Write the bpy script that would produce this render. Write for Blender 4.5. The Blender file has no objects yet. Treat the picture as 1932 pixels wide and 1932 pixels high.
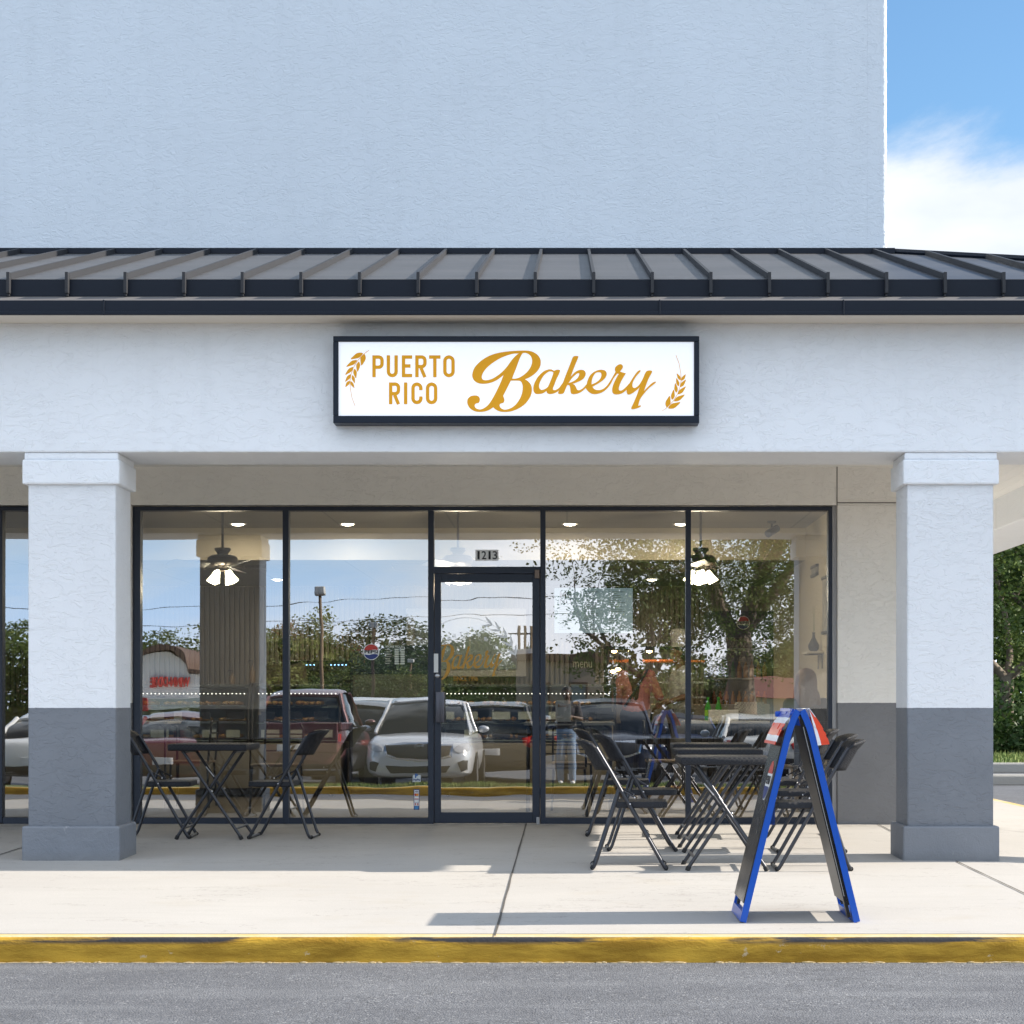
import bpy, bmesh, math, random
from mathutils import Vector, Matrix, noise
R = math.radians
PI = math.pi
SC = bpy.context.scene
COL = SC.collection

# ------------------------------------------------------------------ camera
F = 3504.0 / 1932.0            # focal length in image widths
CAMD, CAMZ = 16.0, 1.02
cam_d = bpy.data.cameras.new("camera")
cam = bpy.data.objects.new("camera", cam_d)
COL.objects.link(cam)
cam_d.sensor_width = 36.0
cam_d.lens = 36.0 * F
cam_d.shift_x = (966 - 1070) / 1932.0
cam_d.shift_y = (1330 - 966) / 1932.0
cam_d.clip_start = 0.05
cam_d.clip_end = 2000
cam.location = (0, -CAMD, CAMZ)
cam.rotation_euler = (R(90), 0, 0)
SC.camera = cam

# ------------------------------------------------------------------ sky, sun, exposure
SUN_EL = R(30.5)
SUN_AZ = R(3.2)                # from +X towards +Y
sun_dir = Vector((math.cos(SUN_EL) * math.cos(SUN_AZ), math.cos(SUN_EL) * math.sin(SUN_AZ), math.sin(SUN_EL)))
W = bpy.data.worlds.new("World")
SC.world = W
W.use_nodes = True
nt = W.node_tree
nt.nodes.clear()
def wn(t, **kw):
    n = nt.nodes.new(t)
    for k, v in kw.items(): setattr(n, k, v)
    return n
sky = wn('ShaderNodeTexSky', sky_type='NISHITA', sun_disc=False, sun_elevation=SUN_EL,
         sun_rotation=PI / 2 - SUN_AZ, air_density=1.0, dust_density=0.6, ozone_density=2.2)
tc = wn('ShaderNodeTexCoord')
sep = wn('ShaderNodeSeparateXYZ')
nt.links.new(tc.outputs['Generated'], sep.inputs[0])
mp = wn('ShaderNodeMapping')
mp.inputs['Scale'].default_value = (1.0, 1.0, 2.6)
nt.links.new(tc.outputs['Generated'], mp.inputs[0])
nz = wn('ShaderNodeTexNoise')
nz.inputs['Scale'].default_value = 3.4
nz.inputs['Detail'].default_value = 9
nz.inputs['Roughness'].default_value = 0.62
nz.inputs['Distortion'].default_value = 0.25
nt.links.new(mp.outputs[0], nz.inputs[0])
def wmath(op, a, b=None, clamp=False):
    m = wn('ShaderNodeMath', operation=op, use_clamp=clamp)
    for i, v in enumerate((a, b)):
        if v is None: continue
        if isinstance(v, (int, float)): m.inputs[i].default_value = v
        else: nt.links.new(v, m.inputs[i])
    return m.outputs[0]
# a bank of cloud low in the north, wisps elsewhere
low = wn('ShaderNodeMapRange'); low.interpolation_type = 'SMOOTHSTEP'
low.inputs['From Min'].default_value = 0.325; low.inputs['From Max'].default_value = 0.21
low.inputs['To Min'].default_value = 0.0; low.inputs['To Max'].default_value = 0.62
nt.links.new(sep.outputs['Z'], low.inputs['Value'])
north = wn('ShaderNodeMapRange')
north.inputs['From Min'].default_value = 0.2; north.inputs['From Max'].default_value = 0.8
north.inputs['To Min'].default_value = 0.04; north.inputs['To Max'].default_value = 1.0
nt.links.new(sep.outputs['Y'], north.inputs['Value'])
bank = wmath('MULTIPLY', low.outputs[0], north.outputs[0])
dens = wmath('ADD', nz.outputs['Fac'], bank)
cl = wn('ShaderNodeMapRange'); cl.interpolation_type = 'SMOOTHSTEP'
cl.inputs['From Min'].default_value = 0.56; cl.inputs['From Max'].default_value = 0.80
nt.links.new(dens, cl.inputs['Value'])
# unseen bright cloud added high in the south to brighten the shop front
hi = wn('ShaderNodeMapRange'); hi.interpolation_type = 'SMOOTHSTEP'
hi.inputs['From Min'].default_value = 0.10; hi.inputs['From Max'].default_value = 0.26
nt.links.new(sep.outputs['Z'], hi.inputs['Value'])
so_ = wn('ShaderNodeMapRange'); so_.interpolation_type = 'SMOOTHSTEP'
so_.inputs['From Min'].default_value = 0.12; so_.inputs['From Max'].default_value = -0.35
nt.links.new(sep.outputs['Y'], so_.inputs['Value'])
patchy = wn('ShaderNodeMapRange')
patchy.inputs['From Min'].default_value = 0.30; patchy.inputs['From Max'].default_value = 0.52
nt.links.new(nz.outputs['Fac'], patchy.inputs['Value'])
fill_cloud = wmath('MULTIPLY', wmath('MULTIPLY', hi.outputs[0], so_.outputs[0]), patchy.outputs[0])
fac = wmath('MULTIPLY', wmath('MAXIMUM', cl.outputs[0], fill_cloud), 0.94)
mixc = wn('ShaderNodeMix', data_type='RGBA')
nt.links.new(fac, mixc.inputs['Factor'])
tint = wn('ShaderNodeMix', data_type='RGBA', blend_type='MULTIPLY')
tint.inputs['Factor'].default_value = 1.0
tint.inputs['B'].default_value = (0.74, 0.93, 1.0, 1)
nt.links.new(sky.outputs[0], tint.inputs['A'])
nt.links.new(tint.outputs['Result'], mixc.inputs['A'])
mixc.inputs['B'].default_value = (8.6, 9.4, 10.6, 1)
cloudmix = mixc
# pale haze band close to the horizon
hz = wn('ShaderNodeMapRange'); hz.interpolation_type = 'SMOOTHSTEP'
hz.inputs['From Min'].default_value = 0.20; hz.inputs['From Max'].default_value = 0.0
hz.inputs['To Min'].default_value = 0.0; hz.inputs['To Max'].default_value = 0.85
nt.links.new(sep.outputs['Z'], hz.inputs['Value'])
wisp = wn('ShaderNodeMapRange')
wisp.inputs['From Min'].default_value = 0.42; wisp.inputs['From Max'].default_value = 0.62
nt.links.new(nz.outputs['Fac'], wisp.inputs['Value'])
hcol = wn('ShaderNodeMix', data_type='RGBA')
hcol.inputs['A'].default_value = (7.2, 9.7, 14.2, 1); hcol.inputs['B'].default_value = (11.5, 11.6, 12.6, 1)
nt.links.new(wisp.outputs[0], hcol.inputs['Factor'])
mixh = wn('ShaderNodeMix', data_type='RGBA')
nt.links.new(hz.outputs[0], mixh.inputs['Factor'])
nt.links.new(mixc.outputs['Result'], mixh.inputs['A']); nt.links.new(hcol.outputs['Result'], mixh.inputs['B'])
mixc = mixh
bankc = wn('ShaderNodeMix', data_type='RGBA')
bankc.inputs['A'].default_value = (5.3, 5.45, 5.65, 1); bankc.inputs['B'].default_value = (4.3, 4.6, 5.1, 1)
nz2 = wn('ShaderNodeTexNoise'); nz2.inputs['Scale'].default_value = 9; nz2.inputs['Detail'].default_value = 6
nt.links.new(mp.outputs[0], nz2.inputs[0])
nr = wn('ShaderNodeMapRange'); nr.inputs['From Min'].default_value = .45; nr.inputs['From Max'].default_value = .7
nt.links.new(nz2.outputs['Fac'], nr.inputs['Value']); nt.links.new(nr.outputs[0], bankc.inputs['Factor'])
ccol = wn('ShaderNodeMix', data_type='RGBA')
nn = wn('ShaderNodeMapRange'); nn.inputs['From Min'].default_value = .15; nn.inputs['From Max'].default_value = .5
nt.links.new(sep.outputs['Y'], nn.inputs['Value']); nt.links.new(nn.outputs[0], ccol.inputs['Factor'])
ccol.inputs['A'].default_value = (8.6, 9.4, 10.6, 1); nt.links.new(bankc.outputs['Result'], ccol.inputs['B'])
nt.links.new(ccol.outputs['Result'], cloudmix.inputs['B'])
bg = wn('ShaderNodeBackground')
bg.inputs['Strength'].default_value = 0.1
nt.links.new(mixc.outputs['Result'], bg.inputs['Color'])
wo = wn('ShaderNodeOutputWorld')
nt.links.new(bg.outputs[0], wo.inputs['Surface'])

sl = bpy.data.lights.new("sun", 'SUN')
sl.energy = 5.0
sl.angle = R(0.5)
sl.color = (1.0, 0.91, 0.79)
so = bpy.data.objects.new("sun", sl)
so.rotation_euler = sun_dir.to_track_quat('Z', 'Y').to_euler()
so.location = (20, 0, 20)
COL.objects.link(so)

SC.view_settings.view_transform = 'Standard'
SC.view_settings.look = 'None'
SC.view_settings.gamma = 1
SC.view_settings.exposure = 1.02
SC.cycles.use_denoising = True
SC.cycles.max_bounces = 8
SC.cycles.diffuse_bounces = 6
SC.cycles.glossy_bounces = 4
SC.cycles.transparent_max_bounces = 24
SC.cycles.sample_clamp_indirect = 6
SC.cycles.caustics_reflective = False
SC.cycles.caustics_refractive = False

# ------------------------------------------------------------------ mapping helpers (used for sizes of real things)
S = 3504.0
def PX(x, y, p):               # photo position (1932 px) at depth p behind the glass -> X, Z
    k = (CAMD + p) / S
    return (x - 1070) * k, CAMZ + (1330 - y) * k
def gx(x): return (x - 1070) / 219.0
def gz(y): return CAMZ + (1330 - y) / 219.0
def zg(x, y):                  # pavement height
    z = -0.015 * max(0.0, -y)
    if x > 2.9: z -= 0.05 * (x - 2.9)
    return z

# ------------------------------------------------------------------ materials
MATS = {}
def mat(name, col=(.5, .5, .5), rough=.6, metal=0.0, spec=.5, emit=None, es=1.0, coat=0.0, bump=None, var=None, trans=0.0, scale=1.0):
    """bump=(scale,strength,distance,detail) ; var=(scale, other colour, lo, hi)"""
    if name in MATS: return MATS[name]
    m = bpy.data.materials.new(name); MATS[name] = m
    m.use_nodes = True
    t = m.node_tree; b = t.nodes['Principled BSDF']
    b.inputs['Base Color'].default_value = (*col, 1)
    b.inputs['Roughness'].default_value = rough
    b.inputs['Metallic'].default_value = metal
    b.inputs['Specular IOR Level'].default_value = spec
    b.inputs['Coat Weight'].default_value = coat
    b.inputs['Transmission Weight'].default_value = trans
    if emit:
        b.inputs['Emission Color'].default_value = (*emit, 1)
        b.inputs['Emission Strength'].default_value = es
    tcn = None
    if bump or var:
        tcn = t.nodes.new('ShaderNodeTexCoord')
    if bump:
        n = t.nodes.new('ShaderNodeTexNoise')
        n.inputs['Scale'].default_value = bump[0]; n.inputs['Detail'].default_value = bump[3] if len(bump) > 3 else 3
        t.links.new(tcn.outputs['Object'], n.inputs[0])
        bp = t.nodes.new('ShaderNodeBump')
        bp.inputs['Strength'].default_value = bump[1]; bp.inputs['Distance'].default_value = bump[2]
        t.links.new(n.outputs['Fac'], bp.inputs['Height'])
        t.links.new(bp.outputs[0], b.inputs['Normal'])
    if var:
        n = t.nodes.new('ShaderNodeTexNoise')
        n.inputs['Scale'].default_value = var[0]; n.inputs['Detail'].default_value = 5
        t.links.new(tcn.outputs['Object'], n.inputs[0])
        mr = t.nodes.new('ShaderNodeMapRange')
        mr.inputs['From Min'].default_value = var[2]; mr.inputs['From Max'].default_value = var[3]
        t.links.new(n.outputs['Fac'], mr.inputs['Value'])
        mx = t.nodes.new('ShaderNodeMix'); mx.data_type = 'RGBA'
        mx.inputs['A'].default_value = (*col, 1); mx.inputs['B'].default_value = (*var[1], 1)
        t.links.new(mr.outputs[0], mx.inputs['Factor'])
        t.links.new(mx.outputs['Result'], b.inputs['Base Color'])
    return m

class G:
    """tiny node-graph helper"""
    def __init__(s, name):
        s.m = bpy.data.materials.new(name); MATS[name] = s.m
        s.m.use_nodes = True; s.t = s.m.node_tree
        s.b = s.t.nodes['Principled BSDF']
        s.tc = s.t.nodes.new('ShaderNodeTexCoord')
        s.co = s.tc.outputs['Object']
    def n(s, t, ins=None, **kw):
        x = s.t.nodes.new(t)
        for k, v in kw.items(): setattr(x, k, v)
        for k, v in (ins or {}).items(): s.put(x.inputs[k], v)
        return x
    def put(s, i, v):
        if hasattr(v, 'is_linked'): s.t.links.new(v, i)
        elif isinstance(v, tuple) and len(v) == 3 and i.type == 'RGBA': i.default_value = (*v, 1)
        else: i.default_value = v
    def noise(s, scale, detail=3, rough=.5, dist=0.0, co=None):
        return s.n('ShaderNodeTexNoise', {'Vector': co or s.co, 'Scale': scale, 'Detail': detail, 'Roughness': rough, 'Distortion': dist}).outputs['Fac']
    def mapping(s, sc, loc=(0, 0, 0)):
        return s.n('ShaderNodeMapping', {'Vector': s.co, 'Scale': sc, 'Location': loc}).outputs[0]
    def math(s, op, a, b=0.0, clamp=False):
        return s.n('ShaderNodeMath', {0: a, 1: b}, operation=op, use_clamp=clamp).outputs[0]
    def ramp(s, v, a, b, lo=0.0, hi=1.0, smooth=False):
        return s.n('ShaderNodeMapRange', {'Value': v, 'From Min': a, 'From Max': b, 'To Min': lo, 'To Max': hi},
                   interpolation_type='SMOOTHSTEP' if smooth else 'LINEAR').outputs[0]
    def mix(s, f, a, b, mode='MIX'):
        x = s.n('ShaderNodeMix', data_type='RGBA', blend_type=mode)
        s.put(x.inputs['Factor'], f); s.put(x.inputs['A'], a); s.put(x.inputs['B'], b)
        return x.outputs['Result']
    def bump(s, h, strength, dist, normal=None):
        i = {'Height': h, 'Strength': strength, 'Distance': dist}
        x = s.n('ShaderNodeBump', i)
        if normal: s.put(x.inputs['Normal'], normal)
        return x.outputs[0]
    def out(s, **kw):
        for k, v in kw.items(): s.put(s.b.inputs[k.replace('_', ' ')], v)
        return s.m

def stucco(name, light, dark=None, zline=1.0, amount=1.0, sc=1.0, zdir=1):
    g = G(name)
    xyz = g.n('ShaderNodeSeparateXYZ', {0: g.co})
    z = xyz.outputs['Z']
    c = light
    big = g.noise(0.55, 3)
    fine = g.noise(60, 3)
    c2 = g.mix(g.ramp(big, .35, .7), light, tuple(v * .965 for v in light))
    # rain streaks and dust
    st = g.noise(1.0, 5, .6, co=g.mapping((5.5, 5.5, .35)))
    c2 = g.mix(g.ramp(st, .52, .78, 0, .28), c2, tuple(v * .80 for v in light))
    c2 = g.mix(g.ramp(g.noise(.33, 4, .6), .45, .65, 0, .5), c2, tuple(v * .93 for v in light))
    if dark:
        wob = g.math('MULTIPLY', g.noise(26, 2), 0.006)
        f = g.math('GREATER_THAN', g.math('ADD', z, wob), zline + .003)
        d2 = g.mix(g.ramp(g.noise(2.2, 5), .35, .75), dark, tuple(v * 1.14 for v in dark))
        scuff = g.ramp(g.noise(1.0, 6, .65, co=g.mapping((9, 9, 3))), .62, .80, 0, .3)
        d2 = g.mix(scuff, d2, tuple(v * 1.5 for v in dark))
        c2 = g.mix(f, d2, c2)
    # trowelled skip-texture: ridges of flattened plaster, elongated sideways
    co = g.mapping((9 * sc, 9 * sc, 17 * sc))
    wv = g.noise(1.0, 4, .55, 1.3, co=co)
    ridge = g.ramp(g.math('ABSOLUTE', g.math('SUBTRACT', wv, .5)), 0.0, .045, 1.0, 0.0, True)
    patch = g.ramp(g.noise(1.9, 5), .36, .66, .0, 1.0)
    plate = g.ramp(wv, .47, .53, 0, 1, True)
    h = g.math('ADD', g.math('MULTIPLY', ridge, patch), g.math('MULTIPLY', plate, .8))
    h = g.math('ADD', h, g.math('MULTIPLY', fine, .35))
    h = g.math('ADD', h, g.math('MULTIPLY', g.noise(150, 2), .18))
    nrm = g.bump(h, .55 * amount, .010)
    g.out(Base_Color=c2, Roughness=.62, Normal=nrm)
    g.b.inputs['Specular IOR Level'].default_value = .35
    return g.m

LIGHT = (.73, .745, .77)
DARKP = (.155, .168, .190)
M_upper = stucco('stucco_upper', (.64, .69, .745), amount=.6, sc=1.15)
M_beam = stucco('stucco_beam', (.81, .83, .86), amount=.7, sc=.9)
M_col = stucco('stucco_column', LIGHT, DARKP, 1.0, .75)
M_wall = stucco('stucco_wall', (.90, .865, .80), (.20, .20, .205), 1.038, .8)

def concrete():
    g = G('concrete')
    big = g.noise(.7, 5, .6)
    c = g.mix(g.ramp(big, .3, .7), (.43, .41, .38), (.385, .365, .34))
    c = g.mix(g.ramp(g.noise(1, 5, .65, co=g.mapping((1.2, 7, 1))), .5, .8, 0, .5), c, (.34, .325, .30))
    c = g.mix(g.ramp(g.noise(160, 2), .35, .7, 0, .35), c, (.25, .24, .225))
    # hairline cracks and small stains
    cr = g.math('ABSOLUTE', g.math('SUBTRACT', g.noise(.55, 7, .62, 0, co=g.mapping((.7, 1.5, 1), (3, 1, 0))), .5))
    c = g.mix(g.ramp(cr, .0006, .0026, .42, 0), c, (.15, .13, .11))
    c = g.mix(g.ramp(g.noise(2.6, 6, .65), .56, .72, 0, .30), c, (.34, .30, .24))
    c = g.mix(g.ramp(g.noise(34, 1), .80, .83, 0, .7), c, (.12, .11, .10))
    yy = g.n('ShaderNodeSeparateXYZ', {0: g.co}).outputs['Y']
    edge = g.math('MULTIPLY', g.ramp(g.math('ABSOLUTE', g.math('ADD', yy, .2)), .05, .5, 1, 0), g.ramp(g.noise(5, 4), .4, .65))
    c = g.mix(g.math('MULTIPLY', edge, .4), c, (.16, .145, .125))
    spots = g.ramp(g.noise(9, 2), .73, .80, 0, .5)
    c = g.mix(spots, c, (.25, .23, .2))
    h = g.math('ADD', g.math('MULTIPLY', g.noise(220, 2), .6), g.math('MULTIPLY', g.noise(1, 2, co=g.mapping((6, 190, 1))), .6))
    g.out(Base_Color=c, Roughness=.82, Normal=g.bump(h, .35, .004))
    return g.m
M_conc = concrete()

def asphalt():
    g = G('asphalt')
    co = g.co
    v = g.n('ShaderNodeTexVoronoi', {'Vector': co, 'Scale': 105.0})
    vv = g.n('ShaderNodeSeparateColor', {0: v.outputs['Color']}).outputs[0]
    c = g.mix(g.ramp(vv, 0, 1), (.078, .081, .090), (.150, .155, .168))
    c = g.mix(g.ramp(vv, .93, .97, 0, .8), c, (.30, .30, .30))
    c = g.mix(g.ramp(vv, .07, .03, 0, .8), c, (.045, .045, .05))
    c = g.mix(g.ramp(g.noise(1.3, 6, .6), .42, .62, 0, .55), c, (.075, .078, .088))
    c = g.mix(g.ramp(g.noise(1, 5, .6, co=g.mapping((.7, 4, 1))), .50, .70, 0, .55), c, (.165, .17, .18))
    c = g.mix(g.ramp(g.noise(4, 3), .70, .76, 0, .5), c, (.05, .05, .055))
    ck = g.math('ABSOLUTE', g.math('SUBTRACT', g.noise(.8, 8, .65, 0, co=g.mapping((1, 1, 1), (5, 2, 0))), .5))
    c = g.mix(g.ramp(ck, .0008, .003, .6, 0), c, (.03, .03, .03))
    h = g.math('ADD', g.math('MULTIPLY', v.outputs['Distance'], -.7), g.math('MULTIPLY', g.noise(40, 3), .6))
    g.out(Base_Color=c, Roughness=.8, Normal=g.bump(h, .8, .008))
    return g.m
M_asph = asphalt()

def kerbpaint(name, top=False):
    g = G(name)
    xyz = g.n('ShaderNodeSeparateXYZ', {0: g.co})
    base = g.mix(g.ramp(g.noise(3, 5), .35, .7), (.52, .31, .040), (.38, .225, .030))
    if top:
        base = g.mix(g.ramp(g.noise(5, 5), .3, .65), (.52, .37, .13), (.50, .42, .28))
        c = g.mix(g.ramp(g.noise(1, 6, .7, co=g.mapping((1.2, 14, 1), (4, 0, 0))), .60, .68, 0, .7), base, (.12, .11, .11))
    else:
        grime = g.ramp(g.noise(1, 6, .65, co=g.mapping((2.2, 1, 12))), .40, .62, 0, .9)
        c = g.mix(grime, base, (.24, .13, .014))
        chips = g.ramp(g.noise(9, 6, .7), .64, .68, 0, .6)
        c = g.mix(chips, c, (.55, .46, .33))
        # rubbed black tyre marks along the upper lip
        up = g.ramp(xyz.outputs['Z'], -.146, -.126, 0, 1)
        sc = g.ramp(g.noise(1, 6, .6, co=g.mapping((.8, 1, 10), (7, 0, 0))), .45, .52, 0, 1)
        c = g.mix(g.math('MULTIPLY', up, sc), c, (.035, .035, .04))
        wp = g.ramp(g.noise(1, 3, co=g.mapping((14, 1, 1.5))), .72, .78, 0, .3)
        c = g.mix(wp, c, (.6, .5, .36))
    h = g.math('ADD', g.math('MULTIPLY', g.noise(1, 5, .6, 1.5, co=g.mapping((12, 12, 40))), 1.0), g.math('MULTIPLY', g.noise(90, 2), .3))
    g.out(Base_Color=c, Roughness=.9, Normal=g.bump(h, .55, .010))
    g.b.inputs['Specular IOR Level'].default_value = .2
    return g.m
M_kface = kerbpaint('kerb_yellow')
M_ktop = kerbpaint('kerb_yellow_top', True)

def roofmetal():
    g = G('roof_metal')
    c = g.mix(g.ramp(g.noise(1, 4, co=g.mapping((.6, 2.4, 1))), .35, .7), (.050, .051, .055), (.070, .070, .075))
    oil = g.noise(1.0, 2, co=g.mapping((2.6, 1.1, 1.1)))
    c = g.mix(g.ramp(g.noise(1, 5, .6, co=g.mapping((3, 9, 9))), .5, .75, 0, .4), c, (.11, .105, .10))
    g.out(Base_Color=c, Roughness=.46, Normal=g.bump(oil, .25, .012))
    g.b.inputs['Specular IOR Level'].default_value = .45
    return g.m
M_roof = roofmetal()
M_fascia = mat('fascia_metal', (.007, .011, .020), .5, spec=.2, bump=(2.2, .15, .01, 1))
M_rib = mat('seam_metal', (.028, .029, .033), .55, spec=.3)
M_alu = mat('dark_anodised', (.028, .036, .054), .42, metal=.1, spec=.35, bump=(300, .05, .001))
M_black = mat('black_plastic', (.022, .023, .026), .5)
M_blackgl = mat('black_gloss', (.012, .012, .014), .18)
M_steel = mat('brushed_steel', (.45, .45, .46), .3, metal=1.0)
M_white = mat('white_plastic', (.78, .78, .77), .45)
M_cream = mat('cream_panel', (.24, .215, .165), .5)
M_gold = mat('gold_vinyl', (.66, .31, .012), .55, spec=.2, emit=(.72, .31, .01), es=.07)  # slight emission added to raise the gold's brightness
M_signw = mat('sign_face', (.86, .87, .90), .35, spec=.3, emit=(.90, .93, 1.0), es=.17)  # emission added in the material to raise the face to a brighter white
M_signf = mat('sign_frame', (.006, .011, .022), .4, spec=.25)

def pane_mats():
    m = bpy.data.materials.new('window_glass'); m.use_nodes = True
    t = m.node_tree; t.nodes.clear()
    o = t.nodes.new('ShaderNodeOutputMaterial')
    gl = t.nodes.new('ShaderNodeBsdfGlossy'); gl.inputs['Roughness'].default_value = 0.0
    gl.inputs['Color'].default_value = (.98, .99, 1, 1)
    tr = t.nodes.new('ShaderNodeBsdfTransparent'); tr.inputs['Color'].default_value = (.86, .88, .86, 1)
    fr = t.nodes.new('ShaderNodeFresnel'); fr.inputs['IOR'].default_value = 1.5
    mr = t.nodes.new('ShaderNodeMapRange')
    mr.inputs['To Min'].default_value = GLASS_R - .04 * (1 - GLASS_R); mr.inputs['To Max'].default_value = 1.0
    t.links.new(fr.outputs[0], mr.inputs['Value'])
    tcn = t.nodes.new('ShaderNodeTexCoord')
    mpn = t.nodes.new('ShaderNodeMapping'); mpn.inputs['Scale'].default_value = (1.1, 1.1, 2.4)
    t.links.new(tcn.outputs['Object'], mpn.inputs[0])
    n = t.nodes.new('ShaderNodeTexNoise'); n.inputs['Scale'].default_value = 1.3; n.inputs['Detail'].default_value = 1.5
    t.links.new(mpn.outputs[0], n.inputs[0])
    bp = t.nodes.new('ShaderNodeBump'); bp.inputs['Strength'].default_value = 1.0; bp.inputs['Distance'].default_value = .0004
    t.links.new(n.outputs['Fac'], bp.inputs['Height'])
    t.links.new(bp.outputs[0], gl.inputs['Normal'])
    mx = t.nodes.new('ShaderNodeMixShader')
    t.links.new(mr.outputs[0], mx.inputs[0]); t.links.new(tr.outputs[0], mx.inputs[1]); t.links.new(gl.outputs[0], mx.inputs[2])
    t.links.new(mx.outputs[0], o.inputs['Surface'])
    m2 = bpy.data.materials.new('glass_back'); m2.use_nodes = True
    t = m2.node_tree; t.nodes.clear()
    o = t.nodes.new('ShaderNodeOutputMaterial')
    tr = t.nodes.new('ShaderNodeBsdfTransparent'); tr.inputs['Color'].default_value = (.97, .98, .97, 1)
    t.links.new(tr.outputs[0], o.inputs['Surface'])
    return m, m2
GLASS_R = 0.36
M_glass, M_glassb = pane_mats()

def clearglass(name, col=(.93, .95, .94), r=.08):
    m = bpy.data.materials.new(name); m.use_nodes = True
    t = m.node_tree; t.nodes.clear()
    o = t.nodes.new('ShaderNodeOutputMaterial')
    gl = t.nodes.new('ShaderNodeBsdfGlossy'); gl.inputs['Roughness'].default_value = 0.02
    tr = t.nodes.new('ShaderNodeBsdfTransparent'); tr.inputs['Color'].default_value = (*col, 1)
    mx = t.nodes.new('ShaderNodeMixShader'); mx.inputs[0].default_value = r
    t.links.new(tr.outputs[0], mx.inputs[1]); t.links.new(gl.outputs[0], mx.inputs[2])
    t.links.new(mx.outputs[0], o.inputs['Surface'])
    return m
M_clear = clearglass('clear_glass')

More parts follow.
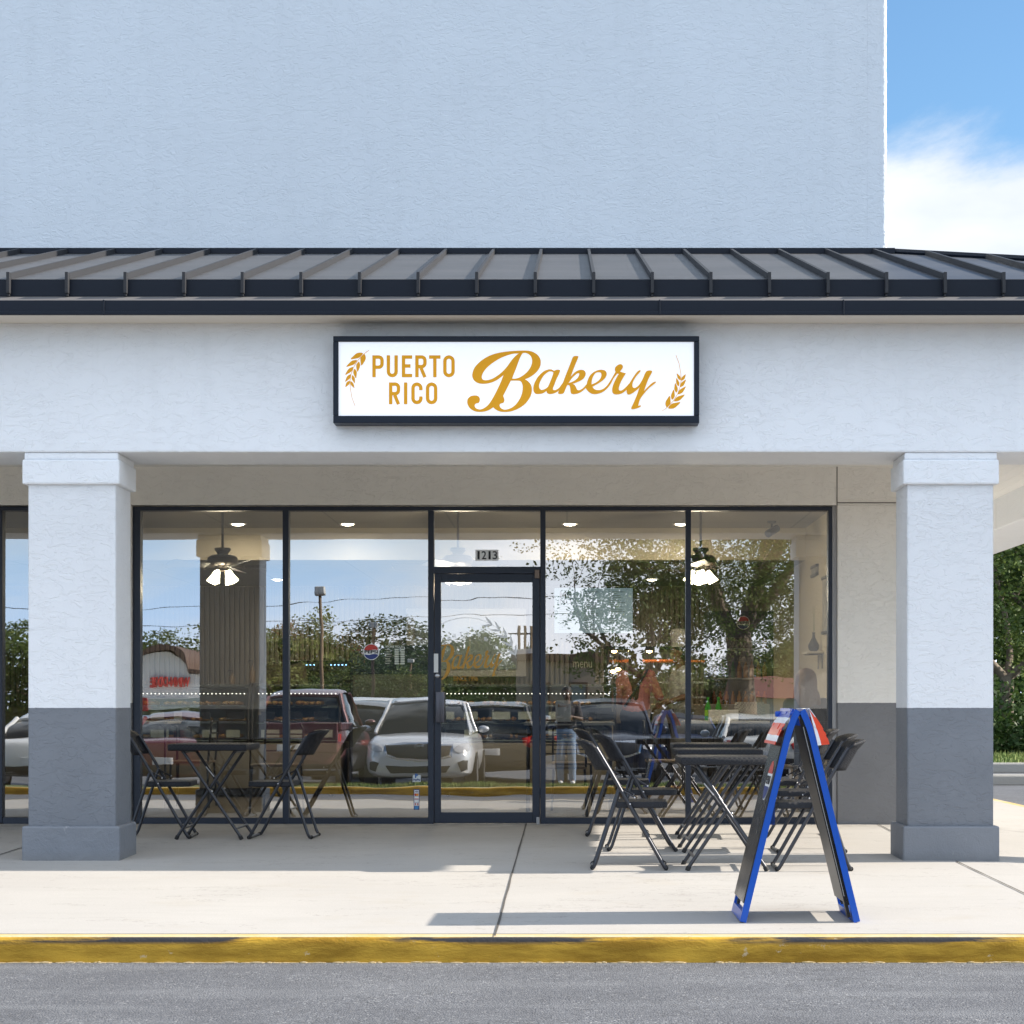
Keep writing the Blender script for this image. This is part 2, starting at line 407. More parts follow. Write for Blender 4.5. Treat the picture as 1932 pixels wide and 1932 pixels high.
# ------------------------------------------------------------------ mesh builder
class MB:
    def __init__(s): s.v = []; s.f = []; s.mi = []; s.cur = 0
    def m(s, i): s.cur = i; return s
    def add(s, vs, fs):
        o = len(s.v); s.v += [tuple(v) for v in vs]
        for f in fs: s.f.append([i + o for i in f]); s.mi.append(s.cur)
    def box(s, x0, x1, y0, y1, z0, z1, bev=0.0, M=None):
        if x0 > x1: x0, x1 = x1, x0
        if y0 > y1: y0, y1 = y1, y0
        if z0 > z1: z0, z1 = z1, z0
        if bev <= 0:
            vs = [(x0, y0, z0), (x1, y0, z0), (x1, y1, z0), (x0, y1, z0), (x0, y0, z1), (x1, y0, z1), (x1, y1, z1), (x0, y1, z1)]
            fs = [(0, 3, 2, 1), (4, 5, 6, 7), (0, 1, 5, 4), (1, 2, 6, 5), (2, 3, 7, 6), (3, 0, 4, 7)]
        else:
            b = min(bev, (x1 - x0) * .49, (y1 - y0) * .49, (z1 - z0) * .49)
            bm = bmesh.new(); bmesh.ops.create_cube(bm, size=1)
            for v in bm.verts:
                v.co = Vector(((x0 + x1) / 2 + v.co.x * (x1 - x0), (y0 + y1) / 2 + v.co.y * (y1 - y0), (z0 + z1) / 2 + v.co.z * (z1 - z0)))
            bmesh.ops.bevel(bm, geom=bm.edges[:], offset=b, segments=2, profile=.5, affect='EDGES')
            bm.verts.index_update()
            vs = [v.co.copy() for v in bm.verts]; fs = [[v.index for v in f.verts] for f in bm.faces]; bm.free()
        if M: vs = [M @ Vector(v) for v in vs]
        s.add(vs, fs); return s
    def tube(s, pts, r, n=8, caps=True, closed=False):
        pts = [Vector(p) for p in pts]; k = len(pts)
        rs = r if isinstance(r, (list, tuple)) else [r] * k
        vs = []; up = None
        for i, p in enumerate(pts):
            if closed: d = (pts[(i + 1) % k] - pts[i - 1])
            elif i == 0: d = pts[1] - p
            elif i == k - 1: d = p - pts[-2]
            else: d = (pts[i + 1] - p).normalized() + (p - pts[i - 1]).normalized()
            if d.length < 1e-9: d = Vector((0, 0, 1))
            d.normalize()
            if up is None:
                up = Vector((0, 0, 1)) if abs(d.z) < .9 else Vector((1, 0, 0))
            a = d.cross(up)
            if a.length < 1e-6: a = d.cross(Vector((1, 0, 0)))
            a.normalize(); b = a.cross(d).normalized(); up = b
            for j in range(n):
                t = 2 * PI * j / n
                vs.append(p + (a * math.cos(t) + b * math.sin(t)) * rs[i])
        fs = []
        for i in range(k if closed else k - 1):
            i2 = (i + 1) % k
            for j in range(n):
                j2 = (j + 1) % n
                fs.append((i * n + j, i * n + j2, i2 * n + j2, i2 * n + j))
        if caps and not closed:
            fs.append(tuple(range(n))[::1]); fs.append(tuple((k - 1) * n + j for j in range(n))[::-1])
        s.add(vs, fs); return s
    def lathe(s, prof, c=(0, 0, 0), n=20, M=None):
        vs = []; fs = []
        for r, z in prof:
            for j in range(n):
                t = 2 * PI * j / n
                vs.append(Vector((c[0] + r * math.cos(t), c[1] + r * math.sin(t), c[2] + z)))
        for i in range(len(prof) - 1):
            for j in range(n):
                j2 = (j + 1) % n
                fs.append((i * n + j, i * n + j2, (i + 1) * n + j2, (i + 1) * n + j))
        if prof[0][0] > 1e-6: fs.append(tuple(range(n))[::-1])
        if prof[-1][0] > 1e-6: fs.append(tuple((len(prof) - 1) * n + j for j in range(n)))
        if M: vs = [M @ v for v in vs]
        s.add(vs, fs); return s
    def ell(s, c, r, n=12, M=None):
        m = n // 2; prof = []
        vs = []; fs = []
        for i in range(m + 1):
            ph = PI * i / m
            for j in range(n):
                t = 2 * PI * j / n
                vs.append(Vector((c[0] + r[0] * math.sin(ph) * math.cos(t), c[1] + r[1] * math.sin(ph) * math.sin(t), c[2] - r[2] * math.cos(ph))))
        for i in range(m):
            for j in range(n):
                j2 = (j + 1) % n
                fs.append((i * n + j, i * n + j2, (i + 1) * n + j2, (i + 1) * n + j))
        if M: vs = [M @ v for v in vs]
        s.add(vs, fs); return s
    def prism(s, poly, axis, a, b, M=None):
        """poly: 2-D outline; axis 'x','y','z' = extrusion axis between a and b"""
        def P(p, t):
            if axis == 'y': return (p[0], t, p[1])
            if axis == 'x': return (t, p[0], p[1])
            return (p[0], p[1], t)
        n = len(poly)
        vs = [P(p, a) for p in poly] + [P(p, b) for p in poly]
        fs = [tuple(range(n)), tuple(range(2 * n - 1, n - 1, -1))] + [(i, n + i, n + (i + 1) % n, (i + 1) % n) for i in range(n)]
        if M: vs = [M @ Vector(v) for v in vs]
        s.add(vs, fs); return s
    def loft(s, rings, closed=True, caps=True):
        n = len(rings[0]); vs = [p for r in rings for p in r]; fs = []
        for i in range(len(rings) - 1):
            for j in range(n if closed else n - 1):
                j2 = (j + 1) % n
                fs.append((i * n + j, i * n + j2, (i + 1) * n + j2, (i + 1) * n + j))
        if caps and closed:
            fs.append(tuple(range(n))[::-1]); fs.append(tuple((len(rings) - 1) * n + j for j in range(n)))
        s.add(vs, fs); return s
    def sheet(s, fn, us, vs_, both=False):
        nu, nv = len(us), len(vs_)
        pts = [fn(u, v) for u in us for v in vs_]
        fs = [(i * nv + j, (i + 1) * nv + j, (i + 1) * nv + j + 1, i * nv + j + 1) for i in range(nu - 1) for j in range(nv - 1)]
        s.add(pts, fs); return s
    def build(s, name, mats, parent=None, smooth=None, loc=None, norm=True):
        me = bpy.data.meshes.new(name)
        me.from_pydata(s.v, [], s.f)
        if not isinstance(mats, (list, tuple)): mats = [mats]
        for m_ in mats: me.materials.append(m_)
        me.polygons.foreach_set('material_index', s.mi)
        if norm:
            bm = bmesh.new(); bm.from_mesh(me); bmesh.ops.recalc_face_normals(bm, faces=bm.faces[:]); bm.to_mesh(me); bm.free()
        me.update()
        if smooth:
            me.polygons.foreach_set('use_smooth', [True] * len(me.polygons))
            me.set_sharp_from_angle(angle=R(smooth))
        o = bpy.data.objects.new(name, me)
        COL.objects.link(o)
        if parent: o.parent = parent
        if loc: o.location = loc
        return o

def arc(cx, cy, r, a0, a1, n=8):
    return [(cx + r * math.cos(R(a0 + (a1 - a0) * i / n)), cy + r * math.sin(R(a0 + (a1 - a0) * i / n))) for i in range(n + 1)]
def empty(name, loc=(0, 0, 0), rz=0.0, parent=None):
    o = bpy.data.objects.new(name, None); COL.objects.link(o)
    o.location = loc; o.rotation_euler = (0, 0, rz); o.empty_display_size = .1
    if parent: o.parent = parent
    return o
def tag(o, label=None, cat=None, group=None, kind=None):
    if label: o['label'] = label
    if cat: o['category'] = cat
    if group: o['group'] = group
    if kind: o['kind'] = kind
    return o
def dup(o, loc, rz=0.0, label=None, group=None, scale=None, parent=None):
    c = o.copy(); COL.objects.link(c)
    if parent is None:
        c.location = loc; c.rotation_euler = (0, 0, rz)
        if scale: c.scale = scale if isinstance(scale, tuple) else (scale,) * 3
        if label: c['label'] = label
        if group: c['group'] = group
    else: c.parent = parent
    for ch in list(o.children): dup(ch, None, parent=c)
    return c

def text_obj(name, s, rect, y, m, parent=None, face=-1, depth=.002, bold=0.0, plane='xz', flip=False):
    """flat lettering filling rect=(x0,z0,x1,z1) on the plane y, reading from the -y side (face=-1) or the +y side (face=1)"""
    cu = bpy.data.curves.new(name, 'FONT'); cu.body = s; cu.size = 1; cu.extrude = 0; cu.offset = bold; cu.resolution_u = 3
    to = bpy.data.objects.new(name, cu); COL.objects.link(to)
    dg = bpy.context.evaluated_depsgraph_get()
    me = bpy.data.meshes.new_from_object(to.evaluated_get(dg))
    bpy.data.objects.remove(to)
    xs = [v.co.x for v in me.vertices]; ys = [v.co.y for v in me.vertices]
    x0, z0, x1, z1 = rect
    ax, ay = min(xs), min(ys); sx = (x1 - x0) / (max(xs) - ax); sy = (z1 - z0) / (max(ys) - ay)
    for v in me.vertices:
        X = x0 + (v.co.x - ax) * sx; Z = z0 + (v.co.y - ay) * sy
        if face == 1: X = x0 + x1 - X
        v.co = (X, y, Z)
    bm = bmesh.new(); bm.from_mesh(me)
    r = bmesh.ops.extrude_face_region(bm, geom=bm.faces[:])
    for v in [g for g in r['geom'] if isinstance(g, bmesh.types.BMVert)]: v.co.y += depth * face
    bmesh.ops.recalc_face_normals(bm, faces=bm.faces[:])
    bm.to_mesh(me); bm.free()
    me.materials.clear(); me.materials.append(m)
    o = bpy.data.objects.new(name, me); COL.objects.link(o)
    if parent: o.parent = parent
    return o

def crom(pts, sub=5):
    """closed Catmull-Rom; a point with a third value stays a sharp corner"""
    n = len(pts); out = []
    for i in range(n):
        p0, p1, p2, p3 = pts[i - 1], pts[i], pts[(i + 1) % n], pts[(i + 2) % n]
        c1, c2 = len(p1) > 2, len(p2) > 2
        a, b = Vector(p1[:2]), Vector(p2[:2])
        t1 = Vector((0, 0)) if c1 else (b - Vector(p0[:2])) * .5
        t2 = Vector((0, 0)) if c2 else (Vector(p3[:2]) - a) * .5
        if c1 and not c2: t1 = (b - a) * .6
        if c2 and not c1: t2 = (b - a) * .6
        if c1 and c2: t1 = t2 = b - a
        for k in range(sub):
            t = k / sub; h = t * t * t; q = t * t
            out.append(a * (2 * h - 3 * q + 1) + t1 * (h - 2 * q + t) + b * (-2 * h + 3 * q) + t2 * (h - q))
    return out
def shape_obj(name, loops_list, y, depth, m, parent=None, step=.0006):
    """each item of loops_list is (outer, hole, hole...) in X,Z ; all become one flat extruded mesh"""
    bmall = bmesh.new()
    for k, loops in enumerate(loops_list):
        cu = bpy.data.curves.new('c', 'CURVE'); cu.dimensions = '2D'; cu.fill_mode = 'BOTH'
        for lp in loops:
            sp = cu.splines.new('POLY'); sp.points.add(len(lp) - 1)
            for i, p in enumerate(lp): sp.points[i].co = (p[0], p[1], 0, 1)
            sp.use_cyclic_u = True
        to = bpy.data.objects.new('c', cu); COL.objects.link(to)
        dg = bpy.context.evaluated_depsgraph_get()
        me = bpy.data.meshes.new_from_object(to.evaluated_get(dg))
        bpy.data.objects.remove(to)
        bm = bmesh.new(); bm.from_mesh(me)
        for v in bm.verts: v.co = Vector((v.co.x, y, v.co.y))
        bmesh.ops.dissolve_degenerate(bm, dist=1e-5, edges=bm.edges[:])
        r = bmesh.ops.extrude_face_region(bm, geom=bm.faces[:])
        for v in [g for g in r['geom'] if isinstance(g, bmesh.types.BMVert)]: v.co.y -= depth + k * step
        bmesh.ops.recalc_face_normals(bm, faces=bm.faces[:])
        bm.to_mesh(me); bm.free(); bmall.from_mesh(me)
    me = bpy.data.meshes.new(name); bmall.to_mesh(me); bmall.free()
    me.materials.append(m)
    o = bpy.data.objects.new(name, me); COL.objects.link(o)
    if parent: o.parent = parent
    return o
def stroke(pts, w):
    """outline loop of a ribbon of constant width along pts (open polyline)"""
    P = [Vector(p) for p in pts]; L = []; Rr = []
    for i, p in enumerate(P):
        if i == 0: d = (P[1] - p).normalized(); k = 1
        elif i == len(P) - 1: d = (p - P[-2]).normalized(); k = 1
        else:
            a = (p - P[i - 1]).normalized(); b = (P[i + 1] - p).normalized(); d = (a + b)
            d = d.normalized() if d.length > 1e-6 else a
            k = 1 / max(.35, d.dot(a))
        nn = Vector((-d.y, d.x)) * (w / 2 * k)
        L.append(p + nn); Rr.append(p - nn)
    return L + Rr[::-1]
# ================================================================== GROUND
def tagS(o): return tag(o, kind='structure')
mb = MB()
xs = [-14 + i * .5 for i in range(int(19.2 / .5) + 1)] + [5.15]
ys = [-6.88, -6.4, -5.6, -4.8, -4.0, -3.2, -2.4, -1.6, -.8, -.05]
mb.sheet(lambda x, y: (x, y, zg(x, y)), xs, ys)
ys2 = [-.05, 2, 4, 6, 8, 10, 12]
mb.sheet(lambda x, y: (x, y, zg(x, y)), [2.95, 3.5, 4, 4.5, 5.03], ys2)
tagS(mb.build('sidewalk', M_conc, norm=False))
# expansion joints: narrow dark sealant strips 4 mm above the slab
M_joint = mat('joint_sealant', (.075, .068, .06), .9, bump=(60, .6, .004))
def joint(x0, y0, x1, y1, w=.011, n=24):
    mb = MB(); rnd = random.Random(int(x0 * 100))
    L = Vector((x1 - x0, y1 - y0)); N = Vector((-L.y, L.x)).normalized()
    vs = []
    for i in range(n + 1):
        t = i / n; p = Vector((x0, y0)) + L * t
        ww = w * (0.75 + .5 * rnd.random()); j = (rnd.random() - .5) * .003
        for sgn in (-1, 1):
            q = p + N * (sgn * ww / 2 + j)
            vs.append((q.x, q.y, zg(q.x, q.y) + .004))
    mb.add(vs, [(2 * i, 2 * i + 2, 2 * i + 3, 2 * i + 1) for i in range(n)])
    return mb
xj = (993 - 1070) / 219.0
mj = joint(xj, -.06, xj, -6.98)
for (a, b, c, d) in ((2.66, -3.3, 2.66, -6.98), (-4.02, -.06, -4.02, -6.98), (2.62, -2.7, 2.66, -.1)):
    j2 = joint(a, b, c, d); mj.add(j2.v, j2.f)
tagS(mj.build('sidewalk_joint', M_joint, norm=False))

# kerb: rounded nose, painted top and face
YK = -7.0
def kerb(name, x0, x1, zt, zb, y_face, top_in=.12, facing=-1, n=60):
    mb = MB(); rows = []
    prof = [(-top_in, 0.0)] + [(-.03 + .03 * math.sin(R(a)), -.03 + .03 * math.cos(R(a))) for a in (0, 22, 45, 68, 90)] + [(.004, -.06), (.008, zb - zt)]
    for i in range(n + 1):
        x = x0 + (x1 - x0) * i / n
        w = noise.noise(Vector((x * 1.7, y_face, 0))) * .004
        rows.append([(x, y_face + facing * (p[0] + (w if k > 0 else 0)), zt + (0.0 if x < 2.9 else -.05 * (x - 2.9)) * (1 if y_face < 0 and y_face > -8 else 0) + p[1]) for k, p in enumerate(prof)])
    npf = len(prof)
    mb.v = [p for r_ in rows for p in r_]
    for i in range(n):
        for k in range(npf - 1):
            mb.f.append([i * npf + k, (i + 1) * npf + k, (i + 1) * npf + k + 1, i * npf + k + 1])
            mb.mi.append(0 if k < 2 else 1)
    o = mb.build(name, [M_ktop, M_kface], smooth=50)
    return tagS(o)
kerb('kerb', -14, 5.15, -.105, -.235, YK)
# side kerb running back along the building's flank
mb = MB()
for y0 in [-7 + i * 1.0 for i in range(19)]:
    z0, z1 = zg(5.15, y0), zg(5.15, y0 + 1)
    mb.m(0).add([(5.03, y0, z0 + .001), (5.15, y0, z0 + .001), (5.15, y0 + 1, z1 + .001), (5.03, y0 + 1, z1 + .001)], [(0, 1, 2, 3)])
    mb.m(1).add([(5.15, y0, z0 + .001), (5.15, y0, -.36), (5.15, y0 + 1, -.36), (5.15, y0 + 1, z1 + .001)], [(0, 1, 2, 3)])
tagS(mb.build('side_kerb', [M_ktop, M_kface]))

def zlot(x, y):               # the parking lot falls away from the shop, a little
    d = -y
    if x > 5.15 and y > -7: d = 7 + 0 * d
    if d <= 7: return -.228 - (0 if x < 5 else .05)
    if d < 15.5: return -.228 - .019 * (d - 7)
    return -.39 - .003 * (d - 15.5)
mb = MB()
mb.sheet(lambda x, y: (x, y, -.228 - .019 * (-y - 7)), [-60, -14, -6, 0, 6, 14, 60], [-15.42, -11, -7.008])
tagS(mb.build('driveway', M_asph))
mb = MB()
mb.sheet(lambda x, y: (x, y, -.40 - .003 * (-y - 16.6)), [-90, -40, -10, 0, 10, 40, 90], [-60, -40, -25, -16.6])
tagS(mb.build('parking_lot', M_asph))
mb = MB()
mb.sheet(lambda x, y: (x, y, -.29), [5.15, 9, 20, 60], [-7.01, 0, 10, 19.8])
tagS(mb.build('side_road', M_asph))
def ground_mat(name, a, b, c):
    g = G(name)
    col = g.mix(g.ramp(g.noise(.5, 6), .35, .65), a, b)
    col = g.mix(g.ramp(g.noise(6, 4), .5, .75, 0, .6), col, c)
    g.out(Base_Color=col, Roughness=.95, Normal=g.bump(g.noise(30, 4), .6, .03))
    return g.m
M_grass = ground_mat('grass_ground', (.075, .115, .030), (.12, .14, .045), (.20, .17, .09))
mb = MB()
mb.sheet(lambda x, y: (x, y, -.62 if (abs(y) < 60 and abs(x) < 88) else -.58), [-900, -300, -88, -40, 0, 40, 88, 300, 900], [-900, -300, -60, -16, 0, 22, 60, 300, 900])
tagS(mb.build('ground', M_grass))
# median with yellow kerb opposite the shop
kerb('median_kerb', -40, 40, -.262, -.40, -15.42, top_in=.15, facing=1, n=120)
mb = MB()
mb.sheet(lambda x, y: (x, y, -.262), [-40, 0, 40], [-16.45, -15.57])
mb.add([(-40, -16.45, -.262), (40, -16.45, -.262), (40, -16.45, -.44), (-40, -16.45, -.44)], [(0, 1, 2, 3)])
tagS(mb.build('median', M_grass))
mb = MB()
mb.box(-40, 40, -16.62, -16.45, -.5, -.27, .02)
tagS(mb.build('median_kerb_rear', M_conc))
# grit and spilled paint along the foot of the kerb
rg = random.Random(8); mb = MB()
x = -13.0
while x < 5.1:
    w_ = rg.uniform(.012, .05); h_ = rg.uniform(.002, .008) ; d_ = rg.uniform(.008, .022)
    if rg.random() < .8: mb.ell((x, YK - .012, -.228), (w_, d_, h_), 7)
    x += w_ * 1.3
tag(mb.build('grit', mat('kerb_grit', (.36, .28, .15), .9, var=(30, (.30, .24, .14), .4, .6))), 'gritty sand and paint crumbs along the foot of the yellow kerb', 'grit', kind='stuff')
# grass blades on the median, and far strip at the right
def blades(name, boxes, n, h=.07, seed=1, lab='short green grass'):
    rnd = random.Random(seed); mb = MB()
    for (x0, x1, y0, y1, z) in boxes:
        for i in range(n):
            x = rnd.uniform(x0, x1); y = rnd.uniform(y0, y1); a = rnd.uniform(0, PI); hh = h * rnd.uniform(.4, 1.2)
            dx, dy = math.cos(a) * h * .12, math.sin(a) * h * .12; lx, ly = rnd.uniform(-.4, .4) * hh, rnd.uniform(-.4, .4) * hh
            zz = z(x, y) if callable(z) else z
            mb.add([(x - dx, y - dy, zz), (x + dx, y + dy, zz), (x + lx, y + ly, zz + hh)], [(0, 1, 2)])
    o = mb.build(name, M_blade, norm=False)
    return tag(o, lab, 'grass', kind='stuff')
M_blade = mat('grass_blade', (.12, .19, .04), .8, var=(3, (.22, .22, .07), .4, .7))
blades('grass', [(-6, 6, -16.4, -15.6, -.262)], 9000, .06, 3, 'short green grass along the yellow kerbed median')

# parking bay lines in the lot
M_line = mat('road_paint', (.62, .62, .58), .7, var=(12, (.35, .35, .33), .5, .7))
mb = MB()
for i in range(-7, 8):
    x = -1.25 + i * 2.75
    mb.add([(x, -17.0, -.397), (x + .1, -17.0, -.397), (x + .1, -22.0, -.412), (x, -22.0, -.412)], [(0, 1, 2, 3)])
tagS(mb.build('parking_line', M_line))

# things on the right, behind the building's flank
mb = MB(); mb.box(5.6, 40, 14.2, 14.6, -.30, -.12, .03); mb.box(5.6, 40, 19.8, 20.1, -.30, -.10, .03)
tagS(mb.build('far_kerb', mat('grey_kerb', (.30, .29, .27), .85, bump=(30, .5, .01))))
mb = MB(); mb.sheet(lambda x, y: (x, y, -.12 + .02 * (y - 20.1)), [4, 12, 40], [20.1, 24, 34, 60])
tagS(mb.build('lawn', M_grass))
mb = MB(); mb.sheet(lambda x, y: (x, y, -.286), [5.15, 12, 40], [19.79, 14.6]); 
blades('lawn_grass', [(6.5, 12, 20.2, 27, lambda x, y: -.12 + .02 * (y - 20.1))], 6000, .12, 5, 'sunlit lawn grass beneath the oaks beyond the side road')

# ================================================================== BUILDING
B = empty('shop_building')
tag(B, 'pale blue stucco shop unit with dark standing seam canopy roof and glass front', 'building')
XR = 2.95
# upper wall (sits back above the canopy)
YW = -.5
xw = (1673 - 1070) / (S / (CAMD + YW))
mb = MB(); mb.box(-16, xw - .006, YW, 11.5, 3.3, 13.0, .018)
uw = mb.build('upper_wall', M_upper, B)
# rough trowelled corner
prof_ = [(xw - .16, YW - .0015), (xw - .06, YW - .004), (xw - .02, YW - .006), (xw + .0, YW + .006), (xw + .002, YW + .05), (xw - .004, YW + .2)]
zz_ = [4.0 + i * .022 for i in range(260)]
def cornr(u, v):
    p = prof_[u]; z = zz_[v]; e = (0, .3, .8, 1, .6, 0)[u]
    n1 = noise.noise(Vector((z * 16, u * 2.1, 0))); n2 = noise.noise(Vector((z * 47, u * 3.3, 5)))
    j = (n1 * .005 + n2 * .004) * e
    return (p[0] + j, p[1] - abs(j) * .6, z)
mb = MB(); mb.sheet(cornr, list(range(6)), list(range(260))); mb.build('corner_bead', M_upper, uw, smooth=80, norm=False)
# canopy roof, standing seams
YE, ZE = -3.44, CAMZ + (1330 - 527) / 279.0
YT, ZT = YW, CAMZ + (1330 - 478) / (S / (CAMD + YW))
XC = 5.35
mb = MB()
hipx = XC
xt_r = xw + .06
mb.add([(-16, YE, ZE), (hipx, YE, ZE), (xt_r, YT, ZT), (-16, YT, ZT)], [(0, 1, 2, 3)])
# flank slope
mb.add([(hipx, YE, ZE), (hipx, 14, ZE), (xt_r, 14, ZT), (xt_r, YT, ZT)], [(0, 1, 2, 3)])
roof = mb.build('roof', M_roof, B)
# ridge flashing
mb = MB()
mb.box(-16, xt_r, YT - .05, YT - .002, ZT - .012, ZT + .034)
mb.tube([(xt_r, YT, ZT + .012), (hipx, YE, ZE + .015)], .03, 6)
mb.build('ridge_flashing', M_fascia, roof)
mb = MB()
pitch = .395; x0 = (1010 - 1070) / 279.0
def lerp(a, b, t): return a + (b - a) * t
k = -38
sl_n = Vector((0, -(ZT - ZE), (YT - YE))).normalized()   # outward normal
sl_n = Vector((0, -(ZT - ZE) / math.hypot(ZT - ZE, YT - YE), (YT - YE) / math.hypot(ZT - ZE, YT - YE)))
for k in range(-38, 15):
    x = x0 + k * pitch
    if x > hipx - .1: break
    tmax = 1.0 if x < xt_r else max(0.05, (hipx - x) / (hipx - xt_r))
    a = Vector((x, YE, ZE)); b = Vector((x, lerp(YE, YT, tmax) - .03, lerp(ZE, ZT, tmax) - .01))
    w = .011; h = .042
    up = sl_n * h
    vs = [a + Vector((-w, 0, 0)), a + Vector((w, 0, 0)), b + Vector((w, 0, 0)), b + Vector((-w, 0, 0))]
    vs = vs + [v + up for v in vs]
    mb.add(vs, [(0, 3, 2, 1), (4, 5, 6, 7), (0, 1, 5, 4), (1, 2, 6, 5), (2, 3, 7, 6), (3, 0, 4, 7)])
    # the folded end that runs down the fascia
    mb.box(x - .010, x + .010, YE - .045, YE - .003, ZE - .10, ZE + .040)
    mb.box(x - .006, x + .006, YE - .028, YE - .003, ZE - .118, ZE - .10)
for k in range(0, 30):
    y = YE + .3 + k * pitch
    tm = min(1.0, max(.08, (y - YE) / (YT - YE)))
    a = Vector((hipx, y, ZE)); b = Vector((lerp(hipx, xt_r, tm), y, lerp(ZE, ZT, tm)))
    up = Vector((.02, 0, .035))
    vs = [a + Vector((0, -.011, 0)), a + Vector((0, .011, 0)), b + Vector((0, .011, 0)), b + Vector((0, -.011, 0))]
    vs = vs + [v + up for v in vs]
    mb.add(vs, [(0, 3, 2, 1), (4, 5, 6, 7), (0, 1, 5, 4), (1, 2, 6, 5), (2, 3, 7, 6), (3, 0, 4, 7)])
mb.build('seam', M_rib, roof)
# fascia (vertical drip panel), ledge, gutter
zf0 = CAMZ + (1330 - 559) / 279.0
zg1 = CAMZ + (1330 - 567) / 282.5; zg0 = CAMZ + (1330 - 589) / 282.5
mb = MB()
mb.box(-16, hipx, YE, YE + .04, zf0, ZE - .001, .003)
mb.box(hipx - .04, hipx, YE, 14, zf0, ZE - .001, .003)
mb.build('fascia', M_fascia, roof)
mb = MB()
YG = YE - .13; YB0_ = -3.25
mb.m(1).add([(-16, YE - .001, zf0 - .002), (hipx, YE - .001, zf0 - .002), (hipx + .12, YG + .012, zg1 + .002), (-16, YG + .012, zg1 + .002)], [(0, 1, 2, 3)])
mb.m(0).box(-16, hipx, YE + .001, YE + .05, zg0, zf0 - .003)
mb.m(0).box(-16, hipx + .13, YG, YG + .012, zg0, zg1 + .008, .003)
mb.m(0).box(-16, hipx + .13, YG - .006, YG + .02, zg0 - .012, zg0 + .012, .004)
mb.m(2).box(-16, hipx + .13, YG + .021, YB0_ - .001, zg0 - .004, zg0 + .006)
mb.m(0).box(hipx + .118, hipx + .13, YG + .02, 14, zg0, zg1 + .008)
for xx in (-3.1, .62, 1.85, 4.1):
    mb.m(0).box(xx - .006, xx + .004, YG - .010, YG + .012, zg0 - .014, zg1 + .010, .002)
mb.build('gutter', [M_fascia, mat('ledge_metal', (.14, .135, .135), .5), mat('eave_board', (.62, .57, .50), .7)], B)
# beam
ZB = 2.755; YB0, YB1 = -3.25, -2.58
mb = MB()
mb.box(-16, 4.95, YB0, YB1, ZB, zg0 + .05, .012)
mb.build('beam', M_beam, B)
mb = MB()
mb.box(4.25, 4.93, YB1, 12, ZB + .002, zg0 + .05, .012)
mb.build('side_beam', M_beam, B)
# walkway ceiling behind the beam: ribbed vinyl soffit
g = G('soffit_vinyl')
wv = g.n('ShaderNodeTexWave', {'Vector': g.co, 'Scale': 2.6, 'Distortion': 0.0}, wave_type='BANDS', bands_direction='X').outputs['Fac']
g.out(Base_Color=(.82, .81, .78), Roughness=.5, Normal=g.bump(g.ramp(wv, .02, .12), .5, .006))
mb = MB(); mb.box(-16, 4.9, YB1 - .05, .3, 3.06, 3.12); mb.box(XR - .05, 4.9, .3, 12, 3.06, 3.12)
mb.build('soffit', g.m, B)
# front wall pieces at the glass plane
mb = MB()
zl = gz(955)
mb.box(-16, XR, -.10, .12, zl, 3.30, .006)                      # lintel
mb.box(gx(1577), XR, -.102, .12, -.03, zl - .0, .006)           # right pier
mb.box(-4.58, gx(253) - .0, -.101, .12, -.03, zl, .006)         # pier behind the left column
mb.box(XR - .2, XR, .12, 11.5, -.3, 3.30, .006)
w_ = mb.build('wall', M_wall, B)
mb = MB(); mb.box(-16, -6.6, -.1, .1, -.03, zl)
mb.build('wall', M_wall, B)
# dark access panel joint lines on the lintel at the right
mb = MB()
xa = gx(1576)
mb.box(xa - .004, xa + .004, -.1035, -.1005, zl, 3.06)
mb.box(xa - .004, XR, -.1035, -.1005, gz(951) - .004, gz(951) + .004)
mb.build('panel_joint', mat('joint_dark', (.16, .14, .13), .9), w_)
# reveal at the right jamb
mb = MB(); mb.box(gx(1568.5), gx(1577) - .001, -.06, .10, -.01, zl - .0015, .004)
mb.build('jamb', mat('jamb_grey', (.36, .36, .37), .7, bump=(90, .4, .003)), w_)

# columns
def column(x0, x1, parent=B, zb=None):
    yf, yb = -3.22, -2.78
    zb = zg((x0 + x1) / 2, yf) - .02 if zb is None else zb
    mb = MB(); mb.box(x0, x1, yf, yb, zb + .15, ZB - .002, .014)
    c = mb.build('column', M_col, parent)
    mb = MB(); mb.box(x0 - .032, x1 + .032, yf - .032, yb + .032, 2.536, 2.706, .012)
    mb.box(x0 - .020, x1 + .020, yf - .018, yb + .018, 2.706, ZB - .001, .008)
    mb.build('column_cap', M_beam, c)
    mb = MB(); mb.box(x0 - .034, x1 + .034, yf - .034, yb + .034, zb, .188, .014)
    mb.build('column_base', M_base, c)
    return c
def basemat():
    g = G('stucco_base')
    c = g.mix(g.ramp(g.noise(2.2, 5), .35, .75), (.160, .174, .198), (.19, .205, .23))
    chip = g.ramp(g.noise(1, 6, .65, co=g.mapping((6, 6, 2.2), (2, 0, 1))), .645, .68, 0, .45)
    c = g.mix(chip, c, (.42, .41, .40))
    dirt = g.ramp(g.n('ShaderNodeSeparateXYZ', {0: g.co}).outputs['Z'], .02, -.06, 0, .35)
    c = g.mix(dirt, c, (.15, .14, .12))
    h = g.math('ADD', g.noise(7, 5, .6, 1.2), g.math('MULTIPLY', g.noise(90, 2), .25))
    g.out(Base_Color=c, Roughness=.6, Normal=g.bump(h, .7, .012))
    return g.m
M_base = basemat()
column((54.2 - 1070) / 273.75, (219.8 - 1070) / 273.75)
column((1710.5 - 1070) / 273.75, (1873.5 - 1070) / 273.75)
column(4.29, 4.89)
column(-9.7, -9.1)

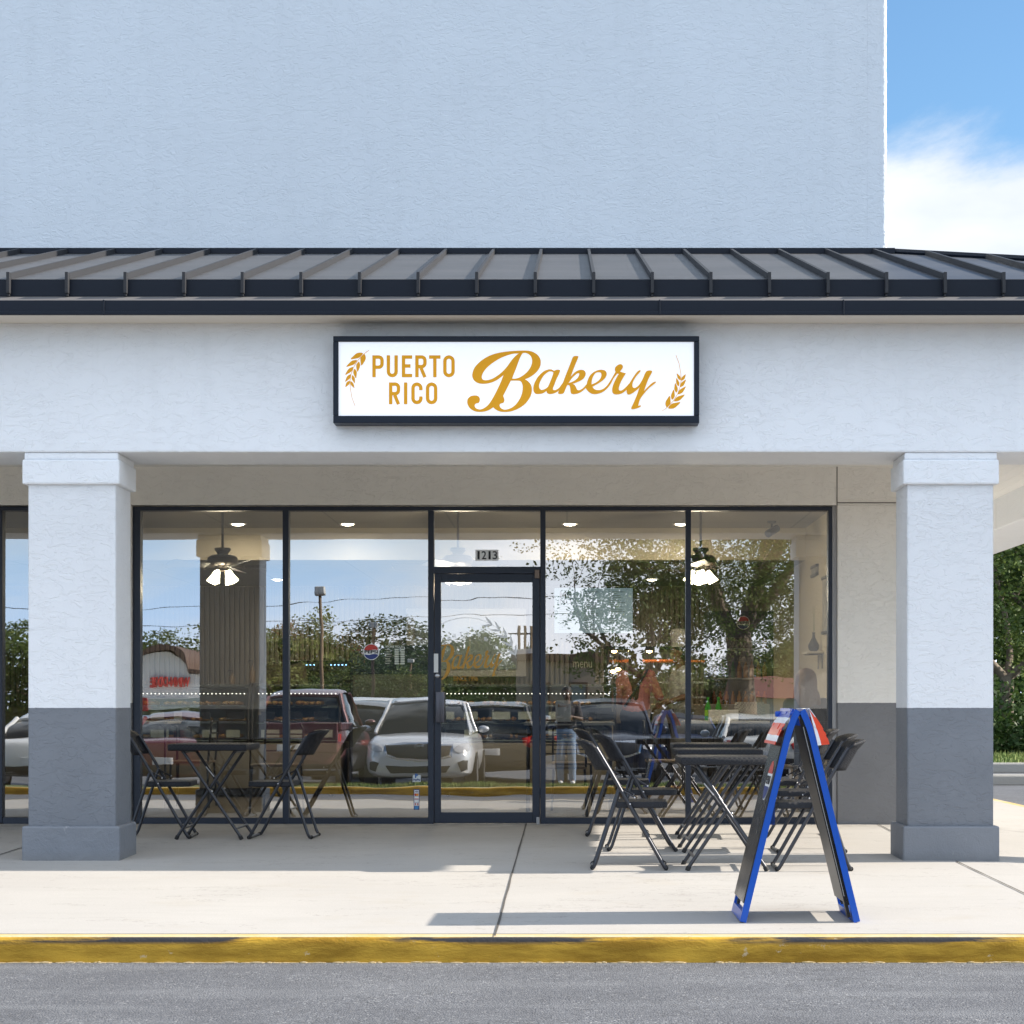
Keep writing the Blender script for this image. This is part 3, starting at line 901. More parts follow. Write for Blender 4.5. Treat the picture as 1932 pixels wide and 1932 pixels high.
# storefront frame: mullions, head, sill
fr = empty('storefront', parent=B)
mb = MB()
fy0, fy1 = -.058, .045
def mull(a, b, z0=None, z1=None):
    mb.box(gx(a), gx(b), fy0, fy1, gz(1552) if z0 is None else z0, gz(960) if z1 is None else z1, .003)
mull(254, 267.5); mull(535, 546.5); mull(808.5, 819.5); mull(1019.5, 1029.5); mull(1293, 1303); mull(1561, 1568.3)
mull(1, 8)
zs0, zs1 = -.012, gz(1542)
mb.box(gx(267.5) + .001, gx(819), fy0 + .004, fy1, zs0, zs1, .003)
mb.box(gx(1019.7), gx(1561), fy0 + .004, fy1, zs0, zs1, .003)
mb.box(-6.6, gx(1) - .001, fy0 + .004, fy1, zs0, zs1, .003)
mb.box(gx(8) + .001, -4.6, fy0 + .004, fy1, zs0, zs1, .003)
mb.box(gx(254), gx(1568.3), fy0 - .002, fy1, gz(964.5), gz(957), .003)
mb.box(-6.6, -4.6, fy0 - .002, fy1, gz(964.5), gz(957), .003)
mb.box(gx(819.5), gx(1019.5), fy0 + .002, fy1, gz(1083), gz(1070), .003)
mb.build('frame', M_alu, fr)
# thin brass-coloured bead along glass edges
def pane(xa, xb, za, zb_, tilt=0.0036, ry=0.0, parent=fr, name='pane', y=-.012):
    cx, cz = (xa + xb) / 2, (za + zb_) / 2; hw, hh = (xb - xa) / 2, (zb_ - za) / 2
    mb = MB()
    mb.m(0).add([(-hw, 0, -hh), (hw, 0, -hh), (hw, 0, hh), (-hw, 0, hh)], [(0, 1, 2, 3)])
    mb.m(1).add([(-hw, .006, -hh), (hw, .006, -hh), (hw, .006, hh), (-hw, .006, hh)], [(3, 2, 1, 0)])
    mb.m(1).add([(-hw, 0, -hh), (hw, 0, -hh), (hw, .006, -hh), (-hw, .006, -hh)], [(0, 1, 2, 3)])
    mb.m(1).add([(-hw, 0, hh), (hw, 0, hh), (hw, .006, hh), (-hw, .006, hh)], [(0, 1, 2, 3)])
    o = mb.build(name, [M_glass, M_glassb], parent, norm=False)
    o.location = (cx, y, cz)
    o.rotation_euler = (-tilt, 0, ry)
    return o
z0p, z1p = gz(1541), gz(965)
pane(gx(267), gx(535.5), z0p, z1p, .0038, 0.0004)
pane(gx(546), gx(809), z0p, z1p, .0035, -.0003)
pane(gx(820), gx(1020), gz(1070), z1p, .0036, 0)
pane(gx(1029), gx(1293.5), z0p, z1p, .0034, .0003)
pane(gx(1302.5), gx(1561.5), z0p, z1p, .0037, -.0004)
pane(gx(8), -4.59, z0p, z1p, .0036)
pane(-6.5, gx(1), z0p, z1p, .0036)
# door
dz1, dz0 = gz(1083.5), gz(1552.5)
dxa, dxb = gx(820.2), gx(1018.8)
ga, gb, gt, gbz = gx(832.5), gx(1004.6), gz(1099), gz(1532)
door = empty('door', parent=B)
mb = MB()
dy0, dy1 = -.050, -.004
mb.box(dxa, ga, dy0, dy1, dz0, dz1, .003); mb.box(gb, dxb, dy0, dy1, dz0, dz1, .003)
mb.box(ga, gb, dy0 + .002, dy1, gt, dz1, .003); mb.box(ga, gb, dy0 + .002, dy1, dz0, gbz, .003)
mb.build('door_frame', M_alu, door)
pane(ga, gb, gbz, gt, .0037, 0, door, 'door_pane', -.03)
# pull handle, lock cylinder, pivots, threshold
mb = MB()
hx0, hx1 = gx(824), gx(840); hz0, hz1 = gz(1363), gz(1305.5)
mb.box(hx0, hx1, -.115, -.095, hz0, hz1, .004)
mb.box(hx0 + .010, hx0 + .028, -.121, -.095, hz0 + .004, hz1 - .004, .003)
mb.box(hx0 + .040, hx0 + .052, -.124, -.095, hz0 + .004, hz1 - .004, .003)
mb.box(hx0 + .005, hx0 + .03, -.095, dy0, hz0 + .03, hz0 + .06); mb.box(hx0 + .005, hx0 + .03, -.095, dy0, hz1 - .06, hz1 - .03)
mb.build('handle', mat('handle_anodised', (.11, .11, .13), .35, metal=.5), door, smooth=40)
mb = MB()
mb.lathe([(.019, 0), (.019, .010), (.012, .014), (0, .014)], n=16, M=Matrix.Translation((gx(826), dy0, gz(1275))) @ Matrix.Rotation(R(90), 4, 'X'))
mb.build('lock_cylinder', M_steel, door, smooth=40)
mb = MB()
mb.box(gx(1012), gx(1018.5), -.075, -.051, gz(1555), gz(1541), .003)
mb.build('pivot', M_steel, door)
mb = MB()
mb.box(gx(1009), gx(1018), -.078, -.051, gz(1092), gz(1076), .003)
mb.build('pivot', mat('bronze_pivot', (.20, .15, .12), .45, metal=.6), door)
mb = MB(); mb.box(gx(819), gx(1012), -.085, .03, -.005, gz(1553.4), .002)
mb.build('threshold', mat('threshold_metal', (.62, .62, .60), .35, metal=.6), door)
mb = MB(); mb.box(gx(818.6), gx(827.6), dy0 - .004, dy0 - .001, gz(1269), gz(1233.5))
mb.build('label_strip', mat('paper_white', (.82, .82, .80), .6), door)

# ------------------------------------------------------------------ sign above
SY = -3.40
ks = S / (CAMD + SY)
def sx(x): return (x / 1.45601 - 1070) / ks      # from 2813-px photo
def sz(y): return CAMZ + (1330 - y / 1.45601) / ks
SG = empty('shop_sign', ((sx(914) + sx(1921)) / 2, -3.25, sz(1163)))
tag(SG, 'white box sign with black frame and gold bakery lettering on the beam', 'sign')
SG_inv = Matrix.Translation(-SG.location)
def kid(o):
    o.parent = SG; o.matrix_parent_inverse = SG_inv; return o
xa, xb, za, zb_ = sx(915), sx(1921), sz(1162), sz(923)
mb = MB(); t = .052
mb.box(xa, xb, SY, -3.252, zb_ - .038, zb_, .004); mb.box(xa, xb, SY, -3.252, za, za + .050, .004)
mb.box(xa, xa + .036, SY - .002, -3.252, za + .0502, zb_ - .0382, .004); mb.box(xb - .036, xb, SY - .002, -3.252, za + .0502, zb_ - .0382, .004)
kid(mb.build('frame', M_signf))
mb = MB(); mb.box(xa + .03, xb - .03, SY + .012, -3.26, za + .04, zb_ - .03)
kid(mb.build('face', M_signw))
yl = SY + .012
def T1(p): return (sx(1270 + p[0] * .16563), sz(940 + p[1] * .16563)) + ((1,) if len(p) > 2 else ())
def T2(p): return (sx(1450 + p[0] * .19669), sz(940 + p[1] * .19669)) + ((1,) if len(p) > 2 else ())
def T3(p): return (sx(920 + p[0] * .18634), sz(940 + p[1] * .18634)) + ((1,) if len(p) > 2 else ())
Bo = [(1040,135),(1150,150),(1240,200),(1290,270),(1300,340),(1285,410),(1240,480),(1180,535),(1110,580),(1035,612,1),(1090,645),(1135,700),(1153,770),(1145,850),(1110,930),(1040,1020),(950,1085),(850,1130),(770,1148),(690,1153),(610,1140),(550,1110),(512,1075,1),(450,1115),(380,1142),(290,1152),(200,1138),(130,1095),(90,1035),(80,980),(95,930),(140,892),(200,880),(260,890),(288,930),(285,975),(265,1003),(235,1008),(208,1030),(205,1060),(230,1095),(290,1112),(350,1095),(420,1045),(480,965),(540,860),(600,740),(645,640),(685,535,1),(640,575),(560,630),(460,670),(350,686),(260,672),(195,630),(166,570),(168,510),(195,430),(250,360),(330,290),(440,225),(560,182),(700,155),(860,140)]
B1 = [(935,182,1),(850,185),(740,215),(620,265),(500,340),(410,415),(350,490),(322,560),(330,605),(360,625),(420,625),(500,600),(590,545),(680,470),(750,390),(810,305),(870,235)]
B2 = [(1020,172),(1075,180),(1125,215),(1150,260),(1158,320),(1140,390),(1095,465),(1030,530),(950,580),(880,600),(825,600,1),(850,530),(890,430),(930,320),(965,235),(995,185)]
B3 = [(805,632,1),(900,632),(960,640),(990,680),(1002,750),(990,840),(955,930),(895,1020),(830,1075),(760,1107),(700,1115),(650,1098),(620,1060),(622,1025),(650,1008),(680,1000),(697,965),(690,925),(675,885,1),(720,800),(765,710)]
A_o = [(365,398,1),(400,383),(430,382),(450,395),(430,450),(400,510),(370,590),(350,640),(355,662),(385,665),(430,640),(470,600,1),(450,655,1),(400,695),(340,718),(290,718),(265,700),(262,675,1),(210,710),(140,721),(100,710),(80,675),(78,620),(100,550),(150,470),(220,405),(280,380),(330,378)]
A_h = [(355,425),(345,410),(310,402),(270,420),(220,465),(180,530),(158,590),(162,640),(190,663),(230,655),(270,630),(290,600),(320,530),(345,465)]
K_o = [(705,205),(695,192),(660,190),(630,205),(600,280),(560,380),(520,480),(490,560),(450,620),(438,660),(423,705),(440,720),(480,718),(505,700),(530,640),(553,592,1),(580,600),(592,640),(597,690),(610,715),(650,722),(720,705),(780,665),(812,630,1),(828,575,1),(815,590),(770,640),(720,667),(690,660),(670,620),(650,592),(622,578,1),(690,555),(750,525),(790,490),(808,440),(795,400),(760,383),(710,388),(660,415),(625,450),(597,482,1),(620,420),(660,315)]
K_h = [(715,430),(690,432),(655,460),(620,495),(590,535),(567,570,1),(620,550),(665,525),(700,490),(717,450)]
E_o = [(808,635,1),(820,590),(835,530),(870,460),(920,415),(980,388),(1040,383),(1085,400),(1102,440),(1085,490),(1040,535),(980,575),(905,615,1),(915,640),(950,662),(1000,665),(1050,650),(1100,610),(1150,540),(1200,455),(1225,412,1),(1245,440,1),(1200,500),(1150,590),(1090,660),(1030,700),(960,720),(900,718),(850,690),(820,655)]
E_h = [(890,588,1),(960,555),(1010,510),(1028,460),(1020,425),(990,415),(950,425),(915,470),(895,530)]
R_o = [(1225,412),(1216,380),(1225,345),(1260,315),(1300,305),(1325,325),(1325,355),(1300,390),(1285,408,1),(1320,418),(1370,432,1),(1340,480),(1300,550),(1275,620),(1272,660),(1290,675),(1330,660),(1385,610),(1410,580,1),(1390,650,1),(1340,695),(1290,720),(1230,726),(1190,710),(1178,665),(1190,600),(1220,530),(1255,465),(1275,440,1),(1240,432,1)]
Y_o = [(1380,620,1),(1420,570),(1470,490),(1520,420),(1555,392),(1577,395),(1560,420),(1510,480),(1470,550),(1460,600),(1470,630),(1500,635),(1550,600),(1600,520),(1635,440),(1660,402),(1700,393),(1735,400),(1730,425),(1690,500),(1650,600),(1622,683,1),(1680,620),(1740,565),(1780,548),(1788,560),(1740,600),(1680,650),(1620,720),(1570,790),(1550,850),(1542,888,1),(1575,880),(1580,892),(1550,910),(1500,927),(1455,932),(1445,915),(1470,860),(1510,770),(1540,690),(1562,625,1),(1520,665),(1460,710),(1410,728),(1385,710),(1380,655)]
SCRIPT = [[[T1(p) for p in L] for L in (Bo, B1, B2, B3)]] + [[[T2(p) for p in L] for L in LL] for LL in ((A_o, A_h), (K_o, K_h), (E_o, E_h), (R_o,), (Y_o,))]
SCRIPT = [[crom(L) for L in LL] for LL in SCRIPT]
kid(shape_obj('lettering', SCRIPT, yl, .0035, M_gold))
def condensed(ch, x0, x1, y0, y1, w):
    """strokes of one narrow capital between x0..x1, y0 (top)..y1 (bottom) in picture units"""
    h = w / 2; a, b, c, d = x0 + h, x1 - h, y0 + h, y1 - h; r = (b - a) / 2
    mid = (y0 + y1) / 2
    def ar(cx, cy, a0, a1, rr=None, n=8): rr = rr or r; return [(cx + rr * math.cos(R(t)), cy + rr * math.sin(R(t))) for t in [a0 + (a1 - a0) * i / n for i in range(n + 1)]]
    if ch == 'I': return [[((a + b) / 2, y0), ((a + b) / 2, y1)]]
    if ch == 'T': return [[(x0, c), (x1, c)], [((a + b) / 2, c + h), ((a + b) / 2, y1)]]
    if ch == 'E': return [[(a, y0), (a, y1)], [(a + h, c), (x1, c)], [(a + h, mid - w * .1), (x1 - w * .5, mid - w * .1)], [(a + h, d), (x1, d)]]
    if ch == 'U': return [[(a, y0), (a, d - r)] + ar((a + b) / 2, d - r, 180, 0)[1:-1] + [(b, d - r), (b, y0)]]
    if ch == 'O': return [[(a, mid), (a, c + r)] + ar((a + b) / 2, c + r, 180, 360)[1:-1] + [(b, c + r), (b, mid)], [(a, mid), (a, d - r)] + ar((a + b) / 2, d - r, 180, 0)[1:-1] + [(b, d - r), (b, mid)]]
    if ch == 'C': return [[(a, mid), (a, c + r)] + ar((a + b) / 2, c + r, 180, 360)[1:-1] + [(b, c + r), (b, mid - w * .95)], [(a, mid), (a, d - r)] + ar((a + b) / 2, d - r, 180, 0)[1:-1] + [(b, d - r), (b, mid + w * .95)]]
    if ch in 'PR':
        m2 = mid + w * (.28 if ch == 'P' else .1); rr = r * .85
        out = [[(a, y0), (a, y1)], [(a + h, c), (b - rr, c)] + ar(b - rr, c + rr, 270, 360, rr)[1:] + ar(b - rr, m2 - rr, 0, 90, rr) + [(a + h, m2)]]
        if ch == 'R': out.append([(a + w * 1.25, m2 + h * .9), (b, y1)])
        return out
strokes = []
for ch, x0_, x1_ in (('P', 550, 717), ('U', 762, 925), ('E', 985, 1137), ('R', 1183, 1350), ('T', 1388, 1555), ('O', 1595, 1765)):
    strokes += [(s_, 49) for s_ in condensed(ch, x0_, x1_, 190, 512, 49)]
for ch, x0_, x1_ in (('R', 795, 960), ('I', 1015, 1067), ('C', 1125, 1290), ('O', 1340, 1508)):
    strokes += [(s_, 49) for s_ in condensed(ch, x0_, x1_, 590, 910, 49)]
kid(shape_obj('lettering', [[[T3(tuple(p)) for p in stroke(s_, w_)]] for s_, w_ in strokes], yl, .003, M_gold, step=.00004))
def leaf(b, t, w):
    b, t = Vector(b), Vector(t); d = t - b; n_ = Vector((-d.y, d.x)).normalized()
    return [tuple(b)] + [tuple(b + d * k + n_ * w * q) for k, q in ((.2, .36), (.42, .5), (.7, .33))] + [tuple(t)] + [tuple(b + d * k - n_ * w * q) for k, q in ((.7, .30), (.42, .46), (.2, .36))]
wl = [((410,157),(230,245),75),((322,262),(165,358),62),((266,364),(150,478),56),((235,470),(148,580),50),((213,567),(152,658),45),
      ((432,170),(388,340),78),((350,283),(330,432),58),((287,388),(308,528),52),((255,484),(290,600),46),((228,572),(285,672),42)]
stem = [(500,115),(430,165),(330,270),(270,370),(235,470),(218,570),(225,680),(250,820),(297,942)]
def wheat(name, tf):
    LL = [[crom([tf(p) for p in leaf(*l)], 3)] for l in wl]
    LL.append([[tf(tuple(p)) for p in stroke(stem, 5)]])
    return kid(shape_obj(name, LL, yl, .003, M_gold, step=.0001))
def rot180(p):
    X, Y = 920 + p[0] * .18634, 940 + p[1] * .18634
    return (sx(2832.2 - X), sz(2090 - Y))
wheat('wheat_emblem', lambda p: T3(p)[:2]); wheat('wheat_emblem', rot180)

# ------------------------------------------------------------------ glass decals
def decal(name, label, cat, group=None):
    o = empty(name); tag(o, label, cat, group); return o
YD = -.0165
N = empty('house_number', (gx(918.5), -.014, gz(1057)))
tag(N, 'white plate with black number 1213 in the transom above the door', 'number plate')
def kidof(o, par):
    o.parent = par; o.matrix_parent_inverse = Matrix.Translation(-par.location); return o
mb = MB(); mb.box(gx(897), gx(940.5), -.0195, -.0160, gz(1058), gz(1037.5))
kidof(mb.build('plate', mat('paper_white', (.82, .82, .80), .6)), N)
for i, ch in enumerate('1213'):
    xa_ = gx(898.5 + i * 10.4)
    kidof(text_obj('digit', ch, (xa_ + (.012 if ch == '1' else 0), gz(1055.5), xa_ + (.030 if ch == '1' else .040), gz(1040)), -.0196, M_black, None, bold=.01), N)
def pepsi(cx, cz, r, y, name='window_sign', label=None, parent=None):
    e = empty(name, (cx, y, cz)) if parent is None else parent
    if label: tag(e, label, 'sign')
    mw, mr, mbl = mat('paper_white', (.82, .82, .80), .6), mat('sign_red', (.52, .035, .02), .4), mat('sign_blue', (.012, .03, .17), .4)
    def disc(rr): return [(cx + rr * math.cos(t), cz + rr * math.sin(t)) for t in [2 * PI * i / 40 for i in range(40)]]
    o1 = shape_obj('disc', [[disc(r)]], y, .003, mw)
    rr = r * .93
    up = [(cx + rr * math.cos(R(t)), cz + rr * math.sin(R(t))) for t in range(168, 21, -7)] + [(cx + rr * q, cz + rr * (.24 + .06 * math.sin(q * 4))) for q in (.8, .5, .2, -.1, -.4, -.7, -.9)]
    dn = [(cx + rr * math.cos(R(t)), cz + rr * math.sin(R(t))) for t in range(-22, -160, -7)] + [(cx + rr * q, cz + rr * (-.34 + .06 * math.sin(q * 4))) for q in (-.88, -.6, -.3, 0, .3, .6, .85)]
    o2 = shape_obj('red_band', [[up]], y - .003, .001, mr); o3 = shape_obj('blue_band', [[dn]], y - .003, .001, mbl)
    o4 = text_obj('lettering', 'PEPSI', (cx - .84 * r, cz - .20 * r, cx + .84 * r, cz + .21 * r), y - .003, M_black, None, bold=.03)
    for o in (o1, o2, o3, o4):
        if parent is None: kidof(o, e)
        else: o.parent = parent
    return e
pepsi(gx(701), gz(1230), 15.2 / 219, YD, label='round red white and blue soda sign on the glass left of the door')
SH = empty('store_hours_decal', (gx(745), YD, gz(1233)))
tag(SH, 'pale store hours lettering stuck on the glass beside the round soda sign', 'decal')
mpv = mat('vinyl_pale', (.60, .62, .52), .6)
kidof(text_obj('lettering', 'STORE HOURS', (gx(727.5), gz(1222.5), gz(0) * 0 + gx(763.5), gz(1218)), YD, mpv, bold=.03), SH)
mb = MB()
for i, dname in enumerate(('MONDAY', 'TUESDAY', 'WEDNESDAY', 'THURSDAY', 'FRIDAY', 'SATURDAY', 'SUNDAY')):
    zc = gz(1225.6 + i * 4.35)
    kidof(text_obj('lettering', dname, (gx(727.5), zc - .0055, gx(728 + len(dname) * 1.35), zc + .0055), YD, mpv, bold=.01), SH)
    mb.box(gx(745), gx(752.5), YD - .002, YD, zc - .008, zc + .007); mb.box(gx(756), gx(763.5), YD - .002, YD, zc - .008, zc + .007)
    mb.box(gx(753.4), gx(754.9), YD - .002, YD, zc - .0015, zc + .001)
kidof(mb.build('hours_panel', mpv), SH)
# payment stickers
PP = empty('payment_sticker', (gx(786), YD, gz(1467))); tag(PP, 'pale round cornered pay sticker low on the glass above the card strip', 'sticker')
mb = MB(); mb.box(gx(779), gx(794), YD - .002, YD, gz(1475), gz(1462), 0); kidof(mb.build('backing', mat('sticker_pale', (.62, .66, .66), .5)), PP)
mblu = mat('sign_blue', (.012, .03, .17), .4)
kidof(text_obj('lettering', 'PayPal', (gx(780), gz(1474), gx(793), gz(1468.8)), YD - .002, mblu, bold=.03), PP)
kidof(text_obj('logo', 'P', (gx(783.5), gz(1467.5), gx(788.8), gz(1459.5)), YD - .002, mat('logo_blue', (.02, .13, .42), .4), bold=.05), PP)
CS = empty('card_sticker', (gx(786), YD, gz(1509))); tag(CS, 'vertical strip of payment card logos low on the glass left of the door', 'sticker')
mb = MB(); mb.box(gx(781), gx(791.5), YD - .002, YD, gz(1527.5), gz(1489)); kidof(mb.build('strip', mblu), CS)
mb = MB()
for i in range(5): mb.box(gx(782), gx(790.6), YD - .0035, YD - .002, gz(1496 + i * 6), gz(1490.5 + i * 6))
kidof(mb.build('card_panel', mat('paper_white', (.82, .82, .80), .6)), CS)
mb = MB(); mb.box(gx(782.5), gx(790), YD - .0035, YD - .002, gz(1526.5), gz(1520.8)); kidof(mb.build('card_panel', mat('card_blue', (.05, .24, .52), .4)), CS)
kidof(text_obj('lettering', 'VISA', (gx(782.8), gz(1494.8), gx(789.8), gz(1491.8)), YD - .0035, mblu, bold=.02), CS)
mb = MB()
mred, morg = mat('sign_red', (.52, .035, .02), .4), mat('logo_orange', (.75, .30, .02), .4)
mb.m(0).lathe([(.011, 0), (.011, .001)], n=14, M=Matrix.Translation((gx(784.6), YD - .0035, gz(1499.3))) @ Matrix.Rotation(R(90), 4, 'X'))
mb.m(1).lathe([(.011, 0), (.011, .0015)], n=14, M=Matrix.Translation((gx(788), YD - .0035, gz(1499.3))) @ Matrix.Rotation(R(90), 4, 'X'))
mb.m(0).box(gx(782.4), gx(790), YD - .005, YD - .0035, gz(1507.6), gz(1506.4))
mb.m(0).box(gx(783), gx(785), YD - .005, YD - .0035, gz(1518.8), gz(1515.2)); mb.m(0).box(gx(787.6), gx(789.6), YD - .005, YD - .0035, gz(1518.8), gz(1515.2))
kidof(mb.build('logo', [mred, morg]), CS)
# gold bakery lettering on the door glass
DL = empty('door_decal', (gx(890), -.036, gz(1245))); tag(DL, 'gold script bakery lettering with wheat arch on the door glass', 'decal')
# map the sign script (2813 px 1283..1803 x, 962..1131 y) onto the decal area
def remap(loop):
    out = []
    sxa, sxb, sza, szb = sx(1283), sx(1803), sz(1131), sz(962)
    for p in loop:
        u = (p[0] - sxa) / (sxb - sxa); v = (p[1] - sza) / (szb - sza)
        out.append((lerp(gx(800), gx(948), u), lerp(gz(1282), gz(1214), v) + (u - .5) * .03))
    return out
M_dgold = mat('decal_gold', (.48, .25, .025), .4)
o = shape_obj('lettering', [[remap(L) for L in LL] for LL in SCRIPT[1:]], -.0345, .001, M_dgold); kidof(o, DL)
# the capital is cut at the stile: keep the right part that lies on the door glass
bc = [[remap(L) for L in SCRIPT[0]]]
o = shape_obj('lettering', bc, -.0345, .001, M_dgold)
bm = bmesh.new(); bm.from_mesh(o.data)
bmesh.ops.bisect_plane(bm, geom=bm.verts[:] + bm.edges[:] + bm.faces[:], plane_co=(ga + .004, 0, 0), plane_no=(-1, 0, 0), clear_outer=True)
bm.to_mesh(o.data); bm.free(); kidof(o, DL)
kidof(text_obj('lettering', 'SINCE 1996', (gx(856), gz(1285), gx(902), gz(1276)), -.0345, M_dgold, bold=.01), DL)
M_pale = mat('decal_pale', (.85, .86, .86), .6)
for i, ch in enumerate('PUERTORICO'):
    t = i / 9; ang = R(142 - 104 * (i + (1 if i > 5 else 0)) / 10)
    cx_, cz_ = gx(882) + .30 * math.cos(ang), gz(1262) + .30 * math.sin(ang)
    kidof(text_obj('lettering', ch, (cx_ - .012, cz_ - .018, cx_ + .012, cz_ + .018), -.0345, M_pale, bold=-.012), DL)
aw = []
for i in range(5):
    a_ = R(66 - i * 11); r_ = .44
    bx, bz = gx(880) + r_ * math.cos(a_ - .12), gz(1262) + r_ * math.sin(a_ - .12)
    for sg in (-.05, .04):
        tx, tz = gx(880) + (r_ + sg) * math.cos(a_ + .08), gz(1262) + (r_ + sg) * math.sin(a_ + .08)
        if bx < gb - .03: aw.append([crom([tuple(p) for p in leaf((bx, bz), (tx, tz), .02)], 2)])
aw.append([[tuple(p) for p in stroke([(gx(880) + .44 * math.cos(R(a_)), gz(1262) + .44 * math.sin(R(a_))) for a_ in range(120, 8, -6)], .003)]])
kidof(shape_obj('wheat_arch', aw, -.0345, .001, M_pale, step=.0001), DL)
# ================================================================== PAVEMENT FURNITURE
def weave():
    g = G('woven_resin')
    ck = g.n('ShaderNodeTexChecker', {'Vector': g.co, 'Scale': 62.0}).outputs['Fac']
    br = g.n('ShaderNodeTexWave', {'Vector': g.co, 'Scale': 40.0}, wave_type='BANDS', bands_direction='Y').outputs['Fac']
    bx = g.n('ShaderNodeTexWave', {'Vector': g.co, 'Scale': 40.0}, wave_type='BANDS', bands_direction='X').outputs['Fac']
    h = g.mix(ck, br, bx)
    g.out(Base_Color=(.012, .013, .017), Roughness=.5, Normal=g.bump(h, .7, .004))
    g.b.inputs['Specular IOR Level'].default_value = .3
    return g.m
M_weave = weave()
M_tube = mat('gunmetal_tube', (.050, .052, .060), .30, metal=.6)
M_foot = mat('rubber_foot', (.015, .015, .015), .8)
M_rivet = mat('rivet', (.7, .7, .72), .3, metal=1.0)

def make_chair(name='folding_chair'):
    """u = +x is the way the sitter faces; feet on z=0"""
    t = empty(name)
    hw = .215; r = .0125
    # backrest: curved woven panel following the long tubes
    def tubeline(zz): return .48 * (1 - zz / .84)      # x of the long tube at height z
    mb = MB()
    def back(u, v):
        z = .655 + v * .19; y = (u - .5) * 2 * (hw + .012)
        x = tubeline(z) - .004 - .078 * (1 - abs(2 * u - 1) ** 2.4) - (.022 * max(0, v - .72) / .28)
        return (x, y, z - .018 * (abs(2 * u - 1) ** 6) * (v > .9))
    us = [i / 10 for i in range(11)]; vs_ = [i / 7 for i in range(8)]
    mb.sheet(back, us, vs_)
    bk = mb.build('backrest', M_weave, t, smooth=60)
    sd = bk.modifiers.new('s', 'SOLIDIFY'); sd.thickness = .018; sd.offset = 0
    # seat: rounded slab
    mb = MB()
    pts = [(.15, -hw + .03), (.15, hw - .03)] ; 
    poly = arc(.49 - .05, hw - .055, .05, 90, 0, 5) + arc(.49 - .05, -hw + .055, .05, 0, -90, 5) + arc(.17, -hw + .03, .02, 270, 180, 3) + arc(.17, hw - .03, .02, 180, 90, 3)
    rings = []
    for zz, k in ((.405, .97), (.410, 1.0), (.438, 1.0), (.446, .985), (.447, .93)):
        rings.append([(.32 + (p[0] - .32) * k, p[1] * k, zz + .006 * ((p[0] - .32) / .17) ** 2 * 0) for p in poly])
    mb.loft(rings)
    mb.build('seat', M_weave, t, smooth=40)
    # long frames: from the backrest's top down to the front feet, joined by a foot bar
    mb = MB()
    top = .80
    L = [(tubeline(top), 0, top), (tubeline(.66) + .004, 0, .66), (.455, 0, .045), (.472, 0, .018)]
    def side(pts, s, w=hw): return [(p[0], s * w, p[2]) for p in pts]
    path = side(L, -1) + [(.480, -hw + .03, .012), (.480, hw - .03, .012)] + side(L, 1)[::-1]
    mb.tube(path, r, 10)
    mb.build('front_leg', M_tube, t, smooth=60)
    mb = MB()
    w2 = hw - .028
    L = [(.185, 0, .535), (.170, 0, .50), (.022, 0, .045), (.008, 0, .018)]
    path = side(L, -1, w2) + [(0, -w2 + .03, .012), (0, w2 - .03, .012)] + side(L, 1, w2)[::-1]
    mb.tube(path, r * .95, 10)
    mb.build('rear_leg', M_tube, t, smooth=60)
    for s in (-1, 1):
        mb = MB()
        mb.tube([(.185, s * (w2 + .004), .525), (.275, s * (w2 + .010), .475)], .006, 6)
        mb.tube([(.16, s * w2, .425), (.40, s * w2, .425)], .008, 6)
        mb.build('link_bar', M_tube, t, smooth=60)
    mb = MB()
    for s in (-1, 1):
        for (x, z, yo) in ((.185, .523, hw - .02), (.245, .432, hw + .011), (.275, .474, hw + .012)):
            mb.ell((x, s * yo, z), (.006, .005, .006), 8)
    mb.build('rivet', M_rivet, t, smooth=80)
    for (x, w_) in ((.480, hw), (0, w2)):
        for s in (-1, 1):
            mb = MB(); mb.tube([(x, s * (w_ - .05), .0135), (x, s * (w_ - .015), .0135)], .0155, 8)
            mb.build('rubber_foot', M_foot, t, smooth=60)
    return t

def make_table(name='folding_table'):
    """square woven-top folding table, crossing legs seen from the y side"""
    t = empty(name); h = .74; a = .305
    mb = MB()
    mb.box(-a, a, -a, a, h - .052, h, .012)
    mb.build('tabletop', M_weave, t, smooth=40)
    r = .0125
    for k, (sg, w) in enumerate(((1, .235), (-1, .205))):
        mb = MB()
        for s in (-1, 1):
            mb.tube([(-.20 * sg, s * w, h - .055), (.255 * sg, s * w, .012)], r, 10)
        mb.tube([(-.20 * sg, -w, h - .06), (-.20 * sg, w, h - .06)], r, 8)
        mb.tube([(.21 * sg, -w, .085), (.21 * sg, w, .085)], r * .8, 8)
        lg = mb.build('leg', M_tube, t, smooth=60)
        for s in (-1, 1):
            mb = MB(); mb.tube([(.245 * sg, s * w, .028), (.258 * sg, s * w, .0)], .016, 8)
            mb.build('rubber_foot', M_foot, lg, smooth=60)
    for s in (-1, 1):
        mb = MB(); mb.tube([(-.115, s * .22, .55), (-.05, s * .22, .47)], .005, 6)
        mb.build('lock_brace', M_rivet, t, smooth=60)
        mb = MB(); mb.ell((.030, s * .248, .375), (.007, .006, .007), 8); mb.build('pivot_rivet', M_rivet, t, smooth=60)
    return t

chair = make_chair(); table = make_table()
def place(proto, used, x, d, rz, label, group, cat):
    loc = (x, -d, zg(x, -d) - .001)
    if not used:
        proto.location = loc; proto.rotation_euler = (0, 0, rz); tag(proto, label, cat, group); used.append(1); return proto
    o = dup(proto, loc, rz, label, group); o['category'] = cat; return o
uc, ut = [], []
GC, GT = 'folding chairs on the pavement', 'folding tables on the pavement'
def X_(x, d): return (x - 1070) * (CAMD - d) / S
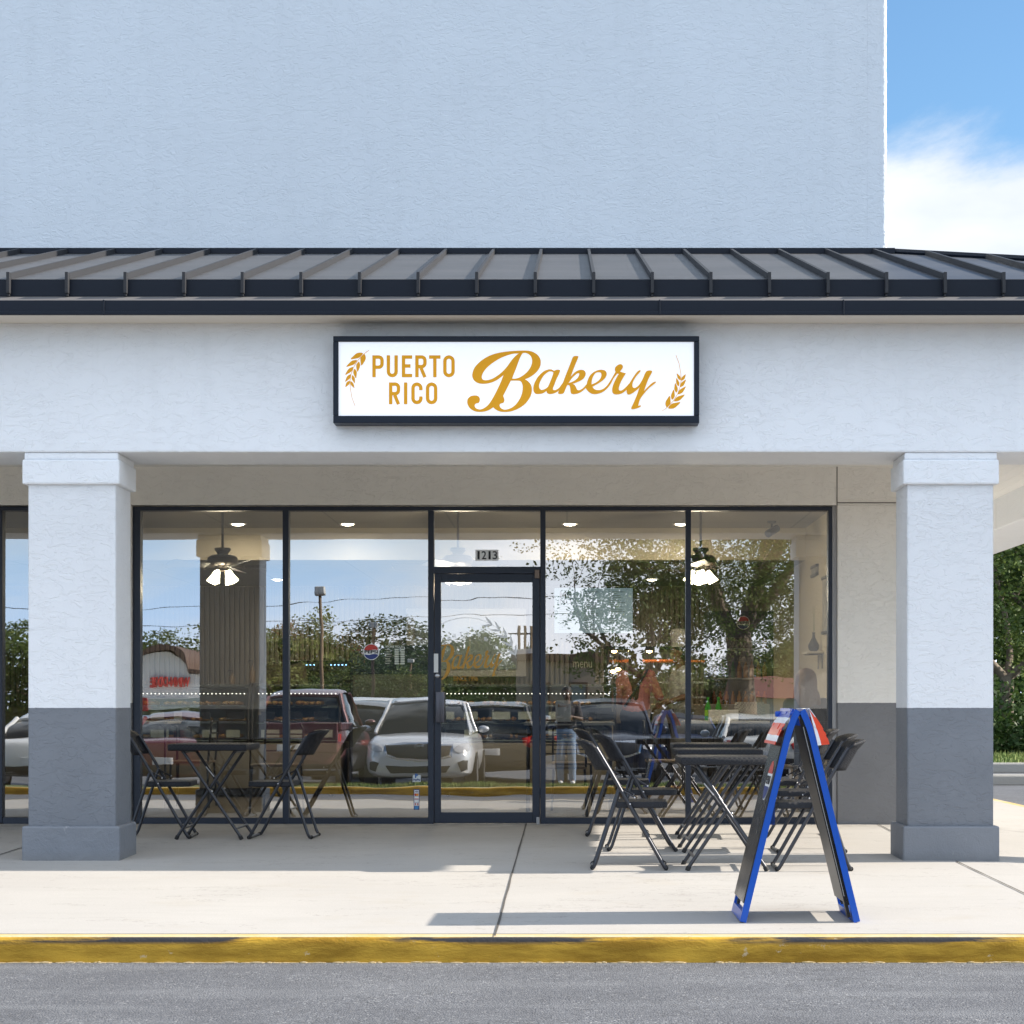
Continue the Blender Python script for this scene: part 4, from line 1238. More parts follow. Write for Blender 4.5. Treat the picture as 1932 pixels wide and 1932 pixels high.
# right-hand group: rear foot px, depth of the chair's middle
for (px, d, rz, lab) in (
    (1118, 3.70, 0, 'woven black folding chair facing right, nearest the kerb left of the three tables'),
    (1147, 2.42, 0, 'woven black folding chair facing right, middle one left of the three tables'),
    (1108, 1.16, 0, 'woven black folding chair facing right, closest to the glass left of three tables'),
    (1600, 3.78, PI, 'woven black folding chair facing left behind the blue sandwich board, nearest the kerb'),
    (1588, 2.55, PI, 'woven black folding chair facing left behind the sandwich board, middle of its row of three'),
    (1556, 1.25, PI, 'woven black folding chair facing left by the grey pier, closest to the glass')):
    place(chair, uc, X_(px, d - .0), d, rz + R(random.Random(px).uniform(-2, 2)), lab, GC, 'chair')
for (px, d, rz, lab) in (
    (248, 1.38, R(3), 'woven black folding chair facing right, half hidden behind the left pillar'),
    (594, 1.40, PI - R(3), 'woven black folding chair facing left at the table left of the door')):
    place(chair, uc, X_(px, d), d, rz, lab, GC, 'chair')
for (px, d, lab) in (
    (1366, 3.72, 'black folding bistro table nearest the kerb, half behind the sandwich board'),
    (1352, 2.48, 'middle black folding bistro table of three in a row right of the door'),
    (1340, 1.36, 'black folding bistro table closest to the glass right of the door'),
    (405, 1.40, 'black folding bistro table between two chairs left of the door near the left pillar')):
    place(table, ut, X_(px, d), d, R(random.Random(px + 5).uniform(-1, 1)), lab, GT, 'table')

# ------------------------------------------------------------------ sandwich board
M_blue = mat('board_blue', (.004, .075, .42), .32, spec=.5)
M_boardblk = mat('board_black', (.006, .006, .007), .35, spec=.25)
g = G('board_steel')
sc_ = g.n('ShaderNodeSeparateXYZ', {0: g.co}).outputs['Z']
g.out(Base_Color=g.mix(g.ramp(g.noise(14, 4), .45, .7, 0, .4), (.020, .020, .022), (.030, .030, .032)), Roughness=g.ramp(g.noise(3, 3), .3, .7, .20, .30))
g.b.inputs['Specular IOR Level'].default_value = .7
M_boardst = g.m
xs_n, d_n, d_f = .895, 6.47, 5.80
SB = empty('sandwich_board', (X_(1505, 6.38), -6.235, zg(1.2, -6.235)), 0)
tag(SB, 'blue framed black sandwich board with red and white topper on the sunny pavement', 'sign')
HB, TH = 1.085, .292            # height, half spread
D0, D1 = -.245, .245              # near (towards camera) and far edges, local y
def SBp(s, t, y, off=0.0):      # s=-1 left panel, +1 right ; t 0 foot .. 1 top
    x = s * (TH * (1 - t) + .030 * t); z = HB * t
    nx, nz = s * HB, TH
    l = math.hypot(nx, nz)
    return Vector((x + off * nx / l, y, z + off * nz / l))
def bent(s, y, n=14):
    """side-rail centreline: straight, then curling over at the top"""
    pts = [SBp(s, t, y) for t in (0, .3, .6, .80, .87)]
    for t in (.92, .96, .985, 1.0):
        p = SBp(s, t, y); k = (t - .87) / .13
        p.x -= s * .020 * k * k; pts.append(p)
    return pts
for s, nm in ((-1, 'left'), (1, 'right')):
    pn = empty('panel', parent=SB)
    for y0, y1 in ((D0, D0 + .022), (D1 - .022, D1)):
        mb = MB(); ctr = bent(s, 0)
        rings = []
        for i, p in enumerate(ctr):
            a_ = ctr[max(0, i - 1)]; b_ = ctr[min(len(ctr) - 1, i + 1)]
            d_ = (b_ - a_).normalized(); nrm_ = Vector((d_.z, 0, -d_.x)) * s
            w1, w0 = .017, -.016
            rings.append([(p.x + nrm_.x * w0, y0, p.z + nrm_.z * w0), (p.x + nrm_.x * w1, y0, p.z + nrm_.z * w1), (p.x + nrm_.x * w1, y1, p.z + nrm_.z * w1), (p.x + nrm_.x * w0, y1, p.z + nrm_.z * w0)])
        mb.loft(rings); mb.build('side_rail', M_blue, pn, smooth=40)
    # board sheet set inside the rails
    mb = MB()
    q = [SBp(s, .085, D0 + .024, .006 if s < 0 else .0), SBp(s, .97, D0 + .024, .006 if s < 0 else .0)]
    th_ = .014
    lo_, hi_ = (.0175, .024) if s < 0 else (-.024, -.0165)
    ring = lambda y: [tuple(SBp(s, .085, y, o_)) for o_ in (lo_, hi_)] + [tuple(SBp(s, .90 if s < 0 else .93, y, o_)) for o_ in (hi_, lo_)]
    mb.loft([ring(D0 + .004), ring(D1)])
    mb.build('board', M_boardst if s < 0 else M_boardblk, pn)
    if s > 0:                   # black side channel with a pale slot seen edge-on
        mb = MB(); rr = []
        for t in (.03, .98):
            rr.append([tuple(SBp(s, t, D0 + .004, o_)) for o_ in (-.040, -.0245)] + [tuple(SBp(s, t, D0 + .05, o_)) for o_ in (-.0245, -.040)])
        mb.loft(rr); mb.build('inner_channel', M_boardblk, pn)
        mb = MB(); rr = []
        for t in (.13, .93):
            rr.append([tuple(SBp(s, t, D0 + .0015, o_)) for o_ in (-.035, -.031)] + [tuple(SBp(s, t, D0 + .004, o_)) for o_ in (-.031, -.035)])
        mb.loft(rr); mb.build('slot_trim', M_steel, pn)
    # foot: blue bar between the rails, on the ground
    mb = MB()
    f = lambda y: [tuple(SBp(s, 0.0, y, -.0165)), tuple(SBp(s, 0.0, y, .0172)), tuple(SBp(s, .045, y, .0172)), tuple(SBp(s, .045, y, -.0165))]
    mb.loft([f(D0 + .022), f(D1 - .022)]); mb.build('foot_bar', M_blue, pn)
    mb = MB()
    for y in (D0 + .07, D1 - .07):
        mb.tube([SBp(s, .04, y), SBp(s, .10, y)], .008, 8)
        mb.ell(tuple(SBp(s, .06, y)), (.012, .012, .010), 8)
    mb.build('spring_post', M_black, pn, smooth=60)
    # topper: card flaring away from the head of the board, striped red / white / blue
    mb = MB(); prof = []
    ns_ = 12
    for i in range(ns_ + 1):
        k = i / ns_
        t0 = 1.008 - .175 * k
        p = SBp(s, t0, 0); off = .012 + .045 * math.sin(k * PI * .5) ** 1.5
        if s > 0: off = .016 + .060 * math.sin(k * PI * .5)
        nx, nz = s * HB / math.hypot(HB, TH), TH / math.hypot(HB, TH)
        prof.append((p.x + nx * off, p.z + nz * off * .4))
    for j, (ya, yb) in enumerate(((-.5, -.42), (-.42, -.15), (-.15, .15), (.15, .42), (.42, .5))):
        for i in range(ns_):
            k = i / ns_
            mb.m((1 if k < .2 else 0) if s > 0 else (2 if k < .22 else (1 if (.22 <= k < .34 or .72 < k < .86) else 0)))
            (xa_, za_), (xb_, zb2) = prof[i], prof[i + 1]
            y0_, y1_ = D0 - .006 + (ya + .5) * .505, D0 - .006 + (yb + .5) * .505
            mb.add([(xa_, y0_, za_), (xa_, y1_, za_), (xb_, y1_, zb2), (xb_, y0_, zb2)], [(0, 1, 2, 3)])
    if s > 0:                   # folded near end of the card, white inside red
        nx, nz = HB / math.hypot(HB, TH), TH / math.hypot(HB, TH)
        for i in range(ns_):
            q0, q1 = prof[i], prof[i + 1]
            def rl(k): p = SBp(s, 1.008 - .175 * k, 0); return (p.x + nx * .018, p.z + nz * .018 * .4)
            r0_, r1_ = rl(i / ns_), rl((i + 1) / ns_)
            ye = D0 - .002
            def mixp(a, b, t): return (lerp(a[0], b[0], t), ye, lerp(a[1], b[1], t))
            mb.m(1).add([mixp(r0_, q0, 0), mixp(r0_, q0, .32), mixp(r1_, q1, .32), mixp(r1_, q1, 0)], [(0, 1, 2, 3)])
            mb.m(0).add([mixp(r0_, q0, .32), mixp(r0_, q0, 1), mixp(r1_, q1, 1), mixp(r1_, q1, .32)], [(0, 1, 2, 3)])
    tp = mb.build('topper', [mat('topper_red', (.80, .075, .028), .3), mat('topper_white', (.8, .8, .82), .3), mat('topper_blue', (.03, .07, .42), .3)], pn)
    sd = tp.modifiers.new('s', 'SOLIDIFY'); sd.thickness = .003
# logo disc on the left panel's outer face
e_ = MB()
Mz = Matrix.Translation(SBp(-1, .66, -.08, .0250)) @ Matrix.Rotation(math.atan2(TH, HB), 4, 'Y')
def dsk(mb, rr, off, a0=0, a1=360, chord=None):
    pts = []
    for i in range(33):
        a_ = R(a0 + (a1 - a0) * i / 32); pts.append(Mz @ Vector((-off, rr * math.cos(a_), rr * math.sin(a_))))
    mb.add(pts, [tuple(range(33))])
e_.m(0); dsk(e_, .11, .0); e_.m(1); dsk(e_, .102, .002, 20, 160); e_.m(2); dsk(e_, .102, .002, 200, 340)
e_.build('logo', [mat('paper_white', (.82, .82, .80), .6), mat('sign_red', (.52, .035, .02), .4), mblu], SB, norm=False)
lt = text_obj('lettering', 'PEPSI', (-.09, -.022, .09, .022), 0, M_black, SB, bold=.03)
lt.matrix_local = Mz @ Matrix.Translation((-.004, 0, 0)) @ Matrix.Rotation(R(-90), 4, 'Z')
for yh in (D0 + .05, D1 - .05):
    mb = MB(); mb.tube([(-.03, yh, HB - .02), (.03, yh, HB - .02)], .010, 8); mb.build('hinge', M_blue, SB, smooth=60)
mb = MB()
mb.box(-.075, -.02, D1 - .03, D1 - .005, HB - .035, HB - .005, .004)
mb.build('carry_handle', M_blue, SB, smooth=60)
mb = MB()        # loose stay hanging down
mb.box(-.112, -.078, .205, .211, .47, .735, .002)
mb.ell((-.095, .204, .485), (.007, .003, .007), 8)
mb.build('stay_strap', M_blue, SB)

# ================================================================== INTERIOR
g = G('interior_tile')
br = g.n('ShaderNodeTexBrick', {'Vector': g.co, 'Scale': 1.0, 'Color1': (.20, .175, .135), 'Color2': (.18, .155, .12), 'Mortar': (.12, .11, .09), 'Mortar Size': .004, 'Brick Width': .45, 'Row Height': .45}, offset=0.0).outputs[0]
g.out(Base_Color=br, Roughness=.35)
mb = MB(); mb.box(-9, 2.75, .05, 10, -.06, .0); tagS(mb.build('interior_floor', g.m))
M_iw = mat('interior_wall', (.48, .42, .31), .8, bump=(30, .2, .003))
g = G('ceiling_tile')
br = g.n('ShaderNodeTexBrick', {'Vector': g.co, 'Scale': 1.0, 'Color1': (.26, .235, .20), 'Color2': (.26, .235, .20), 'Mortar': (.12, .11, .1), 'Mortar Size': .012, 'Brick Width': 1.22, 'Row Height': 1.22}, offset=0.0).outputs[0]
g.out(Base_Color=br, Roughness=.9, Normal=g.bump(g.noise(90, 2), .4, .004))
mb = MB(); mb.box(-9, 2.75, .13, 4.3, 2.95, 3.0); mb.box(-9, 2.75, 4.3, 9.0, 2.60, 2.66); tagS(mb.build('ceiling', g.m))
mb = MB(); mb.box(-9, 2.75, 4.24, 4.30, 2.60, 2.949); tagS(mb.build('bulkhead_wall', M_iw))
mb = MB(); mb.box(2.6, 2.75, .13, 8.7, 0.001, 2.949); mb.box(-9, -8.9, .13, 8.7, .001, 2.949); mb.box(-8.9, 2.6, 8.62, 8.75, .001, 2.6); tagS(mb.build('interior_wall', M_iw))
# ribbed panelling on the back wall
mb = MB()
M_rib2 = mat('ribbed_panel', (.27, .235, .19), .6, var=(1, (.31, .27, .22), .3, .7))
x = -8.8
while x < 2.55:
    mb.box(x, x + .044, 8.54, 8.615, 1.0, 2.58, 0); x += .066
pnl = mb.build('wall_panelling', M_rib2)
tag(pnl, 'greige vertical ribbed panelling covering the bakery back wall', 'panelling')
# lights
M_lamp = mat('lamp_warm', (1, 1, 1), .5, emit=(1.0, .86, .66), es=14)
def canlight(name, x, y, z, label):
    t = empty(name, (x, y, z)); tag(t, label, 'ceiling light', 'recessed ceiling lights')
    mb = MB(); mb.lathe([(.095, -.006), (.085, -.016), (.072, -.012)], n=20); mb.build('trim_ring', M_white, t, smooth=60)
    mb = MB(); mb.lathe([(.062, -.014), (.055, -.022), (.035, -.028), (.0, -.030)], n=20); mb.build('lens', M_lamp, t)
    l = bpy.data.lights.new('lamp', 'AREA'); l.shape = 'DISK'; l.size = .16; l.energy = 5.5; l.color = (1, .86, .68)
    lo = bpy.data.objects.new('lamp', l); COL.objects.link(lo); lo.parent = t; lo.location = (0, 0, -.06)
    return t
k1 = (CAMD + 3.7) / S
for px, w_ in ((449, 'nearest the left end of the shop'), (656, 'second from the left behind the glass'), (1075, 'just right of the door transom'), (1285, 'beside the right ceiling fan')):
    canlight('recessed_light', (px - 1070) * k1, 3.7, 2.95, 'small round lit ceiling downlight ' + w_)
k2 = (CAMD + 7.2) / S
for px, w_ in ((524, 'low over the counter at left'), (895, 'low over the ribbed wall behind the door'), (1230, 'low over the ribbed wall right of the menu screen')):
    canlight('recessed_light', (px - 1070) * k2, 7.2, 2.60, 'round lit ceiling downlight ' + w_)
# ceiling fans
M_fan = mat('fan_bronze', (.045, .032, .024), .35, metal=.4)
M_blade2 = mat('fan_blade', (.028, .020, .016), .4)
M_shade = mat('glass_shade', (.9, .85, .75), .4, emit=(1.0, .88, .62), es=5)
def make_fan():
    t = empty('ceiling_fan')
    mb = MB(); mb.tube([(0, 0, 0), (0, 0, .50)], .013, 8); mb.lathe([(.03, .49), (.065, .52), (.065, .545)], n=16); mb.build('downrod', M_fan, t, smooth=50)
    mb = MB(); mb.lathe([(0, .045), (.075, .04), (.08, .02), (.06, .0), (.05, -.02), (.12, -.035), (.145, -.055), (.148, -.105), (.13, -.125), (.07, -.135), (.05, -.16), (.06, -.18), (.0, -.19)], n=24); mb.build('motor_housing', M_fan, t, smooth=40)
    for i in range(5):
        a_ = R(8 + 72 * i); Mr = Matrix.Rotation(a_, 4, 'Z')
        mb = MB()
        mb.box(.10, .24, -.012, .012, -.148, -.142, M=Mr)
        poly = [(.20, -.06), (.60, -.08), (.635, -.05), (.64, .04), (.60, .075), (.20, .055)]
        Mt = Mr @ Matrix.Rotation(R(20), 4, 'X')
        mb.prism(poly, 'z', -.150, -.142, M=Mt)
        mb.build('fan_blade', M_blade2, t)
    for i in range(4):
        a_ = R(45 + 90 * i + 20); Mr = Matrix.Rotation(a_, 4, 'Z')
        Ms = Mr @ Matrix.Translation((.085, 0, -.205)) @ Matrix.Rotation(R(-28), 4, 'Y')
        mb = MB(); mb.lathe([(.016, .03), (.024, .01), (.032, -.03), (.047, -.08), (.052, -.095)], n=14, M=Ms)
        mb.ell((0, 0, -.055), (.022, .022, .034), 10, M=Ms)
        mb.build('lamp_shade', M_shade, t, smooth=60)
    return t
fan = make_fan()
kf = (CAMD + 2.0) / S
fl = ('dark bronze ceiling fan with glowing shades behind the left window', 'dark bronze ceiling fan seen through the transom over the door', 'dark bronze ceiling fan with glowing shades beside the right mullion')
for i, px in enumerate((420, 864, 1322)):
    loc = ((px - 1070) * kf, 2.0, 2.50)
    if i == 0: f_ = fan; f_.location = loc; tag(f_, fl[i], 'ceiling fan', 'ceiling fans')
    else: f_ = dup(fan, loc, R(17 * i), fl[i], 'ceiling fans')
    l = bpy.data.lights.new('fan_lamp', 'POINT'); l.energy = 12; l.shadow_soft_size = .06; l.color = (1, .84, .62)
    lo = bpy.data.objects.new('fan_lamp', l); COL.objects.link(lo); lo.parent = f_; lo.location = (0, 0, -.36)

# pastry cases
def display_case(x0, x1, y0, label, depth=.8, h=1.25, seed=1):
    t = empty('display_case', ((x0 + x1) / 2, y0 + depth / 2, 0)); tag(t, label, 'display case', 'refrigerated pastry cases')
    rnd = random.Random(seed); hw = (x1 - x0) / 2; d = depth / 2
    mb = MB(); mb.box(-hw, hw, -d, d, .10, .60, .008); mb.build('base', M_cream, t, smooth=40)
    mb = MB(); mb.box(-hw + .03, hw - .03, -d + .05, d - .02, .03, .10)
    for sx_ in (-1, 1):
        for sy in (-1, 1): mb.ell((sx_ * (hw - .12), sy * (d - .1), .028), (.028, .018, .028), 8)
    mb.build('caster', M_black, t)
    mb = MB()
    for sx_ in (-1, 1):
        pr = [(-d, .60), (-d, 1.0), (-d + .08, 1.18), (-d + .2, h), (d, h), (d, .60)]
        mb.tube([(sx_ * (hw - .012), p[0], p[1]) for p in pr[:5]], .018, 6)
    mb.build('end_frame', M_black, t, smooth=40)
    mb = MB(); mb.box(-hw, hw, -d + .18, d, h - .03, h, .004); mb.build('top', mat('case_top', (.10, .11, .10), .3), t)
    mb = MB(); mb.sheet(lambda u, v: (lerp(-hw + .03, hw - .03, u), [-d, -d, -d + .08, -d + .19][v], [.60, 1.0, 1.18, h - .01][v]), [0, 1], [0, 1, 2, 3])
    mb.build('front_glass', M_clear, t, norm=False)
    mb = MB()
    for i, zz in enumerate((.63, .82, 1.0)): mb.box(-hw + .03, hw - .03, -d + .08 + .06 * i, d - .05, zz - .008, zz, .002)
    mb.build('shelf', mat('shelf_glass', (.40, .46, .42), .15), t)
    mb = MB(); mb.m(0).box(-hw + .03, hw - .03, d - .05, d - .03, .6, h - .03); mb.build('back_panel', mat('case_back', (.26, .27, .24), .5), t)
    M_led = mat('led_white', (1, 1, 1), .5, emit=(1.0, .95, .82), es=2.5)
    mb = MB(); xx = -hw + .06
    while xx < hw - .06: mb.ell((xx, -d + .155, 1.145), (.007, .006, .006), 6); xx += .045
    mb.build('led_strip', M_led, t)
    # trays of pastry, price cards
    M_past = mat('pastry', (.42, .20, .06), .7, var=(18, (.62, .42, .16), .4, .65)); M_tray = mat('tray_black', (.02, .02, .02), .4)
    for zz in (.82, .63, 1.0):
        x = -hw + .12
        while x < hw - .3:
            w = rnd.uniform(.2, .34)
            mb = MB(); mb.box(x, x + w, -d + .12, d - .15, zz + .001, zz + .02, .004)
            mb.build('tray', M_tray if rnd.random() < .5 else M_steel, t)
            mb = MB()
            for i in range(int(w / .07)):
                for j in range(4):
                    rr = rnd.uniform(.022, .034)
                    mb.ell((x + .04 + i * .07, -d + .18 + j * .11, zz + .02 + rr * .7), (rr * 1.15, rr * 1.3, rr * .8), 7)
            mb.build('pastry', M_past, t, smooth=80)
            x += w + .04
    mb = MB()
    x = -hw + .10
    while x < hw - .2:
        for zz in (.86, .66):
            mb.m(0 if rnd.random() < .62 else 1).box(x, x + rnd.choice((.09, .15, .2)), -d + .075, -d + .080, zz, zz + .085)
        x += rnd.uniform(.2, .34)
    mb.build('price_card', [mat('card_pale', (.55, .58, .52), .6), mat('card_dark', (.02, .022, .03), .5)], t)
    return t
display_case(-5.0, -3.51, 4.5, 'cream based pastry case with lit shelf behind the left window', seed=2)
display_case(-3.49, -2.50, 4.5, 'narrow cream pastry case beside the glass cooler behind the second window', seed=3)
display_case(-1.44, .54, 4.5, 'long pastry case with led strip and white trays seen through the door glass', seed=4)

def cooler(x0, x1, y0, h, label, header=None, logo=False, seed=1):
    t = empty('drinks_cooler', ((x0 + x1) / 2, y0 + .35, 0)); tag(t, label, 'cooler')
    rnd = random.Random(seed); hw = (x1 - x0) / 2
    mb = MB(); mb.box(-hw, hw, -.33, .35, .02, h, .012)
    # hollow look: body is a shell of boxes
    mb = MB(); mb.box(-hw, -hw + .04, -.35, .35, .02, h, .005); mb.box(hw - .04, hw, -.35, .35, .02, h, .005); mb.box(-hw + .04, hw - .04, .31, .35, .02, h, .0)
    mb.box(-hw + .04, hw - .04, -.35, .35, .02, .22, .0); mb.box(-hw + .04, hw - .04, -.35, .31, h - .05, h)
    mb.build('body', mat('cooler_black', (.02, .022, .03), .35), t)
    zt = h - .05
    if header:
        mb = MB(); mb.box(-hw, hw, -.36, -.33, header, h, .006); mb.build('header', mat('header_navy', (.006, .008, .03), .3), t)
        zt = header
    mb = MB(); mb.box(-hw + .03, hw - .03, -.352, -.348, .22, zt); mb.build('glass_door', M_clear if logo else mat('frosted_door', (.11, .115, .10), .4, spec=.2), t)
    mb = MB()
    if not logo: return t
    shelves = [.24 + i * (zt - .3) / 4.2 for i in range(5)]
    for zz in shelves: mb.box(-hw + .04, hw - .04, -.30, .30, zz - .012, zz)
    mb.build('shelf', mat('cooler_shelf', (.55, .57, .55), .4), t)
    cols = [(.35, .02, .01), (.45, .18, .02), (.02, .05, .2), (.03, .16, .04), (.03, .03, .03), (.5, .45, .3)]
    for zz in shelves:
        c_ = cols[rnd.randrange(6)]
        for i in range(int(hw * 2 / .085)):
            if rnd.random() < .25: c_ = cols[rnd.randrange(6)]
            mb = MB(); mb.lathe([(.028, 0), (.030, .02), (.030, .13), (.012, .18), (.012, .205), (0, .206)], (-hw + .085 + i * .08, -.22, zz + .002), 9)
            mb.build('bottle', mat('drink_%d' % cols.index(c_), c_, .25), t, smooth=50)
    if logo:
        zc = (header + h) / 2; cx = .02
        pepsi(cx, zc + .02, .085, -.363, parent=t)
    return t
x0c, _ = PX(1336, 0, 7.4); x1c, _ = PX(1462, 0, 7.4)
cooler(x0c, x1c, 7.4, 2.2, 'tall black drinks cooler with round soda logo header behind right window', 1.87, True, 5)
cooler(-2.40, -1.52, 4.55, 1.68, 'cooler with pale frosted door and dark header between the pastry cases', 1.36, False, 6)

# menu boards
mx0, mz1 = PX(1046, 1109, 8.3); mx1, mz0 = PX(1194, 1194, 8.3)
TV = empty('menu_screen', ((mx0 + mx1) / 2, 8.4, (mz0 + mz1) / 2)); tag(TV, 'large pale blue lit menu screen hung on the ribbed back wall', 'screen')
mb = MB(); mb.box(mx0 - .012, mx1 + .012, 8.36, 8.42, mz0 - .012, mz1 + .012, .004); kidof(mb.build('bezel', M_blackgl), TV)
mb = MB(); mb.box(mx0, mx1, 8.352, 8.358, mz0, mz1); kidof(mb.build('screen', mat('screen_pale', (.30, .40, .46), .4, emit=(.40, .56, .66), es=.22)), TV)
M_tx = mat('screen_ink', (.03, .04, .05), .6)
mb = MB(); rnd = random.Random(9)
for c_ in range(3):
    for r_ in range(22):
        if c_ == 0 and r_ < 8: continue
        xx = lerp(mx0, mx1, .06 + c_ * .32); zz = lerp(mz1, mz0, .08 + r_ * .04)
        mb.box(xx, xx + rnd.uniform(.10, .22), 8.350, 8.352, zz - .006, zz)
kidof(mb.build('menu_line', mat('screen_line', (.12, .17, .20), .6)), TV)
a0, c0 = PX(1056, 1127.0, 8.3); a1, c1 = PX(1078, 1109 + 7, 8.3)
kidof(text_obj('lettering', 'ME', (a0, c0, a1, c1), 8.350, M_tx, bold=.005), TV)
a0, c0 = PX(1056, 1139.5, 8.3); a1, c1 = PX(1077, 1129, 8.3)
kidof(text_obj('lettering', 'NU', (a0, c0, a1, c1), 8.350, M_tx, bold=.005), TV)
bx0, bz1 = PX(782, 1164, 8.3); bx1, bz0 = PX(975, 1262, 8.3)
MBd = empty('window_hatch', ((bx0 + bx1) / 2, 8.4, (bz0 + bz1) / 2)); tag(MBd, 'pale framed double panel hatch in the back wall behind the door', 'hatch')
mb = MB(); mb.box(bx0 - .12, bx1 + .12, 8.44, 8.56, bz0 - .1, bz1 + .12, .01); kidof(mb.build('frame', mat('hatch_white', (.62, .61, .58), .5)), MBd)
mb = MB(); mid = (bx0 + bx1) / 2 + .05
mb.box(bx0, mid - .008, 8.42, 8.438, bz0, bz1); mb.box(mid + .008, bx1, 8.42, 8.438, bz0, bz1); kidof(mb.build('panel', mat('hatch_blue', (.36, .42, .46), .35)), MBd)
# chalkboard
a0, c0 = PX(1076, 1300, 7.6); a1, c1 = PX(1122, 1226, 7.6)
CB = empty('chalkboard', ((a0 + a1) / 2, 7.62, (c0 + c1) / 2)); tag(CB, 'dark chalkboard with the word menu beside the hot food shelf', 'board')
mb = MB(); mb.box(a0, a1, 7.6, 7.64, c0, c1, .006); mb.lathe([(.10, 0), (.10, .02)], n=20, M=Matrix.Translation(((a0 + a1) / 2, 7.64, c1)) @ Matrix.Rotation(R(90), 4, 'X')); kidof(mb.build('slate', mat('slate', (.035, .032, .035), .7)), CB)
kidof(text_obj('lettering', 'menu', ((a0 + a1) / 2 - .12, (c0 + c1) / 2 + .02, (a0 + a1) / 2 + .12, (c0 + c1) / 2 + .10), 7.598, mat('vinyl_pale', (.6, .62, .52), .6)), CB)
# counter and hot food shelf
a0, c0 = PX(1142, 1320, 6.2); a1, c1 = PX(1338, 1219, 6.2)
HS = empty('hot_food_shelf', ((a0 + a1) / 2, 6.5, 0)); tag(HS, 'black canopied hot food shelf with warm lamps and copper rail over counter', 'food shelf')
mb = MB(); mb.box(a0, a1, 6.2, 6.75, c1 - .05, c1, .01)
for xx in (a0 + .02, a1 - .02): mb.box(xx - .015, xx + .015, 6.2, 6.23, c0 - .02, c1 - .05)
kidof(mb.build('canopy', M_black), HS)
mb = MB(); mb.box(a0 + .05, a1 - .05, 6.19, 6.21, 1.02 + (1330 - 1250) * .00634, 1.02 + (1330 - 1245) * .00634, .004); kidof(mb.build('copper_rail', mat('copper', (.50, .16, .05), .3, metal=.8)), HS)
mb = MB(); mb.box(a0 + .03, a1 - .03, 6.25, 6.7, 1.28, 1.30); mb.box(a0 + .03, a1 - .03, 6.25, 6.7, 1.10, 1.12); kidof(mb.build('shelf', M_steel), HS)
M_heat = mat('heat_lamp', (1, 1, 1), .5, emit=(1.0, .62, .25), es=16)
for px in (1158, 1190, 1224, 1160, 1168):
    pass
for (px, py) in ((1159, 1229), (1191, 1228), (1225, 1229), (1157, 1267), (1166, 1263)):
    xx, zz = PX(px, py, 6.35); mb = MB(); mb.ell((xx, 6.35, zz), (.035, .03, .02), 10); kidof(mb.build('heat_lamp', M_heat), HS)
l = bpy.data.lights.new('heat_glow', 'AREA'); l.size = .8; l.energy = 8; l.color = (1, .6, .28)
lo = bpy.data.objects.new('heat_glow', l); COL.objects.link(lo); lo.location = ((a0 + a1) / 2, 6.4, c1 - .07)
CT = empty('service_counter', (1.2, 6.3, 0)); tag(CT, 'long cream fronted service counter under the hot food shelf', 'counter')
mb = MB(); mb.box(.55, 2.4, 6.0, 6.75, .80, 1.03, .01); kidof(mb.build('counter_top', mat('counter_cream', (.34, .31, .26), .5)), CT)
mb = MB(); x = .56
while x < 2.38: mb.box(x, x + .05, 6.02, 6.09, .01, .80); x += .07
kidof(mb.build('front_panel', mat('counter_slat', (.05, .05, .055), .6)), CT)
mb = MB(); mb.box(.56, 2.39, 6.092, 6.7, .01, .798); kidof(mb.build('base', mat('counter_base', (.03, .03, .033), .6)), CT)
# drinks machines with lit panels
for (px, lab) in ((580, 'black drinks dispenser with blue lit screen, beside the left mullion'), (640, 'black drinks dispenser with blue lit screen, beside the glass cooler')):
    xx, zz = PX(px, 1246, 6.3)
    t = empty('drinks_dispenser', (xx, 6.5, .9)); tag(t, lab, 'dispenser', 'drinks dispensers')
    mb = MB(); mb.box(-.20, .20, -.25, .25, .0, zz - .9, .02); t_b = mb.build('body', M_black, t, smooth=40)
    mb = MB(); mb.box(-.13, .13, -.262, -.25, zz - .9 - .13, zz - .9 - .02, .003); mb.build('screen', mat('screen_dark', (.02, .03, .06), .3), t)
    mb = MB()
    for i in range(5): mb.ell((-.09 + i * .045, -.264, zz - .9 - .055), (.010, .003, .007), 6)
    mb.build('indicator', mat('led_blue', (.2, .4, 1), .5, emit=(.25, .55, 1), es=4), t)
    mb = MB(); mb.box(-.10, .10, -.30, -.2, .15, .18); mb.tube([(0, -.25, .4), (0, -.3, .36), (0, -.3, .3)], .012, 6); mb.build('spout', M_steel, t)
mb = MB(); mb.box(-5.6, -1.3, 6.2, 6.85, 0.001, .898, .01); bc_ = mb.build('back_counter', mat('counter_base', (.03, .03, .033), .6)); tag(bc_, 'dark back counter carrying the drinks dispensers', 'counter')
# bottles on top of the case
for i, (px, h_, lab) in enumerate(((476, .27, 'slim pump bottle on the pastry case top by the black end frame'), (498, .16, 'short pump bottle standing alone on the pastry case top'), )):
    xx, zz = PX(px - 60 * i, 1290, 5.0)
    t = empty('pump_bottle', (xx, 5.0, 1.25)); tag(t, lab, 'bottle', 'pump bottles')
    mb = MB(); mb.lathe([(.03, 0), (.034, .02), (.034, h_ * .55), (.012, h_ * .68), (.012, h_ * .8)], n=12); mb.build('bottle', mat('sauce', (.20, .12, .05), .3), t, smooth=50)
    mb = MB(); mb.tube([(0, 0, h_ * .78), (0, 0, h_), (-.04, 0, h_), (-.05, 0, h_ - .02)], .006, 6); mb.build('pump', M_black, t)

